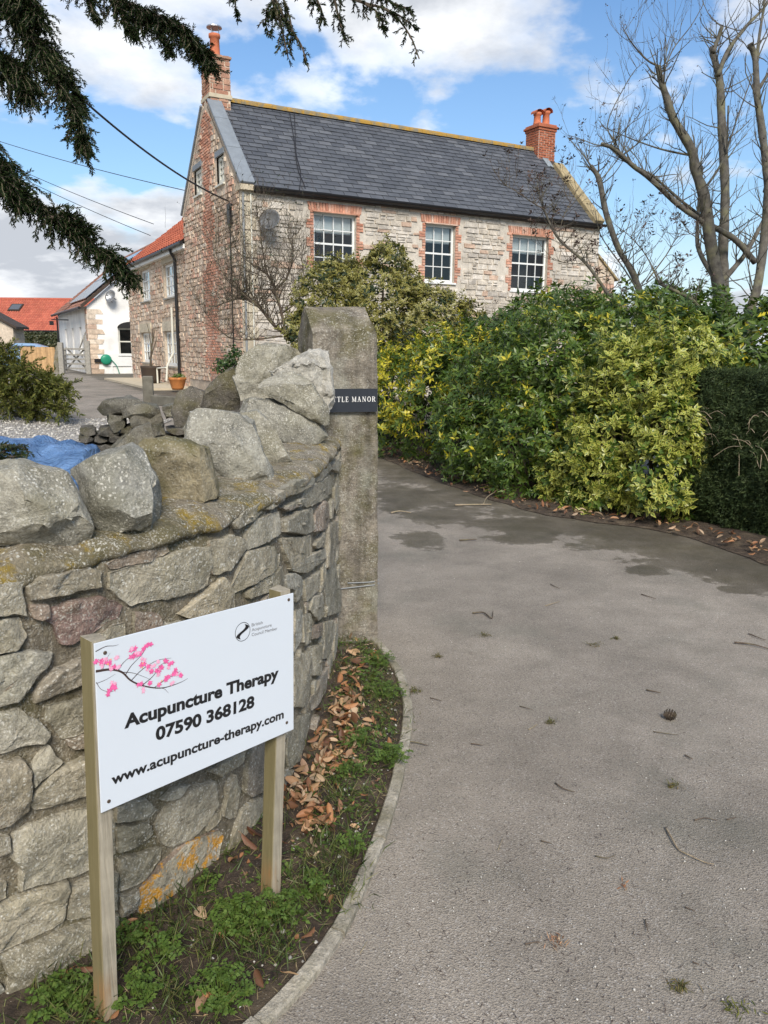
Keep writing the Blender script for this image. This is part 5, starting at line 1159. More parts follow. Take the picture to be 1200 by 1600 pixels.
def shell(lobes, n, rng, lo=0.84, hi=1.04, zmin=0.06, gap=0.0, gs=2.2, front=True):
    vol = np.array([(r[0] * r[1] * r[2]) ** (2 / 3) for c, r in lobes]); k = rng.choice(len(lobes), n, p=vol / vol.sum())
    C = np.array([c for c, r in lobes], float)[k]; Rr = np.array([r for c, r in lobes], float)[k]; d = unit(rng.normal(size=(n, 3)))
    P = C + Rr * d * rng.uniform(lo, hi, (n, 1)); N = unit(d / Rr); keep = P[:, 2] > zmin
    for c, r in lobes: keep &= ~((((P - np.array(c)) / np.array(r)) ** 2).sum(1) < 0.58)
    if front: keep &= ~((np.sum(N * unit(np.array([0, 0, 1.6]) - P), 1) < -0.15) & (rng.random(n) < 0.65))
    P, N = P[keep], N[keep]
    if gap > 0:
        q = np.array([noise.noise(V(p) * gs) for p in P]); P, N = P + N * (q[:, None] * 0.24), N; kk = q > (-0.5 + gap * rng.random(len(q))); P, N = P[kk], N[kk]
    return P, N
def rosettes(P, N, k, ln, wd, rng, spread=0.9, up=0.35):
    """k leaves round each shoot tip"""
    n = len(P); ax = unit(N + np.array([0, 0, up]) + rng.normal(size=(n, 3)) * 0.35)
    t1 = unit(np.cross(ax, rng.normal(size=(n, 3)))); t2 = np.cross(ax, t1); po, aa, nn = [], [], []
    for j in range(k):
        an = 2 * math.pi * j / k + rng.uniform(-0.4, 0.4, n); rad = t1 * np.cos(an)[:, None] + t2 * np.sin(an)[:, None]; el = rng.uniform(0.15, 0.8, (n, 1))
        a = unit(rad * spread + ax * el); aa.append(a); nn.append(unit(ax - rad * 0.3 + rng.normal(size=(n, 3)) * 0.15)); po.append(P + ax * rng.uniform(-0.03, 0.03, (n, 1)) + rad * 0.004)
    po = np.concatenate(po); L = ln * rng.uniform(0.5, 1.3, len(po)); return po, np.concatenate(aa), np.concatenate(nn), L, L * wd
def grow(mb, p, d, ln, r, lv, rng, up=0.15, spread=0.6, kids=3, wob=0.18, tips=None, taper=0.62, seg=5):
    pts = [p]; q = p.copy(); dd = d.normalized()
    for i in range(seg):
        dd = (dd + V((rng.gauss(0, wob), rng.gauss(0, wob), rng.gauss(0, wob))) + V((0, 0, up * 0.3))).normalized(); q = q + dd * ln / seg; pts.append(q)
    rad = [r * (1 - 0.55 * i / seg) for i in range(seg + 1)]
    if lv == 0: rad[-1] = r * 0.25
    mb.tube(pts, rad, 5 if r > 0.012 else 4, False)
    if tips is not None and lv == 0: tips.append((pts[-1], dd))
    if lv > 0:
        for j in range(kids):
            i = rng.randint(max(1, seg // 2 - 1), seg); e = V((rng.gauss(0, 1), rng.gauss(0, 1), rng.gauss(0.2, 0.8))).normalized()
            nd = (pts[i] - pts[i - 1]).normalized() + e * spread + V((0, 0, up)); grow(mb, pts[i], nd, ln * rng.uniform(0.5, 0.85), max(rad[i] * taper, 0.0022), lv - 1, rng, up, spread, kids, wob, tips, taper, seg)
def shrub(name, label, loc, lobes, nl, mats, ln, wd, seed, k=6, cat='shrub', group=None, gap=0.45, gs=2.6, inner=0.35, stem='bark_brown', spread=0.9, spr=0.35, nspr=None):
    rng = np.random.default_rng(seed); t = thing(name, label, cat, loc, group); tot = sum(f for _, f, _ in mats)
    for mat, fr, sel in mats:
        P, N = shell(lobes, int(nl * fr / tot), rng, gap=gap, gs=gs)
        if sel is not None:
            m_ = sel(P, N, rng); P, N = P[m_], N[m_]
        if len(P) == 0: continue
        link(bpy.data.objects.new('foliage', leaf_mesh('foliage', *rosettes(P, N, k, ln, wd, rng, spread), mat)), t)
    # loose shoots that break the outline
    P, N = shell(lobes, nspr or max(30, nl // 45), rng, 0.95, 1.02); SP, SN = [], []; mbs = MB(); rg = random.Random(seed + 1)
    for p, n_ in zip(P, N):
        d = (V(n_) + V((rg.gauss(0, .4), rg.gauss(0, .4), 0.55 + rg.gauss(0, .35)))).normalized(); q = V(p) - d * 0.08; l = spr * rg.uniform(0.35, 1.1); k_ = max(3, int(l / (ln * 0.62))); pts = [q.copy()]
        for i in range(k_): d = (d + V((rg.gauss(0, .10), rg.gauss(0, .10), rg.gauss(0, .08)))).normalized(); q = q + d * l / k_; SP.append(q.copy()); SN.append(d.copy()); pts.append(q.copy())
        mbs.tube(pts, 0.003, 4, False)
    mbs.build('shoot', 'twig', t)['kind'] = 'stuff'; link(bpy.data.objects.new('shoot_foliage', leaf_mesh('shoot_foliage', *rosettes(np.array(SP), np.array(SN), k, ln * 0.92, wd, rng, spread), mats[0][0] if len(mats) < 2 or mats[0][1] > 0.1 else mats[-1][0])), t)
    P, N = shell(lobes, int(nl * inner), rng, 0.55, 0.84)
    link(bpy.data.objects.new('inner_foliage', leaf_mesh('inner_foliage', *rosettes(P, N, k, ln, wd, rng, spread), mats[-1][0])), t)
    rg = random.Random(seed); mb = MB()
    for c, r in lobes:
        b = V((c[0] + rg.uniform(-.2, .2) * r[0], c[1] + rg.uniform(-.2, .2) * r[1], hgt(c[0], c[1])))
        for j in range(3): e = V(c) + V((rg.uniform(-.6, .6) * r[0], rg.uniform(-.6, .6) * r[1], rg.uniform(-.1, .6) * r[2])); m_ = b.lerp(e, 0.5) + V((rg.uniform(-.1, .1), rg.uniform(-.1, .1), 0)); mb.tube(catmull([b, m_, e], 4), [0.025 - 0.018 * i / 8 for i in range(9)], 5)
    mb.build('stem', stem, t); return t

# bed under the hedge
hb = [gnd(1290, 905), gnd(1200, 880), gnd(1050, 832), gnd(850, 802), gnd(700, 756), gnd(600, 716), V((-0.8, 13.5, 0)), V((-1.4, 15.5, 0))]
HF = Curve2([(p.x, p.y) for p in hb]); vs = []; NA, NB = 90, 6
for i in range(NA + 1):
    u = HF.L * i / NA; p = HF.at(u); n = HF.nor(u); 
    if n.x < 0: n = -n
    for j in range(NB + 1): q = p + n * (j * 0.45 - 0.05 + 0.05 * noise.noise(p * 4) * (j == 0)); vs.append((q.x, q.y, hgt(q.x, q.y) + (0.006 if j == 0 else 0.05) + 0.02 * noise.noise(q * 5) * (j > 0)))
me = bpy.data.meshes.new('hedge_soil'); me.from_pydata(vs, [], [(i * (NB + 1) + j, (i + 1) * (NB + 1) + j, (i + 1) * (NB + 1) + j + 1, i * (NB + 1) + j + 1)[::-1] for i in range(NA) for j in range(NB)]); me.materials.append(M['soil'])
o = link(bpy.data.objects.new('hedge_soil', me)); o['kind'] = 'structure'

gold_sunlit = lambda P, N, r: (N[:, 2] > -0.25) & (np.array([noise.noise(V(p) * 1.9) for p in P]) + 0.55 * N[:, 2] - 0.45 * (P[:, 0] - 0.4) > -0.22)  # golden leaves favour upward faces, painting sunlit yellow into the shrub's tops
shrub('golden_shrub', 'golden yellow leaved shrub beside the drive just behind the gate pier', (0.6, 11.2, 0), [((0.30, 12.1, 0.72), (0.75, 0.9, 0.95)), ((0.95, 11.3, 0.85), (0.85, 0.9, 1.05)), ((-0.3, 13.2, 0.7), (0.8, 0.8, 0.95)), ((1.35, 10.7, 0.7), (0.7, 0.8, 0.9))], 9000, [('leaf_golden', 0.65, gold_sunlit), ('leaf_green', 0.6, None)], 0.08, 0.40, 41, gap=0.65, gs=3.0)
shrub('green_shrub', 'large glossy dark green shrub in the middle of the hedge', (1.8, 9.6, 0), [((1.55, 9.75, 0.80), (0.80, 0.85, 1.0)), ((2.05, 9.35, 1.05), (0.95, 1.0, 1.15)), ((1.75, 8.75, 0.50), (0.65, 0.65, 0.62)), ((2.7, 9.3, 1.35), (0.9, 0.9, 0.85)), ((1.25, 9.6, 0.45), (0.6, 0.7, 0.6))], 17000, [('leaf_golden', 0.09, lambda P, N, r: N[:, 2] > -0.1), ('leaf_variegated', 0.14, lambda P, N, r: np.array([noise.noise(V(p) * 1.6) for p in P]) + 0.3 * (P[:, 0] - 1.7) > 0.0), ('leaf_green', 0.9, None)], 0.074, 0.36, 42, gap=0.7, gs=3.2)
evl = [((2.02, 8.25, 0.38), (0.36, 0.5, 0.36)), ((2.28, 8.0, 0.75), (0.40, 0.5, 0.42)), ((2.55, 7.8, 0.50), (0.38, 0.45, 0.42)), ((2.62, 7.9, 1.12), (0.44, 0.5, 0.40)), ((2.85, 7.85, 1.48), (0.38, 0.5, 0.34)), ((2.72, 7.45, 0.85), (0.34, 0.40, 0.36)), ((2.60, 7.35, 0.40), (0.34, 0.36, 0.40)), ((2.45, 8.1, 1.45), (0.35, 0.4, 0.28)), ((2.86, 7.55, 1.18), (0.28, 0.35, 0.30)), ((2.25, 7.9, 0.28), (0.36, 0.4, 0.28))]
ev = shrub('variegated_shrub', 'bright yellow edged shrub hanging over the drive beside the clipped dark hedge', (2.4, 7.8, 0), evl, 10500, [('leaf_variegated', 1.0, None), ('leaf_green', 0.42, None)], 0.067, 0.46, 43, k=6, gap=0.7, gs=4.5)
# the nearest leaves of that shrub singly
rng = np.random.default_rng(5); P, N = shell(evl, 900, rng, 0.98, 1.07); m_ = np.sum(N * unit(np.array([0, 0, 1.6]) - P), 1) > 0.25; P, N = P[m_][:60], N[m_][:60]
po, aa, nn, L, W_ = rosettes(P, N, 5, 0.074, 0.46, rng); base = leaf_mesh('leaf', np.zeros((1, 3)), np.array([[0, 1.0, 0]]), np.array([[0, 0, 1.0]]), np.array([1.0]), np.array([0.46]), 'leaf_variegated')
for p, a, n_, l in list(zip(po, aa, nn, L))[:300]:
    a = V(a).normalized(); n_ = V(n_); n_ = (n_ - a * n_.dot(a)).normalized(); s_ = a.cross(n_)
    o = link(bpy.data.objects.new('leaf', base), ev); o.matrix_basis = Matrix.Translation(V(p)) @ Matrix((s_, a, n_)).transposed().to_4x4() @ Matrix.Scale(float(l), 4)
shrub('laurel_bush', 'tall drooping leaved evergreen at the back of the hedge before the house', (2.8, 11, 0), [((2.5, 11.0, 1.35), (1.25, 0.9, 1.0)), ((3.6, 10.4, 1.4), (1.1, 0.9, 0.98)), ((1.6, 11.6, 1.2), (0.9, 0.8, 0.8))], 6500, [('leaf_laurel', 1.0, None)], 0.115, 0.36, 44, k=7, spread=1.2)
shrub('laurel_bush', 'evergreen bush rising above the clipped dark hedge under the bare tree', (4.4, 8.6, 0), [((4.1, 8.7, 1.30), (0.85, 0.8, 0.85)), ((5.0, 8.2, 1.30), (0.9, 0.8, 0.9)), ((3.5, 8.9, 1.2), (0.7, 0.7, 0.85))], 5000, [('leaf_laurel', 1.0, None), ('leaf_golden', 0.05, None)], 0.11, 0.38, 45, k=7, spread=1.2)
shrub('holly_bush', 'tall yellowish variegated holly in front of the house windows', (0, 14.3, 0.1), [((-1.0, 14.3, 2.15), (0.62, 0.7, 0.9)), ((-0.15, 14.6, 2.25), (0.85, 0.9, 0.95)), ((0.75, 14.4, 1.9), (0.75, 0.8, 0.80)), ((1.35, 14.3, 1.65), (0.6, 0.7, 0.65)), ((0.08, 14.5, 2.95), (0.30, 0.4, 0.50)), ((-0.95, 14.2, 2.8), (0.22, 0.3, 0.42)), ((-1.35, 14.1, 1.75), (0.40, 0.5, 0.5))], 14000, [('leaf_holly', 1.0, None), ('leaf_dark', 0.25, None)], 0.09, 0.44, 46, k=5, gap=0.75, gs=3.0, spr=0.32, nspr=380)
shrub('dark_shrub', 'dark small leaved shrub below the yellowish holly', (0.6, 13.6, 0.05), [((0.35, 13.6, 0.9), (0.75, 0.7, 0.95)), ((1.2, 13.4, 0.85), (0.8, 0.7, 0.9)), ((2.0, 13.2, 0.9), (0.7, 0.6, 0.85)), ((-0.5, 13.9, 0.9), (0.7, 0.6, 0.9))], 6500, [('leaf_dark', 1.0, None)], 0.06, 0.45, 47, k=5)
# clipped dark hedge, a block with softened edges
yw = thing('clipped_hedge', 'clipped dark evergreen hedge at the right edge of the drive', 'hedge', (3.6, 6.4, 0))
ya = V((2.80, 7.42, 0)); yb = V((4.35, 4.75, 0)); yd = (yb - ya).normalized(); yl = (yb - ya).length; yn = V((-yd.y, yd.x, 0))
if yn.x < 0: yn = -yn
rng = np.random.default_rng(50); n_ = 30000; s1 = rng.random(n_) * yl; s2 = rng.random(n_); face = rng.random(n_)
P = []; N = []
for a, b, f in zip(s1, s2, face):
    if f < 0.66:
        z = 0.02 + 1.45 * b; bul = 0.10 * math.sin(min(1, z / 1.45) * math.pi); q = ya + yd * a - yn * (bul - 0.10 * max(0, z - 1.2)) + V((0, 0, z)); nn = -yn + V((0, 0, 0.3))
    elif f < 0.86: q = ya + yd * a + yn * (b * 1.0) + V((0, 0, 1.46)); nn = V((0, 0, 1))
    else: q = ya + yn * (b * 0.9) + V((0, 0, 0.05 + (a / yl) * 1.4)); nn = -yd
    q = q + nn * (0.11 * noise.noise(q * 2.3) + 0.06 * noise.noise(q * 6)); P.append(q); N.append(nn)
P = np.array(P); N = np.array(N); P -= N * rng.uniform(0, 0.10, (len(P), 1))
link(bpy.data.objects.new('foliage', leaf_mesh('foliage', *rosettes(P, N, 6, 0.034, 0.26, rng, 0.9), 'yew')), yw)
mb = MB(); mb.box(ya + yn * 0.16 + yd * 0.12 + V((0, 0, 0)), yd * (yl - 0.2), yn * 0.7, UZ * 1.28); mb.build('core', 'yew', yw)
rg = random.Random(3); mb = MB()
for i in range(34):
    p = ya + yd * rg.uniform(0.05, 1.2) - yn * 0.10 + V((0, 0, rg.uniform(0.75, 1.1))); e = p + yd * rg.uniform(-.25, .25) - yn * rg.uniform(-0.02, .08) + V((0, 0, rg.uniform(-.22, .12))); mb.tube(catmull([p, p.lerp(e, .5) + V((0, 0, 0.04)), e], 3), 0.0028, 4, False)
mb.build('stem', 'pale_twig', yw)
# ivy at the back cope stone
iv = thing('ivy_clump', 'small ivy clump growing behind the big cope stones', 'ivy', dep(350, 600, 4.9)); c_ = dep(352, 572, 4.85)
rng = np.random.default_rng(8); P, N = shell([((c_.x, c_.y, c_.z), (0.055, 0.06, 0.05)), ((c_.x + 0.05, c_.y, c_.z + 0.05), (0.045, 0.05, 0.05))], 260, rng, zmin=0.5)
link(bpy.data.objects.new('foliage', leaf_mesh('foliage', *rosettes(P, N, 3, 0.02, 0.9, rng), 'ivy')), iv)
mb = MB(); b_ = dep(356, 602, 4.75); mb.tube(catmull([b_, (b_ + c_) / 2 + V((0.02, 0, 0)), c_], 5), 0.004, 5); mb.build('stem', 'twig', iv)

# ------------------------------------------------------------------ bare trees
def limbs(mb, paths, depth, rng, tips, twig=True, dens=1.0, tl=0.55, sides=8):
    for pp, r0, r1, dz in paths:
        k = len(pp); q = [dep(x, y, depth + dz * i / max(1, k - 1) + (rng.uniform(-.04, .04) if 0 < i < k - 1 else 0)) for i, (x, y) in enumerate(pp)]
        c = catmull(q, 5); n = len(c); r0, r1 = r0 * 0.78, r1 * 0.76; rad = [r0 + (r1 - r0) * i / (n - 1) for i in range(n)]; rad = [x * (1 + 0.16 * noise.noise(p_ * 5.0) + 0.10 * noise.noise(p_ * 13.0)) for x, p_ in zip(rad, c)]; mb.tube(c, rad, sides if r0 > 0.02 else 5)
        if twig:
            for j in range(int(n * 0.85 * dens)):
                i = rng.randint(n // 4, n - 1); e = V((rng.gauss(0, 0.8), rng.gauss(0, 0.8), rng.gauss(0.75, 0.5)))
                grow(mb, c[i], e, tl * rng.uniform(0.4, 1.2), max(0.0035, min(0.010, rad[i] * 0.35)), rng.choice((0, 1, 1, 2)), rng, 0.30, 0.75, 2, 0.13, tips, 0.7, 5)
rg = random.Random(21); tr = thing('bare_tree', 'leafless pollarded tree with grey upright limbs behind the hedge', 'tree', dep(1140, 560, 11.0)); tips = []
T1 = [([(1150,640),(1140,540),(1130,480),(1120,433),(1110,377),(1100,307),(1087,267),(1080,233),(1053,187),(1043,157),(1033,127),(1028,103)], 0.135, 0.045, -0.6), ([(1028,103),(1010,93),(987,67),(973,43)], 0.022, 0.008, -0.2), ([(1130,470),(1130,433),(1130,383),(1133,300),(1128,200),(1125,133),(1120,107),(1112,75)], 0.11, 0.055, 0.5),
 ([(1122,118),(1137,80),(1167,40),(1193,13),(1215,-20)], 0.042, 0.02, 0.3), ([(1114,82),(1122,60),(1128,42)], 0.04, 0.036, 0.0), ([(1180,410),(1147,373),(1100,347),(1060,320),(1017,280),(990,260),(960,233),(940,225)], 0.055, 0.032, -0.9), ([(1110,350),(1060,310),(1020,275),(985,256)], 0.03, 0.012, -0.6),
 ([(1128,440),(1150,415),(1167,393),(1190,350),(1215,300)], 0.055, 0.03, 0.5), ([(1120,440),(1093,393),(1090,350),(1097,260)], 0.05, 0.03, 0.9), ([(1080,243),(1033,233),(987,217),(940,197)], 0.02, 0.006, -0.6), ([(1098,300),(1130,250),(1150,190),(1175,120)], 0.025, 0.010, 0.6), ([(1033,130),(1050,80),(1080,40),(1100,5)], 0.014, 0.006, 0.2), ([(1128,210),(1135,240),(1138,165)], 0.02, 0.018, -0.2), ([(960,225),(950,190),(985,120),(1008,95)], 0.012, 0.005, -0.3)]
mb = MB(); limbs(mb, T1[:1], 11.0, rg, tips); mb.build('trunk', 'bark_grey', tr, True)
for pth in T1[1:]: mb = MB(); limbs(mb, [pth], 11.0, rg, tips, dens=1.0); mb.build('limb', 'bark_grey', tr, True)
rg = random.Random(22); tr2 = thing('bare_tree', 'second leafless tree with thick limbs leaning in at the right picture edge', 'tree', dep(1180, 560, 9.8)); tips2 = []
T2 = [([(1160,620),(1168,540),(1170,493),(1183,450),(1193,383),(1200,300),(1197,260),(1190,200),(1183,150),(1180,93),(1172,68)], 0.085, 0.045, -0.3), ([(1181,110),(1186,60),(1192,20),(1199,-30)], 0.03, 0.015, 0.2), ([(1196,300),(1215,220),(1240,140)], 0.04, 0.02, 0), ([(1185,140),(1205,110),(1230,90)], 0.03, 0.02, 0.2)]
mb = MB(); limbs(mb, T2[:1], 9.8, rg, tips2, dens=0.6); mb.build('trunk', 'bark_grey', tr2, True)
for pth in T2[1:]: mb = MB(); limbs(mb, [pth], 9.8, rg, tips2, dens=0.8); mb.build('limb', 'bark_grey', tr2, True)
rg = random.Random(23); tr3 = thing('bare_tree', 'slim leafless tree leaning away from the far end of the house', 'tree', dep(1020, 560, 12.5)); tips3 = []
T3 = [([(1040,600),(1015,500),(1000,457),(987,423),(967,390),(947,333),(936,280),(923,260)], 0.075, 0.055, 0.4), ([(925,262),(912,243),(890,218)], 0.02, 0.008, 0), ([(935,285),(955,262),(972,238),(985,215)], 0.014, 0.006, 0.2), ([(1000,460),(975,420),(940,370),(930,330)], 0.02, 0.006, -0.3)]
mb = MB(); limbs(mb, T3[:1], 12.5, rg, tips3, dens=1.3, tl=0.6); mb.build('trunk', 'bark_grey', tr3, True)
for pth in T3[1:]: mb = MB(); limbs(mb, [pth], 12.5, rg, tips3); mb.build('limb', 'bark_grey', tr3, True)
rg = random.Random(24); tr4 = thing('bare_shrub', 'sprawling shrub with long leaning stems and dark withered seed heads before the house', 'shrub', dep(1040, 560, 9.4)); tips4 = []
T4 = [([(1050,540),(1000,497),(957,467),(917,413),(873,373),(850,327),(840,293)], 0.035, 0.014, 0.5), ([(850,327),(833,317),(800,295),(783,288)], 0.010, 0.004, 0.2), ([(1100,500),(1087,473),(1050,452),(1030,443)], 0.032, 0.026, -0.2), ([(1030,443),(1010,400),(985,370),(960,350)], 0.012, 0.004, 0.1), ([(873,373),(880,340),(900,300)], 0.008, 0.003, 0), ([(917,413),(880,410),(845,400)], 0.008, 0.003, 0.2), ([(1010,440),(1040,400),(1060,370),(1090,365)], 0.012, 0.004, 0)]
for pth in T4: mb = MB(); limbs(mb, [pth], 9.4, rg, tips4, dens=1.6, tl=0.32); mb.build('stem', 'bark_grey' if pth[1] > 0.02 else 'twig', tr4, True)
rng = np.random.default_rng(77)
def clusters(t, tips, mat, ln, k, frac, name='seed_head'):
    tt = [x for x in tips if rg.random() < frac]
    if not tt: return
    P = np.array([x[0] for x in tt]); N = np.array([x[1] for x in tt]); link(bpy.data.objects.new(name, leaf_mesh(name, *rosettes(P, N, k, ln, 0.45, rng, 0.8), mat)), t)
clusters(tr4, tips4, 'withered', 0.048, 7, 0.6); clusters(tr3, tips3, 'withered', 0.05, 5, 0.5, 'bud'); clusters(tr, tips, 'withered', 0.03, 3, 0.45, 'bud'); clusters(tr2, tips2, 'withered', 0.03, 3, 0.4, 'bud')
# brown twiggy shrub under the right hand window
rg = random.Random(25); bs_ = thing('twiggy_shrub', 'brown leafless twiggy shrub below the two right windows of the house', 'shrub', V((1.9, 13.0, 0.05))); mb = MB(); tp = []
for i in range(20): p = V((1.9 + rg.uniform(-.5, .5), 12.9 + rg.uniform(-.3, .3), 0.3)); grow(mb, p, V((rg.gauss(0, .35), rg.gauss(0, .3), 1)), rg.uniform(1.0, 1.5), 0.012, 2, rg, 0.25, 0.5, 3, 0.12, tp)
mb.build('stem', 'twig', bs_); clusters(bs_, tp, 'withered', 0.035, 3, 0.5)
# bare shrub before the gable
rg = random.Random(26); bt = thing('bare_shrub', 'spreading leafless shrub with fine twigs before the house corner and satellite dish', 'shrub', dep(450, 560, 15.0)); tp = []
SH = [([(470,560),(455,530),(430,510),(405,480),(385,465),(360,470),(335,480)], 0.055, 0.014, 0.4), ([(447,525),(440,490),(430,455),(418,430),(395,415)], 0.045, 0.014, -0.3), ([(430,455),(450,430),(458,395),(450,370)], 0.03, 0.010, 0.3), ([(405,480),(370,450),(345,420),(335,380)], 0.022, 0.006, 0), ([(418,430),(410,390),(405,350),(400,335)], 0.022, 0.006, 0.4), ([(440,490),(465,470),(475,440),(470,400)], 0.024, 0.007, 0.2), ([(440,525),(400,530),(360,528),(330,500),(310,470)], 0.024, 0.007, -0.5), ([(395,415),(370,390),(362,350)], 0.014, 0.005, 0)]
for pth in SH: mb = MB(); limbs(mb, [pth], 15.0, rg, tp, dens=4.6, tl=0.75); mb.build('stem', 'twig', bt, True)
clusters(bt, tp, 'leaf_dark', 0.05, 2, 0.5, 'leaf_tuft')

# ------------------------------------------------------------------ conifers
def sprays(paths, n_bl, rng, droop, ln, mat_twig='twig'):
    """paths: list of (3D polyline, radius of the spray round it, density); returns blade arrays and branchlet tubes"""
    po, ax, nn, L = [], [], [], []; mb = MB()
    for c, rad, dens in paths:
        n = len(c); mb.tube(c, [min(0.016, rad * 0.09) * (1 - 0.75 * i / (n - 1)) + 0.0015 for i in range(n)], 5)
        for b in range(int(n_bl * dens)):
            i = rng.randrange(0, n - 1); p = c[i].lerp(c[i + 1], rng.random()); t = (c[min(i + 1, n - 1)] - c[max(i - 1, 0)]).normalized()
            e = V((rng.gauss(0, 1), rng.gauss(0, 1), rng.gauss(-droop, 0.8))).normalized(); d = (t * rng.uniform(0.3, 1.1) + e).normalized()
            l = rad * (0.35 + 1.35 * rng.random() ** 2.2) * (1.05 - 0.5 * i / n); q = p.copy(); k = max(4, int(l / (ln * 0.38))); pts = [q.copy()]
            for j in range(k):
                d = (d + V((rng.gauss(0, .12), rng.gauss(0, .12), rng.gauss(-0.06, .10)))).normalized(); q = q + d * l / k; pts.append(q.copy())
                for m_ in range(3):
                    s_ = V((rng.gauss(0, 1), rng.gauss(0, 1), rng.gauss(0, 1))); s_ = (s_ - d * s_.dot(d)).normalized(); a = (d * 0.9 + s_ * 0.75).normalized()
                    po.append(q); ax.append(a); nn.append(d.cross(s_) + V((0, 0, 0.3))); L.append(ln * rng.uniform(0.6, 1.2))
            mb.tube(pts, 0.0016, 3, False)
    return np.array(po), np.array(ax), np.array(nn), np.array(L), mb
def pxpath(pp, d0, d1): k = len(pp); return catmull([dep(x, y, d0 + (d1 - d0) * i / (k - 1)) for i, (x, y) in enumerate(pp)], 5)
rg = random.Random(31)
ct = thing('conifer_tree', 'dark drooping conifer whose boughs hang in at the top left', 'tree', (-3.6, 3.4, 0))
mb = MB(); tp_ = V((-3.55, 3.4, 0)); mb.tube(catmull([tp_, tp_ + V((.06, .04, 1.4)), tp_ + V((-.02, .05, 2.9)), tp_ + V((.05, 0, 4.6)), tp_ + V((.0, .03, 6.4))], 8), [0.20 - 0.14 * i / 32 for i in range(33)], 12); mb.build('trunk', 'bark_brown', ct, True)
trk = lambda z: tp_ + V((0.02, 0.03, z))
boughs = [([(-40,-30),(20,20),(55,65),(80,110),(105,150),(120,185),(128,210),(130,232)], 3.3, 3.4, 0.14, 1.05), ([(-40,60),(0,90),(30,110),(45,150)], 3.3, 3.3, 0.17, 0.9), ([(-40,190),(0,255),(35,300),(80,335),(125,370),(160,395),(185,412),(205,435)], 3.1, 3.3, 0.125, 1.5), ([(60,60),(90,95),(110,130),(135,180)], 3.35, 3.45, 0.10, 0.5), ([(-20,260),(15,290),(30,320)], 3.1, 3.1, 0.10, 0.5), ([(-30,-20),(10,-10),(40,5),(60,30)], 3.3, 3.3, 0.16, 0.8), ([(80,340),(110,340),(140,360)], 3.15, 3.2, 0.07, 0.4)]
paths = []
for pp, d0, d1, r_, de in boughs:
    c = pxpath(pp, d0, d1); paths.append((c, r_ * 0.80, de)); mb = MB(); root = trk(c[0].z + 0.25)
    if pp[0][0] > 0: continue
    mb.tube(catmull([root, root.lerp(c[0], 0.5) + V((0, 0, 0.1)), c[0]], 6), [0.05 - 0.032 * i / 12 for i in range(13)], 7); mb.build('bough', 'bark_brown', ct, True)
po, ax_, nn, L, mb = sprays(paths, 480, rg, 0.25, 0.017)
mb.build('branchlet', 'twig', ct); link(bpy.data.objects.new('foliage', leaf_mesh('foliage', po, ax_, nn, L, L * 0.30, 'cedar', 0.1, 0.1)), ct)
# top bough with a hanging fringe, and the thin outlying sprays
tops = [([(90,-70),(140,-40),(200,5),(245,25),(280,42),(312,72),(332,100)], 3.4, 3.5, 0.13, 1.6), ([(180,-10),(195,30),(210,55)], 3.4, 3.4, 0.06, 0.35), ([(135,-30),(142,10),(150,28)], 3.4, 3.4, 0.06, 0.2), ([(285,40),(305,75),(325,112)], 3.45, 3.5, 0.06, 0.35), ([(240,15),(255,60),(268,85)], 3.45, 3.45, 0.05, 0.25)]
paths = []
for pp, d0, d1, r_, de in tops:
    c = pxpath(pp, d0, d1); paths.append((c, r_ * 0.85, de))
c0 = paths[0][0][0]; mb = MB(); mb.tube(catmull([trk(c0.z + 0.3), trk(c0.z + 0.3).lerp(c0, 0.5) + V((0, 0, 0.15)), c0], 6), [0.05 - 0.03 * i / 12 for i in range(13)], 7); mb.build('bough', 'bark_brown', ct, True)
po, ax_, nn, L, mb = sprays(paths, 450, rg, 0.5, 0.016)
mb.build('branchlet', 'twig', ct); link(bpy.data.objects.new('foliage', leaf_mesh('foliage', po, ax_, nn, L, L * 0.30, 'cedar', 0.1, 0.1)), ct)
wisps = [([(395,-40),(430,0),(445,30),(470,70),(478,95)], .05), ([(425,-5),(440,45),(450,90)], .04), ([(440,-10),(455,40),(452,75)], .03), ([(365,-30),(368,10),(372,30)], .02), ([(455,-40),(520,-12),(570,5),(610,18),(640,55),(655,92)], .045), ([(520,-12),(530,30),(540,62)], .035), ([(480,-30),(500,10),(508,40)], .035), ([(560,0),(590,20),(600,45)], .03), ([(600,14),(625,25),(650,45)], .03), ([(585,-10),(612,4),(640,14)], .03), ([(430,10),(415,30),(420,55)], .025)]
paths = [(pxpath(pp, 3.0, 3.05), r_ * 1.25, 0.24) for pp, r_ in wisps]
c0 = paths[0][0][0]; c1 = paths[4][0][0]; mb = MB(); mb.tube(catmull([trk(4.6), V((-2.2, 3.2, 4.3)), c0 + V((-.3, 0, .25)), c0, c1], 6), [0.04 - 0.036 * i / 24 for i in range(25)], 7); mb.build('bough', 'bark_brown', ct, True)
po, ax_, nn, L, mb = sprays(paths, 130, rg, 0.5, 0.014)
mb.build('branchlet', 'twig', ct); link(bpy.data.objects.new('foliage', leaf_mesh('foliage', po, ax_, nn, L, L * 0.34, 'cedar', 0.1, 0.1)), ct)
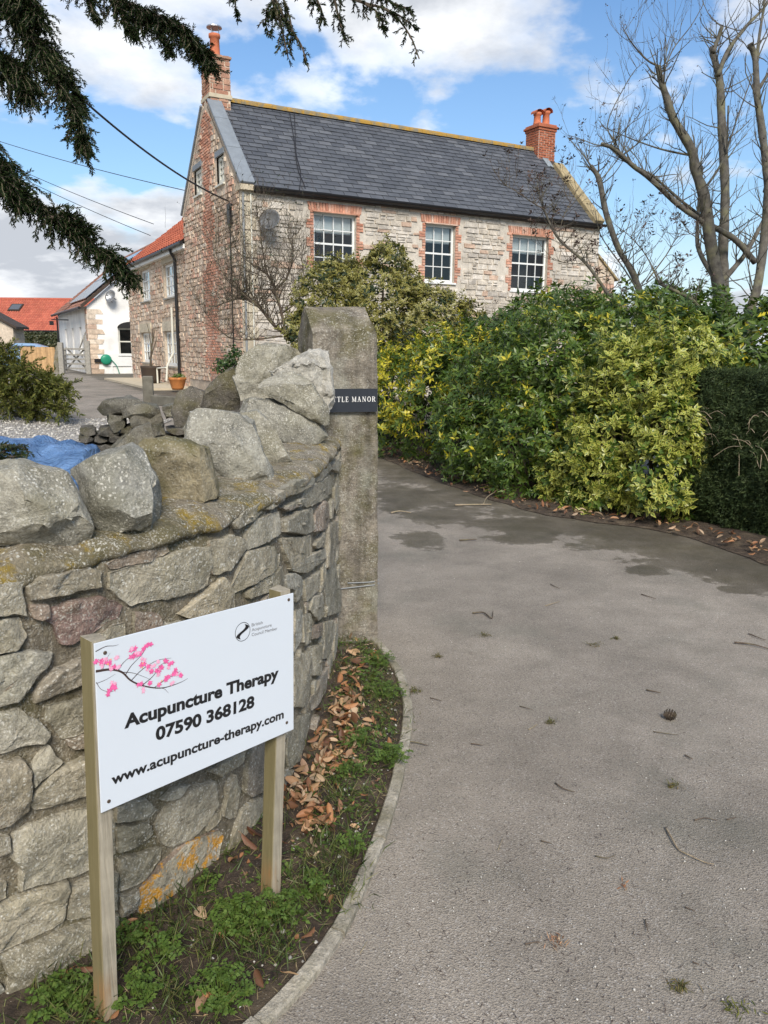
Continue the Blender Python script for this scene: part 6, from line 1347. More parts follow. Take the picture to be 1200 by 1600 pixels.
# juniper at the left of the yard
jb = thing('juniper_bush', 'low spreading golden green juniper at the left of the yard', 'shrub', V((-7.6, 15.6, 0.1))); paths = []; base_ = V((-7.7, 15.6, 0.25))
for pp in ([(30,630),(60,610),(75,596),(62,586)], [(20,630),(25,590),(15,560),(5,540)], [(10,640),(0,590),(-20,550)], [(40,640),(70,622),(92,612),(106,608)], [(30,645),(60,640),(85,634),(100,638)], [(25,640),(40,610),(34,585),(40,574)], [(0,640),(-40,600),(-60,560)], [(30,640),(55,620),(70,602),(78,596)], [(10,640),(10,610),(0,570),(-5,545)]):
    paths.append((pxpath(pp, 15.6, 15.4 + rg.uniform(-.5, .3)), 0.42, 1.0))
po, ax_, nn, L, mb = sprays(paths, 90, rg, -0.1, 0.085); mb.build('branchlet', 'twig', jb); link(bpy.data.objects.new('foliage', leaf_mesh('foliage', po, ax_, nn, L, L * 0.32, 'juniper', 0.1, 0.1)), jb)
# sprig low at the left edge beside the tarpaulin
js = thing('conifer_sprig', 'small dark conifer sprig in front of the blue tarpaulin', 'shrub', dep(10, 735, 4.6))
paths = [(pxpath(pp, 4.6, 4.5), 0.07, 0.5) for pp in ([(-30,725),(0,708),(30,698),(46,706)], [(-20,725),(10,715),(35,712)], [(-30,715),(-5,700),(15,694)])]
po, ax_, nn, L, mb = sprays(paths, 90, rg, 0.0, 0.02); q0 = dep(-30, 725, 4.6); mb.tube([V((q0.x - .1, q0.y, 0)), V((q0.x - .03, q0.y, q0.z * .6)), q0], 0.01, 5); mb.build('branchlet', 'twig', js); link(bpy.data.objects.new('foliage', leaf_mesh('foliage', po, ax_, nn, L, L * 0.32, 'yew', 0.1, 0.1)), js)
# ------------------------------------------------------------------ the yard behind the wall
# return wall of dark dry stones with flat slabs on top
rw = thing('dry_stone_wall', 'dark dry stone return wall capped with flat slabs behind the big cope stones', 'wall', V((-1.75, 5.1, 0))); rr = random.Random(61)
WD = 5.15
def rstone(sil, back, thick, mat, seed, rough=0.012, dpt=WD, nm='stone'): return cope(nm, sil, (sum(p[0] for p in sil) / len(sil), sum(p[1] for p in sil) / len(sil)), back, thick, (), mat, rw, 1.1, rough, 0.03, 0.9, seed, dpt)
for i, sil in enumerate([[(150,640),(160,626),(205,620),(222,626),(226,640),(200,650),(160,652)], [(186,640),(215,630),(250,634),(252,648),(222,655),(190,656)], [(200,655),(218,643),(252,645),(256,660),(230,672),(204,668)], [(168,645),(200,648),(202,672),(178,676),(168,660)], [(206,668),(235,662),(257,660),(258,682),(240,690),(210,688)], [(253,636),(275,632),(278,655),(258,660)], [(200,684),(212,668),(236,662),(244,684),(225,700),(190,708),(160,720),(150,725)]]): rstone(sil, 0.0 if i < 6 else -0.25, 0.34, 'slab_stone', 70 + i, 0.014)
y = 667; k = 0
while y < 800:
    x = 124 + rr.uniform(-4, 4) + (y - 667) * 0.03
    while x < 330:
        wv = rr.uniform(16, 38); h = rr.uniform(11, 17); j = lambda: rr.uniform(-2, 2)
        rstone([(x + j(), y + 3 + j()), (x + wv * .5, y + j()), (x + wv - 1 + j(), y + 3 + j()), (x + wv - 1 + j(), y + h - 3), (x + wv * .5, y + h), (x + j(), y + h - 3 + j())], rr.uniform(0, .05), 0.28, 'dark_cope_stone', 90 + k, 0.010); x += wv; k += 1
    y += 14
p0 = dep(132, 672, WD + 0.12); p1 = dep(330, 672, WD + 0.12); mb = MB(); mb.box(V((p0.x, p0.y, 0)), V((p1.x - p0.x, p1.y - p0.y, 0)), V((0, 0.3, 0)), V((0, 0, p0.z - 0.03))); mb.build('core', 'dark_cope_stone', rw)
# low weathered timber gate
gt = thing('timber_gate', 'weathered low timber gate with a tall end post behind the wall', 'gate', V((-2.0, 6.6, 0)))
GD = 6.7; mb = MB(); a = dep(229, 588, GD); mb.box(V((a.x - 0.04, a.y, 0)), V((0.085, 0.02, 0)), V((-0.02, 0.085, 0)), V((0, 0, a.z))); o = mb.build('end_post', 'old_timber', gt); o.modifiers.new('bevel', 'BEVEL').width = 0.006
a = dep(234, 618, GD); b = dep(300, 629, GD + 0.35)
for dz, h in ((-0.085, 0.085), (-0.42, 0.09), (-0.75, 0.09)): mb = MB(); mb.box(V((a.x, a.y, a.z + dz)), V((b.x - a.x, b.y - a.y, (b.z - a.z) * 0.5)), V((0.02, 0.06, 0)), V((0, 0, h))); o = mb.build('rail', 'old_timber', gt); o.modifiers.new('bevel', 'BEVEL').width = 0.005
mb = MB(); mb.box(V((b.x, b.y, 0)), V((0.09, 0, 0)), V((0, 0.09, 0)), V((0, 0, b.z + 0.02))); mb.build('hanging_post', 'old_timber', gt)
# gravel and its loose stones
gx = grid_sheet('gravel_bed', lin(-13, -4.4, 18), lin(8.5, 16.2, 16), lambda x, y: hgt(x, y) + 0.02 + 0.015 * noise.noise(V((x * 2, y * 2, 0))), 'gravel')
rng = np.random.default_rng(12); n_ = 5000; X = rng.uniform(-9.5, -4.4, n_); Y = rng.uniform(9, 16.2, n_); S = rng.uniform(0.012, 0.035, n_)
oc = np.array([[1, 0, 0], [-1, 0, 0], [0, 1, 0], [0, -1, 0], [0, 0, .7], [0, 0, -.7]]); P = np.stack([X, Y, np.array([hgt(a, b) for a, b in zip(X, Y)]) + 0.03], 1)[:, None, :] + oc[None] * (S[:, None, None] * rng.uniform(.7, 1.2, (n_, 6, 1))); ff = np.array([[0, 2, 4], [2, 1, 4], [1, 3, 4], [3, 0, 4], [2, 0, 5], [1, 2, 5], [3, 1, 5], [0, 3, 5]])
o = link(bpy.data.objects.new('gravel', np_mesh('gravel', P.reshape(-1, 3), (np.arange(n_)[:, None, None] * 6 + ff[None]).reshape(-1, 3), 'pebble'))); o['kind'] = 'stuff'; o['label'] = 'loose pale gravel spread across the yard bed'; o['category'] = 'gravel'
for i, (x, y, s_) in enumerate(((8, 648, .32), (30, 652, .28), (52, 650, .3), (-15, 648, .35), (72, 652, .2))):
    c = gnd(x, y, 0.12); rr2 = random.Random(i + 5); pts = [c + V((rr2.uniform(-1, 1) * s_, rr2.uniform(-1, 1) * s_ * .6, rr2.uniform(-.2, .75) * s_)) for _ in range(16)]
    o = link(bpy.data.objects.new('edging_rock', rock_mesh('edging_rock', pts, 'slab_stone', 0.08, 0.03, i))); tag(o, ('grey edging rock directly under the middle of the juniper', 'grey edging rock second from the juniper tip end', 'grey edging rock below the right hand juniper fronds', 'grey edging rock cut by the left picture edge', 'smallest grey edging rock at the right end of the row')[i], 'rock', 'rocks edging the gravel')
# tarpaulin over a low heap
N1, N2 = 110, 70; vs = []; a0 = dep(-120, 700, 5.6); b0 = dep(140, 728, 5.0)
for i in range(N1 + 1):
    for j in range(N2 + 1):
        s_ = i / N1; t_ = j / N2; x = -3.9 + 2.12 * s_; y = 4.35 + 1.4 * t_; e = math.sin(math.pi * min(1, max(0, t_))) ** 0.5
        ztop = 1.06 - 0.10 * sstep(0.5, 1.0, s_) - 0.06 * t_ ; z = ztop * e * (1 - sstep(0.95, 1.0, s_) * 0.95)
        q = V((x, y, z)); z += (0.055 * noise.noise(V((x * 2.5, y * 2.5, 1))) + 0.09 * abs(noise.noise(V((x * 3 + y * 4, y * 2 - x * 2.5, 4)))) + 0.05 * abs(noise.noise(V((x * 9 - y * 7, y * 5, 6)))) + 0.012 * noise.noise(V((x * 16, y * 16, 2)))) * e
        vs.append((x, y, max(z, 0.02)))
mb = MB(); mb.add(vs, [(i * (N2 + 1) + j, (i + 1) * (N2 + 1) + j, (i + 1) * (N2 + 1) + j + 1, i * (N2 + 1) + j + 1) for i in range(N1) for j in range(N2)]); tag(mb.build('tarpaulin', 'blue_tarp', None, True), 'crumpled blue tarpaulin draped over a heap behind the wall', 'tarpaulin')
# pots by the wing
def pot_thing(c, label, name, prof, mat, cat='plant pot'):
    t = thing(name, label, cat, c); mb = MB(); mb.lathe(c, prof, 24); mb.build('pot', mat, t, True); mb = MB(); mb.lathe(c, [(prof[-2][0] * 0.98, prof[-3][1] - 0.06), (0.01, prof[-3][1] - 0.05)], 20); mb.build('soil', 'soil', t); return t
pc_ = onplane(278, 613, HP(-0.75, 0, 0), HD); pc_.z = 0.32
t = pot_thing(pc_, 'orange terracotta flower pot on the terrace by the black drainpipe', 'flower_pot', [(0.16, 0), (0.19, 0.07), (0.25, 0.29), (0.27, 0.31), (0.27, 0.37), (0.24, 0.37), (0.22, 0.2)], 'pot_orange')
rng = np.random.default_rng(4); P = np.array([[pc_.x, pc_.y, pc_.z + 0.38]]) + rng.normal(size=(60, 3)) * [0.12, 0.12, 0.03]; link(bpy.data.objects.new('foliage', leaf_mesh('foliage', *rosettes(P, np.tile([0, 0, 1.0], (60, 1)), 4, 0.10, 0.25, rng, 0.7), 'weed')), t)
bc_ = onplane(237, 603, HP(-0.55, 0, 0), HD); bc_.z = 0.32
t = pot_thing(bc_, 'dark half barrel planter with a bare sapling by the wing windows', 'barrel_planter', [(0.28, 0), (0.32, 0.2), (0.34, 0.50), (0.36, 0.54), (0.36, 0.60), (0.31, 0.60), (0.30, 0.35)], 'timber_dark', 'planter')
mb = MB(); grow(mb, bc_ + V((0, 0, 0.6)), V((0.1, 0, 1)), 1.3, 0.045, 1, random.Random(9), 0.3, 0.4, 3, 0.06); mb.build('stem', 'twig', t)
mb = MB(); pp = gab(276, 540, AU)[0]; q0 = HP(AU - 0.12, pp, 0.35); mb.tube([HP(AU - 0.12, pp, 2.9), HP(AU - 0.12, pp + .02, 1.4), HP(AU - 0.35, pp, 0.95), HP(AU - 0.4, pp, 0.45)], 0.035, 6); mb.tube([HP(AU - 0.5, pp + 0.9, 0.33), HP(AU - 0.5, pp + 0.9, 0.85), HP(AU - 0.4, pp, 0.9)], 0.03, 6)
tag(mb.build('waste_pipe', 'cream_paint', None), 'cream plastic waste pipe on the wing wall beside the black drainpipe', 'pipe')
# hose reel
hr = thing('hose_reel', 'green garden hose reel on the white gable wall', 'hose reel', WP(0, 0, 1)); c = onplane(166, 562, WP(0, -0.14, 0), HN); mb = MB(); mb.lathe(c, [(0.23, -0.12), (0.26, -0.1), (0.26, 0.0), (0.18, 0.03), (0.10, 0.05), (0.02, 0.05)], 24, -HN); mb.build('drum', 'green_plastic', hr, True)
mb = MB(); mb.box(c - HD * 0.55 - UZ * 0.12, HD * 0.3, HN * 0.1, UZ * 0.16); mb.build('bracket', 'black_plastic', hr)
mb = MB(); mb.tube(catmull([c + HD * 0.25, c + HD * 0.5 - UZ * 0.35, c + HD * 0.55 - UZ * 0.85, c + HD * 0.0 - UZ * 1.05, c - HD * 0.4 - UZ * 0.95], 5), 0.02, 6); mb.build('hose', 'green_plastic', hr)
mb = MB(); uu = (onplane(190, 560, WC, HN) - WC).dot(HD); mb.box(WP(uu - 0.7, -0.06, 0.62), HD * 1.3, HN * 0.055, UZ * 0.62); mb.box(WP(uu - 0.55, -0.05, 0.2), HD * 0.1, HN * 0.045, UZ * 0.42); mb.box(WP(uu + 0.45, -0.05, 0.2), HD * 0.1, HN * 0.045, UZ * 0.42); tag(mb.build('white_cabinet', 'white_paint', None), 'low white meter cabinet under the arched window of the white gable', 'cabinet')
# field gate with cross brace, its posts, board fence, stone gate stump, car and hedge beyond
ga = gnd(136, 584, 0.25); gb = gnd(102, 583, 0.25); gv = gb - ga; gv.z = 0; gl_ = gv.length; gv.normalize(); fg = thing('field_gate', 'white weathered five bar gate with crossed braces beside the white house', 'gate', ga); gtk = V((-gv.y, gv.x, 0)) * 0.05
zg = [0.45, 0.68, 0.90, 1.12, 1.40]
for z in zg: mb = MB(); mb.box(ga + V((0, 0, z - 0.25)), gv * gl_, gtk, UZ * 0.085); mb.build('bar', 'grey_wood', fg)
mb = MB(); mb.box(ga + V((0, 0, 0.1)) - gtk * 1.02, gv * 0.1, gtk, UZ * 1.75); mb.build('stile', 'grey_wood', fg); mb = MB(); mb.box(ga + gv * (gl_ - 0.1) + V((0, 0, 0.1)) - gtk * 1.02, gv * 0.1, gtk, UZ * 1.1); mb.build('stile', 'grey_wood', fg)
for a, b in (((0.1, 1.2), (gl_ - 0.1, 0.2)), ((0.1, 0.2), (gl_ - 0.1, 1.2)), ((0.0, 1.95), (gl_ * 0.35, 1.1))): mb = MB(); q = ga + gv * a[0] + V((0, 0, a[1])) - gtk * 2.1; mb.box(q, ga + gv * b[0] + V((0, 0, b[1])) - gtk * 2.1 - q, gtk, UZ * 0.08); mb.build('brace', 'grey_wood', fg)
for i, x in enumerate((97.5, 139.5)):
    p = gnd(x, 584, 0.25); mb = MB(); mb.box(p - V((0.12, 0.1, 0.1)), V((0.24, 0, 0)), V((0, 0.22, 0)), V((0, 0, 1.6 + 0.1 * i))); o = mb.build('gate_post', 'grey_wood', None); o.modifiers.new('bevel', 'BEVEL').width = 0.02; tag(o, ('grey gate post between board fence and five bar gate', 'grey gate post against the white house corner')[i], 'gate post')
p = gnd(91, 582, 0.25); rr2 = random.Random(2); pts = [p + V((rr2.uniform(-.16, .16), rr2.uniform(-.15, .15), z)) for z in (0, .4, .9, 1.3, 1.35) for _ in range(6)]; tag(link(bpy.data.objects.new('stone_stump', rock_mesh('stone_stump', pts, 'slab_stone', 0.08, 0.02, 3))), 'rough stone pillar at the end of the new board fence', 'pillar')
fn = thing('board_fence', 'new golden vertical board fence beyond the yard', 'fence', gnd(64, 582, .25)); fa = gnd(34, 581, 0.25); fb = gnd(88, 581, 0.25); fv = fb - fa; fv.z = 0; n_ = 15; zt = at_y(60, 542, fa.y).z
for i in range(n_): q = fa + fv * (i / n_); mb = MB(); mb.box(V((q.x, q.y + 0.012 * (i % 2), 0.2)), fv * (0.96 / n_), V((0, 0.025, 0)), V((0, 0, zt - 0.2 + random.uniform(-.015, .015)))); mb.build('board', 'fence_wood', fn)
for z in (0.6, 1.3): mb = MB(); mb.box(V((fa.x, fa.y + 0.04, z)), fv, V((0, 0.05, 0)), UZ * 0.09); mb.build('rail', 'fence_wood', fn)
# parked car roof
cr_ = thing('parked_car', 'pale blue car just showing above the board fence', 'car', at_y(40, 560, 48)); c = at_y(34, 545, 48); mb = MB()
sec = [(-2.0, 0.55, 0.75), (-1.7, 0.78, 0.9), (-1.0, 0.9, 0.95), (-0.5, 1.38, 1.0), (0.0, 1.47, 1.0), (0.7, 1.46, 1.0), (1.3, 1.30, 1.0), (1.9, 1.0, 0.95), (2.05, 0.6, 0.8)]; vs = []
for x, zt_, hw in sec: vs += [V((c.x + x, 48 - 0.8 * hw, 0.35)), V((c.x + x, 48 - 0.85 * hw, 0.3 + min(0.65, zt_ * 0.7))), V((c.x + x, 48 - 0.62 * hw, 0.25 + zt_)), V((c.x + x, 48 + 0.62 * hw, 0.25 + zt_)), V((c.x + x, 48 + 0.85 * hw, 0.3 + min(0.65, zt_ * 0.7))), V((c.x + x, 48 + 0.8 * hw, 0.35))]
mb.add(vs, [(i * 6 + j, i * 6 + (j + 1) % 6, (i + 1) * 6 + (j + 1) % 6, (i + 1) * 6 + j) for i in range(8) for j in range(6)] + [tuple(range(6))[::-1], tuple(range(48, 54))]); mb.build('body', 'car_blue', cr_, True)
for k, (x0, x1) in enumerate(((-0.42, 0.25), (0.33, 1.1))): mb = MB(); mb.quad(V((c.x + x0 - .15, 48 - 0.79, 1.12)), V((c.x + x1 + .1, 48 - 0.79, 1.12)), V((c.x + x1, 48 - 0.67, 1.58)), V((c.x + x0 + .1, 48 - 0.67, 1.58))); mb.build('side_window', 'solar_glass', cr_)
for x in (-1.3, 1.3): mb = MB(); mb.lathe(V((c.x + x, 47.28, 0.55)), [(0.32, 0), (0.33, 0.1), (0.2, 0.18), (0.02, 0.18)], 18, V((0, -1, 0))); mb.build('wheel', 'rubber', cr_)
rng = np.random.default_rng(14)
def box_hedge(name, label, pa, pb, th, h0, h1, mat, n_, ln, seed):
    t = thing(name, label, 'hedge', ((pa[0] + pb[0]) / 2, pa[1], 0.2)); rng = np.random.default_rng(seed); s_ = rng.random(n_); f = rng.random(n_); X = pa[0] + (pb[0] - pa[0]) * s_; Y = pa[1] + (pb[1] - pa[1]) * s_; top = f > 0.65
    P = np.stack([X, np.where(top, Y + rng.random(n_) * th, Y), np.where(top, h1, h0 + (h1 - h0) * rng.random(n_))], 1); N = np.where(top[:, None], [0, 0, 1.0], [0, -1.0, 0.2]); P += rng.normal(size=P.shape) * 0.07
    link(bpy.data.objects.new('foliage', leaf_mesh('foliage', *rosettes(P, N, 4, ln, 0.5, rng), mat)), t); mb = MB(); mb.box(V((pa[0] + .1, pa[1] + .1, h0)), V((pb[0] - pa[0] - .2, pb[1] - pa[1], 0)), V((0, th, 0)), V((0, 0, h1 - h0 - .15))); mb.build('core', mat, t)
h1_ = at_y(60, 523, 54).z; box_hedge('trimmed_hedge', 'brown green trimmed hedge in front of the far red roofed house', (at_y(40, 540, 54).x, 54), (at_y(97, 540, 54).x, 54), 1.2, 0.2, h1_, 'hedge_far', 2600, 0.16, 1)
h2_ = at_y(20, 524, 55).z; box_hedge('green_hedge', 'bright green rounded hedge at the far left by the red roofed house', (at_y(-30, 540, 55).x, 55), (at_y(39, 540, 55).x, 55), 1.0, 0.2, h2_, 'weed', 2600, 0.14, 2)
# overhead wires
def wire(name, label, a, b, sag, r):
    mb = MB(); q = [a.lerp(b, k / 24) - V((0, 0, sag * 4 * (k / 24) * (1 - k / 24))) for k in range(25)]; mb.tube(q, r, 6); return tag(mb.build(name, 'cable_black', None), label, 'cable')
wire('overhead_cable', 'thick dark overhead cable running down to the house corner', dep(60, 92, 13.0), HP(-0.12, 0.5, gab(360, 318)[1]), 0.25, 0.020)
p = gab(362, 335); mb = MB(); mb.box(GF(p[0] + 0.12, p[1] - 0.25, 0.1), HN * -0.24, HD * 0.1, UZ * 0.5); mb.tube([HP(-0.12, 0.5, gab(360, 318)[1]), HP(-0.1, 0.42, p[1] + 0.1)], 0.02, 5); mb.tube([HP(-0.05, p[0], p[1] - 0.25), HP(-0.05, p[0], 0.3)], 0.02, 6); tag(mb.build('cable_box', 'black_plastic', None), 'black cable junction box high on the gable corner', 'cable box')
for i, (a, b, d0, d1, lb) in enumerate((((-40, 208), (300, 300), 60, 45, 'upper thin wire crossing the sky left of the gable'), ((-40, 232), (240, 350), 60, 50, 'middle thin wire crossing the sky left of the gable'), ((-40, 240), (235, 368), 58, 50, 'lower thin wire sloping down behind the red wing roof'))):
    wire('overhead_wire', lb, dep(*a, d0), dep(*b, d1), 0.2, 0.022)
# ------------------------------------------------------------------ verge: weeds, grass, dead leaves
rg = random.Random(71); rng = np.random.default_rng(71)
def weed(px, py, rad, n, label, mat='weed', ll=0.011):
    c = gnd(px, py, 0.03); t = thing('weed_clump', label, 'weed', c, None); po, ax, nn, L = [], [], [], []; mb = MB()
    for i in range(n):
        a = rg.uniform(0, 6.283); r = rad * math.sqrt(rg.random()); b = c + V((math.cos(a), math.sin(a), 0)) * r * 0.35; h = rg.uniform(0.012, 0.05) * (1.2 - 0.5 * r / rad); e = c + V((math.cos(a), math.sin(a), 0)) * r + V((0, 0, h)); m_ = b.lerp(e, 0.5) + V((0, 0, h * 0.5))
        mb.tube([V((b.x, b.y, 0.012)), m_, e], 0.0008, 3, False); d = (e - m_).normalized(); up = V((rg.gauss(0, .25), rg.gauss(0, .25), 1)).normalized(); sd = d.cross(up).normalized()
        for k, (f, s_, sc) in enumerate(((1, 0, 1.1), (.75, .75, 1), (.75, -.75, 1), (.2, 1, .85), (.2, -1, .85), (-.2, .9, .7), (-.2, -.9, .7))):
            q = e + d * (-0.004 if k < 3 else -0.011); po.append(q); ax.append((d * f + sd * s_ + up * rg.uniform(-.15, .25))); nn.append(up); L.append(ll * sc * rg.uniform(0.8, 1.3))
    mb.build('stem', mat, t); L = np.array(L); link(bpy.data.objects.new('foliage', leaf_mesh('foliage', np.array(po), np.array(ax), np.array(nn), L, L * 0.75, mat, 0.1, 0.15)), t)
for px_, py_, r_, n_, lb in ((590, 1035, .10, 80, 'feathery green weed against the foot of the gate pier'), (601, 1085, .10, 75, 'feathery green weed by the kerb just below the pier'), (575, 1060, .08, 40, 'small green weed between the pier and the dead leaves'), (612, 1185, .085, 80, 'bushy green weed spilling over the kerb beside the brown twig'), (560, 1160, .09, 55, 'green weed among dead leaves midway along the verge'), (545, 1210, .06, 30, 'small green weed beside the wall foot below the dead leaves'), (375, 1440, .085, 120, 'bright green leafy weed in front of the right sign post'), (440, 1425, .07, 55, 'green weed between the right sign post and the kerb'), (345, 1555, .085, 110, 'green weed at the bottom edge right of the left sign post'), (205, 1470, .06, 45, 'small green weed just behind the left sign post'), (90, 1568, .075, 80, 'low green weed at the wall foot left of the sign'), (250, 1490, .07, 45, 'small green weed between the sign posts'), (325, 1385, .035, 16, 'tiny green seedling under the sign close to the wall'), (495, 1395, .05, 30, 'small green weed beside the pale kerb joint'), (555, 1325, .06, 28, 'sparse green weed halfway along the kerb'), (215, 1560, .06, 40, 'green weed right beside the foot of the left sign post')): weed(px_, py_, r_, n_, lb)
# grass
po, ax, nn, L = [], [], [], []
for i in range(3000):
    if i < 1800:
        pp = ((250, 1460), (330, 1330), (300, 1400), (90, 1540), (180, 1500), (520, 1330), (480, 1390), (530, 1390), (270, 1560), (120, 1580), (540, 1250), (600, 1120), (430, 1480), (350, 1480))[i % 14]; c = gnd(pp[0] + rg.gauss(0, 26), pp[1] + rg.gauss(0, 22), 0.015)
    else: q = bed_at(rg.uniform(0.42, 1.0), rg.uniform(0.05, 0.97)); c = V((q.x, q.y, 0.015))
    po.append(c); ax.append((rg.gauss(0, .6), rg.gauss(0, .6), 1)); nn.append((rg.gauss(0, 1), rg.gauss(0, 1), .2)); L.append(rg.uniform(0.025, 0.085))
L = np.array(L); o = link(bpy.data.objects.new('grass', leaf_mesh('grass', np.array(po), np.array(ax), np.array(nn), L, 0.0032, 'grass_blade', 0.2, 0.45))); o['kind'] = 'stuff'; o['label'] = 'thin grass growing through the verge beside the wall'; o['category'] = 'grass'
po, ax, nn, L = [], [], [], []
for i in range(2200): q = bed_at(rg.uniform(0.42, 1.0), rg.uniform(0.05, 0.98)); po.append((q.x, q.y, bedz(q) + rg.uniform(0.004, 0.012))); ax.append((rg.gauss(0, 1), rg.gauss(0, 1), rg.gauss(0, .12))); nn.append((rg.gauss(0, .3), rg.gauss(0, .3), 1)); L.append(rg.uniform(0.02, 0.07))
L = np.array(L); o = link(bpy.data.objects.new('straw_litter', leaf_mesh('straw_litter', np.array(po), np.array(ax), np.array(nn), L, 0.0022, 'straw', 0.1, 0.05))); o['kind'] = 'stuff'; o['label'] = 'dry straw and stalks strewn on the verge soil'; o['category'] = 'litter'
po = []; n_ = 420
for i in range(n_): q = bed_at(rg.uniform(0.42, 1.0), rg.uniform(0.03, 0.98)); po.append((q.x, q.y, bedz(q) + 0.003))
S = rng.uniform(0.002, 0.007, n_) * rng.choice([1, 1, 1, 1.8], n_); P = np.array(po)[:, None, :] + oc[None] * (S[:, None, None] * rng.uniform(.7, 1.2, (n_, 6, 1)))
o = link(bpy.data.objects.new('pebbles', np_mesh('pebbles', P.reshape(-1, 3), (np.arange(n_)[:, None, None] * 6 + ff[None]).reshape(-1, 3), 'pebble', True))); o['kind'] = 'stuff'; o['label'] = 'small pebbles lying in the verge soil'; o['category'] = 'pebbles'
# low leafy ground cover filling the verge between the bigger weeds
po, ax, nn, L = [], [], [], []
for i in range(520):
    q = bed_at(rg.uniform(0.42, 1.0), rg.betavariate(1.6, 1.2) * 0.96)
    if noise.noise(V((q.x * 5, q.y * 5, 2))) < -0.12: continue
    for j in range(rg.randint(4, 9)): a = rg.uniform(0, 6.283); r = rg.uniform(0, 0.022); po.append((q.x + r * math.cos(a), q.y + r * math.sin(a), 0.016 + rg.uniform(0, 0.02))); ax.append((math.cos(a), math.sin(a), rg.uniform(-.1, .5))); nn.append((rg.gauss(0, .25), rg.gauss(0, .25), 1)); L.append(rg.uniform(0.008, 0.02))
L = np.array(L); o = link(bpy.data.objects.new('ground_cover', leaf_mesh('ground_cover', np.array(po), np.array(ax), np.array(nn), L, L * 0.7, 'weed', 0.1, 0.15))); o['kind'] = 'stuff'; o['label'] = 'low green seedlings covering the verge soil'; o['category'] = 'ground cover'
# dead leaves: curled ovals, each its own object
dl = []
for k in range(10):
    vs = []; nu, nv = 7, 5; wr = random.Random(k)
    wid = wr.uniform(0.42, 0.62); cu = wr.uniform(0.4, 1.3); tw = wr.uniform(-.5, .5); bend = wr.uniform(0.0, 0.35)
    for i in range(nu):
        t_ = i / (nu - 1); hw = wid / 2 * math.sin(math.pi * min(1, t_ * 0.93 + 0.05)) ** 0.75 + 0.01
        for j in range(nv):
            s_ = (j / (nv - 1)) * 2 - 1; an = s_ * cu + tw * (t_ - .5); vs.append((hw * math.sin(an) / max(cu, .3) * 1.0, t_ - 0.5, hw * (1 - math.cos(an)) / max(cu, .3) - bend * (t_ - .5) ** 2 * 1.2 + wr.uniform(-.02, .02) + (0.02 if j != 2 else 0)))
    mb = MB(); mb.add(vs, [(i * nv + j, i * nv + j + 1, (i + 1) * nv + j + 1, (i + 1) * nv + j) for i in range(nu - 1) for j in range(nv - 1)]); mb.tube([(0, -0.5, 0), (0.02, -0.62, 0.03), (0.05, -0.72, 0.05)], 0.012, 3); dl.append(mb.mesh('dead_leaf', 'dead_leaf', True))
def drop_leaf(p, size, label, group):
    o = bpy.data.objects.new('dead_leaf', dl[rg.randrange(10)]); link(o); o.matrix_basis = Matrix.Translation(p) @ (Matrix.Rotation(rg.uniform(0, 6.28), 4, 'Z') @ Matrix.Rotation(rg.gauss(0, .5), 4, 'X') @ Matrix.Rotation(rg.gauss(0, .5) + (math.pi if rg.random() < .4 else 0), 4, 'Y')) @ Matrix.Scale(size, 4); tag(o, label, 'leaf', group)
LB = 'curled brown dead leaf in the drift along the wall foot'; GP = 'dead leaves along the wall foot'
drift = [(560, 1035), (548, 1060), (545, 1085), (540, 1105), (528, 1125), (520, 1150), (535, 1130), (545, 1165), (515, 1190), (500, 1215), (480, 1240), (470, 1262), (490, 1280), (480, 1300), (495, 1290), (465, 1250), (555, 1110), (560, 1145), (525, 1200), (505, 1180)]
dlv = [np.array([v.co for v in m_.vertices]) for m_ in dl]; dlf = [[tuple(p.vertices) for p in m_.polygons] for m_ in dl]; litter = MB()
def leaf_mx(p, size): return Matrix.Translation(p) @ (Matrix.Rotation(rg.uniform(0, 6.28), 4, 'Z') @ Matrix.Rotation(rg.gauss(0, .4), 4, 'X') @ Matrix.Rotation(rg.gauss(0, .4) + (math.pi if rg.random() < .4 else 0), 4, 'Y')) @ Matrix.Scale(size, 4)
def add_litter(p, size): k = rg.randrange(10); mx = leaf_mx(p, size); litter.add([mx @ V(v) for v in dlv[k]], dlf[k])
for i in range(160):
    x, y = drift[i % len(drift)]; lay = i // len(drift); c = gnd(x + rg.gauss(0, 13), y + rg.gauss(0, 11), 0.0); drop_leaf(V((c.x, c.y, 0.030 + 0.006 * lay * rg.random() + rg.uniform(0, .012))), rg.uniform(0.036, 0.07), 'curled brown dead leaf ' + ('at the wall foot by the gate pier' if y < 1090 else 'in the drift halfway between pier and sign' if y < 1200 else 'in the drift just behind the right sign post'), GP)
for i in range(260): x, y = drift[i % len(drift)]; c = gnd(x + rg.gauss(0, 18), y + rg.gauss(0, 15), 0.0); add_litter(V((c.x, c.y, 0.026 + rg.uniform(0, .010))), rg.uniform(0.02, 0.045))
for i in range(120): q = bed_at(rg.uniform(0.42, 1.0), rg.uniform(0.05, 0.95)); add_litter(V((q.x, q.y, 0.03)), rg.uniform(0.012, 0.035))
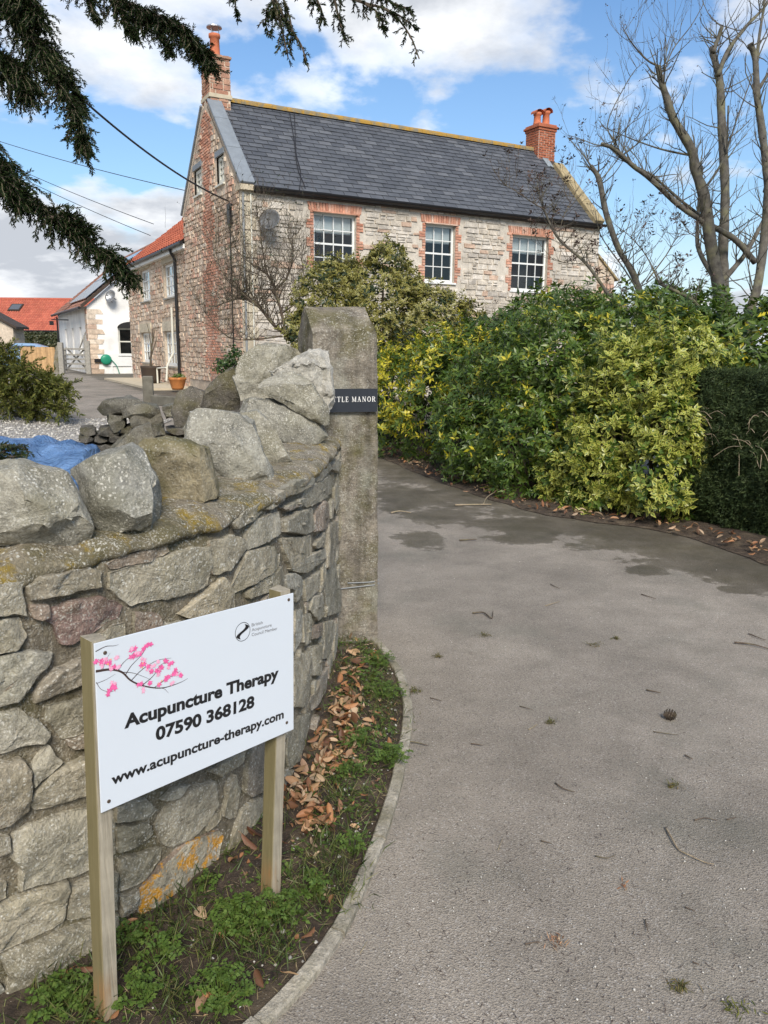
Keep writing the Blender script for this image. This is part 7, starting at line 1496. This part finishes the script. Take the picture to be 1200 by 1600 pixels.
for i, (x, y, s_, lb) in enumerate(((400, 1318, .085, 'brown dead leaf leaning on the wall just left of the right sign post'), (392, 1335, .075, 'pale brown dead leaf lying by the right sign post foot'), (314, 1447, .062, 'upright orange brown dead leaf beneath the middle of the sign'), (232, 1472, .07, 'rust brown dead leaf right of the left sign post'), (200, 1468, .06, 'tan dead leaf tucked behind the left sign post'), (405, 1552, .05, 'pale dead leaf flat on the soil near the bottom edge'), (482, 1480, .055, 'light orange lobed dead leaf by the kerb joint'), (105, 1540, .055, 'rust dead leaf at the wall foot left of the sign'), (140, 1535, .055, 'orange dead leaf beside the left sign post at the wall'), (318, 1590, .06, 'orange brown dead leaf at the bottom picture edge'), (530, 1275, .05, 'grey tan dead leaf in open soil beside the kerb'), (365, 1362, .05, 'dark red brown dead leaf at the wall foot under the sign'), (330, 1575, .05, 'curled pale dead leaf beside the bottom edge weed'), (455, 1545, .04, 'small dead leaf close to the nearest kerb stone'))):
    c = gnd(x, y, 0.0); drop_leaf(V((c.x, c.y, 0.045)), s_, lb, 'single dead leaves on the verge')
for i in range(330):
    u = rg.uniform(0.0, HF.L * 0.72); p = HF.at(u); n = HF.nor(u); n = n if n.x > 0 else -n; q = p + n * rg.gauss(0.12, 0.12); q = V((q.x, q.y, hgt(q.x, q.y) + 0.05 + rg.uniform(0, .02)))
    if i < 90: drop_leaf(q, rg.uniform(0.05, 0.085), 'brown dead leaf in the litter under the hedge edge', 'dead leaves under the hedge')
    else: add_litter(q, rg.uniform(0.03, 0.07))
o = litter.build('leaf_litter', 'dead_leaf', None, True); o['kind'] = 'stuff'; o['label'] = 'crumbled dead leaf litter under the hedge and along the wall'; o['category'] = 'leaf litter'
# ------------------------------------------------------------------ things lying on the drive
def stick(pp, r, label, mat='debris', name='twig', z=0.004, fork=None):
    r = r * 0.78; q = [gnd(x, y, 0) for x, y in pp]; q = [V((p.x, p.y, hgt(p.x, p.y) + r * 0.9 + z + 0.004 * (i % 2))) for i, p in enumerate(q)]; mb = MB(); c = catmull(q, 5); mb.tube(c, [r * (1 - 0.5 * i / (len(c) - 1)) for i in range(len(c))], 6)
    if fork: f = [gnd(x, y, 0) for x, y in fork]; f = [V((p.x, p.y, hgt(p.x, p.y) + r * 0.9 + z + 0.03 * i)) for i, p in enumerate(f)]; mb.tube(catmull(f, 4), r * 0.45, 5)
    tag(mb.build(name, mat, None, True), label, 'twig')
stick([(711, 791), (735, 791), (768, 790)], 0.014, 'thick fallen branch lying on the damp drive by the hedge', 'pale_twig', 'fallen_branch', fork=[(755, 790), (762, 782), (780, 775)])
stick([(611, 803), (625, 801), (642, 803)], 0.012, 'short pale stick on the drive just right of the pier', 'pale_twig')
stick([(718, 846), (745, 845)], 0.010, 'short brown stick on the damp patch')
stick([(1147, 1006), (1175, 1010), (1204, 1017)], 0.007, 'dark straight twig at the right edge of the drive')
stick([(1170, 992), (1182, 998), (1196, 1002)], 0.005, 'small dark twig above the straight one at the right edge')
stick([(1040, 1296), (1050, 1315), (1060, 1330), (1075, 1340), (1100, 1350), (1115, 1355)], 0.0045, 'long bent grey twig in the middle right of the drive', 'pale_twig')
stick([(1085, 1284), (1100, 1282), (1120, 1284)], 0.003, 'fine curved twig above the long bent one'); stick([(1135, 1283), (1150, 1281)], 0.003, 'short fine twig right of the curved one')
stick([(738, 960), (755, 960), (768, 968), (770, 958)], 0.007, 'reddish curled twig on the upper drive', 'bark_brown'); stick([(852, 948), (875, 942)], 0.004, 'pale thin straw on the upper drive', 'pale_twig')
stick([(860, 914), (874, 922)], 0.004, 'short dark twig on the upper middle drive'); stick([(1002, 930), (1024, 938)], 0.005, 'dark twig near the damp streak'); stick([(1010, 1080), (1032, 1086)], 0.005, 'brown twig left of the pine cone')
stick([(868, 1226), (880, 1236), (898, 1240)], 0.004, 'dark bent twig in the centre of the drive'); stick([(736, 1164), (754, 1168)], 0.004, 'short reddish twig near the kerb bend'); stick([(623, 1161), (645, 1163), (668, 1167)], 0.005, 'brown twig reaching over the kerb onto the drive')
stick([(1070, 1182), (1082, 1190)], 0.004, 'short dark twig on the right half of the drive'); stick([(826, 1142), (840, 1135)], 0.0035, 'pale straw bit near the centre of the drive', 'pale_twig'); stick([(845, 1316), (862, 1322)], 0.003, 'fine twig beside a white crumb')
stick([(778, 1330), (786, 1312)], 0.002, 'thin pale stalk standing out on the near drive', 'pale_twig'); stick([(1070, 1420), (1085, 1428)], 0.003, 'tiny dark twig low on the right'); stick([(563, 1492), (574, 1474)], 0.0022, 'thin straw near the kerb at the bottom', 'pale_twig')
stick([(1082, 1506), (1092, 1512)], 0.003, 'tiny black twig near the bottom right'); stick([(672, 1092), (690, 1098)], 0.003, 'fine dark twig right of the kerb bend'); stick([(812, 1105), (832, 1112)], 0.003, 'dark hair like twig on the middle drive')
stick([(1020, 1145), (1060, 1152)], 0.003, 'faint twig just below the pine cone'); stick([(930, 1340), (948, 1345), (962, 1338)], 0.003, 'reddish scrap of twig on the lower drive', 'bark_brown'); stick([(1008, 1100 + 340), (1012, 1460)], 0.003, 'upright looking fine twig on the lower right'); stick([(820, 1478), (842, 1476)], 0.003, 'fine twig left of the brown tuft')
c = gnd(1046, 1124, 0); cn = thing('pine_cone', 'small brown cone lying on the right of the drive', 'cone', c); rr2 = random.Random(4); mb = MB()
for k in range(46):
    a = k * 2.4; t_ = k / 46; r = 0.019 * math.sin(math.pi * (0.12 + 0.82 * t_)) + 0.003; p = c + V(((t_ - .5) * 0.05, math.cos(a) * r, 0.022 + math.sin(a) * r)); nn = V((0.4, math.cos(a), math.sin(a))).normalized(); s_ = nn.cross(V((1, 0, 0))).normalized() * 0.008
    mb.add([p - nn * 0.006 - s_ * .5, p - nn * 0.006 + s_ * .5, p + nn * 0.004 + s_, p + nn * 0.007, p + nn * 0.004 - s_], [(0, 1, 2, 3, 4)])
mb.build('scale', 'debris', cn); mb = MB(); mb.lathe(c + V((-0.03, 0, 0.022)), [(0.003, 0), (0.014, 0.015), (0.016, 0.03), (0.008, 0.055), (0.002, 0.06)], 10, V((1, 0, 0))); mb.build('body', 'bark_brown', cn)
def tuft(px, py, r, label, mat='moss_tuft', n=60):
    c = gnd(px, py, 0.006); rng = np.random.default_rng(int(px)); P = np.array([[c.x, c.y, c.z]]) + rng.normal(size=(n, 3)) * [r, r * .7, 0.003]; P[:, 2] = np.abs(P[:, 2] - 0.006) + 0.006; A = rng.normal(size=(n, 3)) * [1, 1, .5]; tag(link(bpy.data.objects.new('moss_tuft', leaf_mesh('moss_tuft', P, A, np.tile([0, 0, 1.0], (n, 1)) + rng.normal(size=(n, 3)) * .3, rng.uniform(.010, .03, n), 0.004, mat))), label, 'moss')
tuft(929, 1007, .022, 'green brown moss tuft on the upper middle of the drive'); tuft(648, 1079, .018, 'small moss tuft right of the pier foot'); tuft(757, 992, .016, 'flat moss scrap on the upper left drive'); tuft(861, 1128, .012, 'tiny moss scrap in the middle of the drive'); tuft(962, 997, .008, 'dark speck of moss beside the larger tuft'); tuft(870, 1470, .018, 'orange brown dry tuft on the lower drive', 'dead_leaf', 45); tuft(1062, 1540, .014, 'dark moss scrap near the bottom right'); tuft(1052, 1227, .012, 'flat dark moss scrap right of centre'); tuft(1152, 1575, .02, 'green conifer scrap in the bottom right corner', 'juniper', 40); tuft(685, 1025, .010, 'little moss scrap on the left edge of the drive'); tuft(975, 1382, .010, 'red brown leaf scrap on the lower right', 'dead_leaf', 12)
n_ = 520; po = []
for i in range(n_): p = gnd(rg.uniform(600, 1230), 860 + 760 * rg.random() ** 0.8, 0); po.append((p.x, p.y, hgt(p.x, p.y) + 0.004))
S = rng.uniform(0.0015, 0.0045, n_); P = np.array(po)[:, None, :] + oc[None] * (S[:, None, None] * rng.uniform(.6, 1.3, (n_, 6, 1)))
o = link(bpy.data.objects.new('grit', np_mesh('grit', P.reshape(-1, 3), (np.arange(n_)[:, None, None] * 6 + ff[None]).reshape(-1, 3), 'pebble'))); o['kind'] = 'stuff'; o['label'] = 'loose pale grit scattered over the tarmac drive'; o['category'] = 'grit'
n_ = 700; P = []
for i in range(n_): p = gnd(rg.uniform(600, 1230), 820 + 790 * rg.random() ** 0.8, 0); P.append((p.x, p.y, hgt(p.x, p.y) + 0.004))
L = rng.uniform(0.006, 0.03, n_); o = link(bpy.data.objects.new('needle_litter', leaf_mesh('needle_litter', np.array(P), rng.normal(size=(n_, 3)) * [1, 1, .03], np.tile([0, 0, 1.0], (n_, 1)), L, 0.0022, 'withered', 0.1, 0.02))); o['kind'] = 'stuff'; o['label'] = 'fine conifer needles and crumbs strewn over the drive'; o['category'] = 'litter'
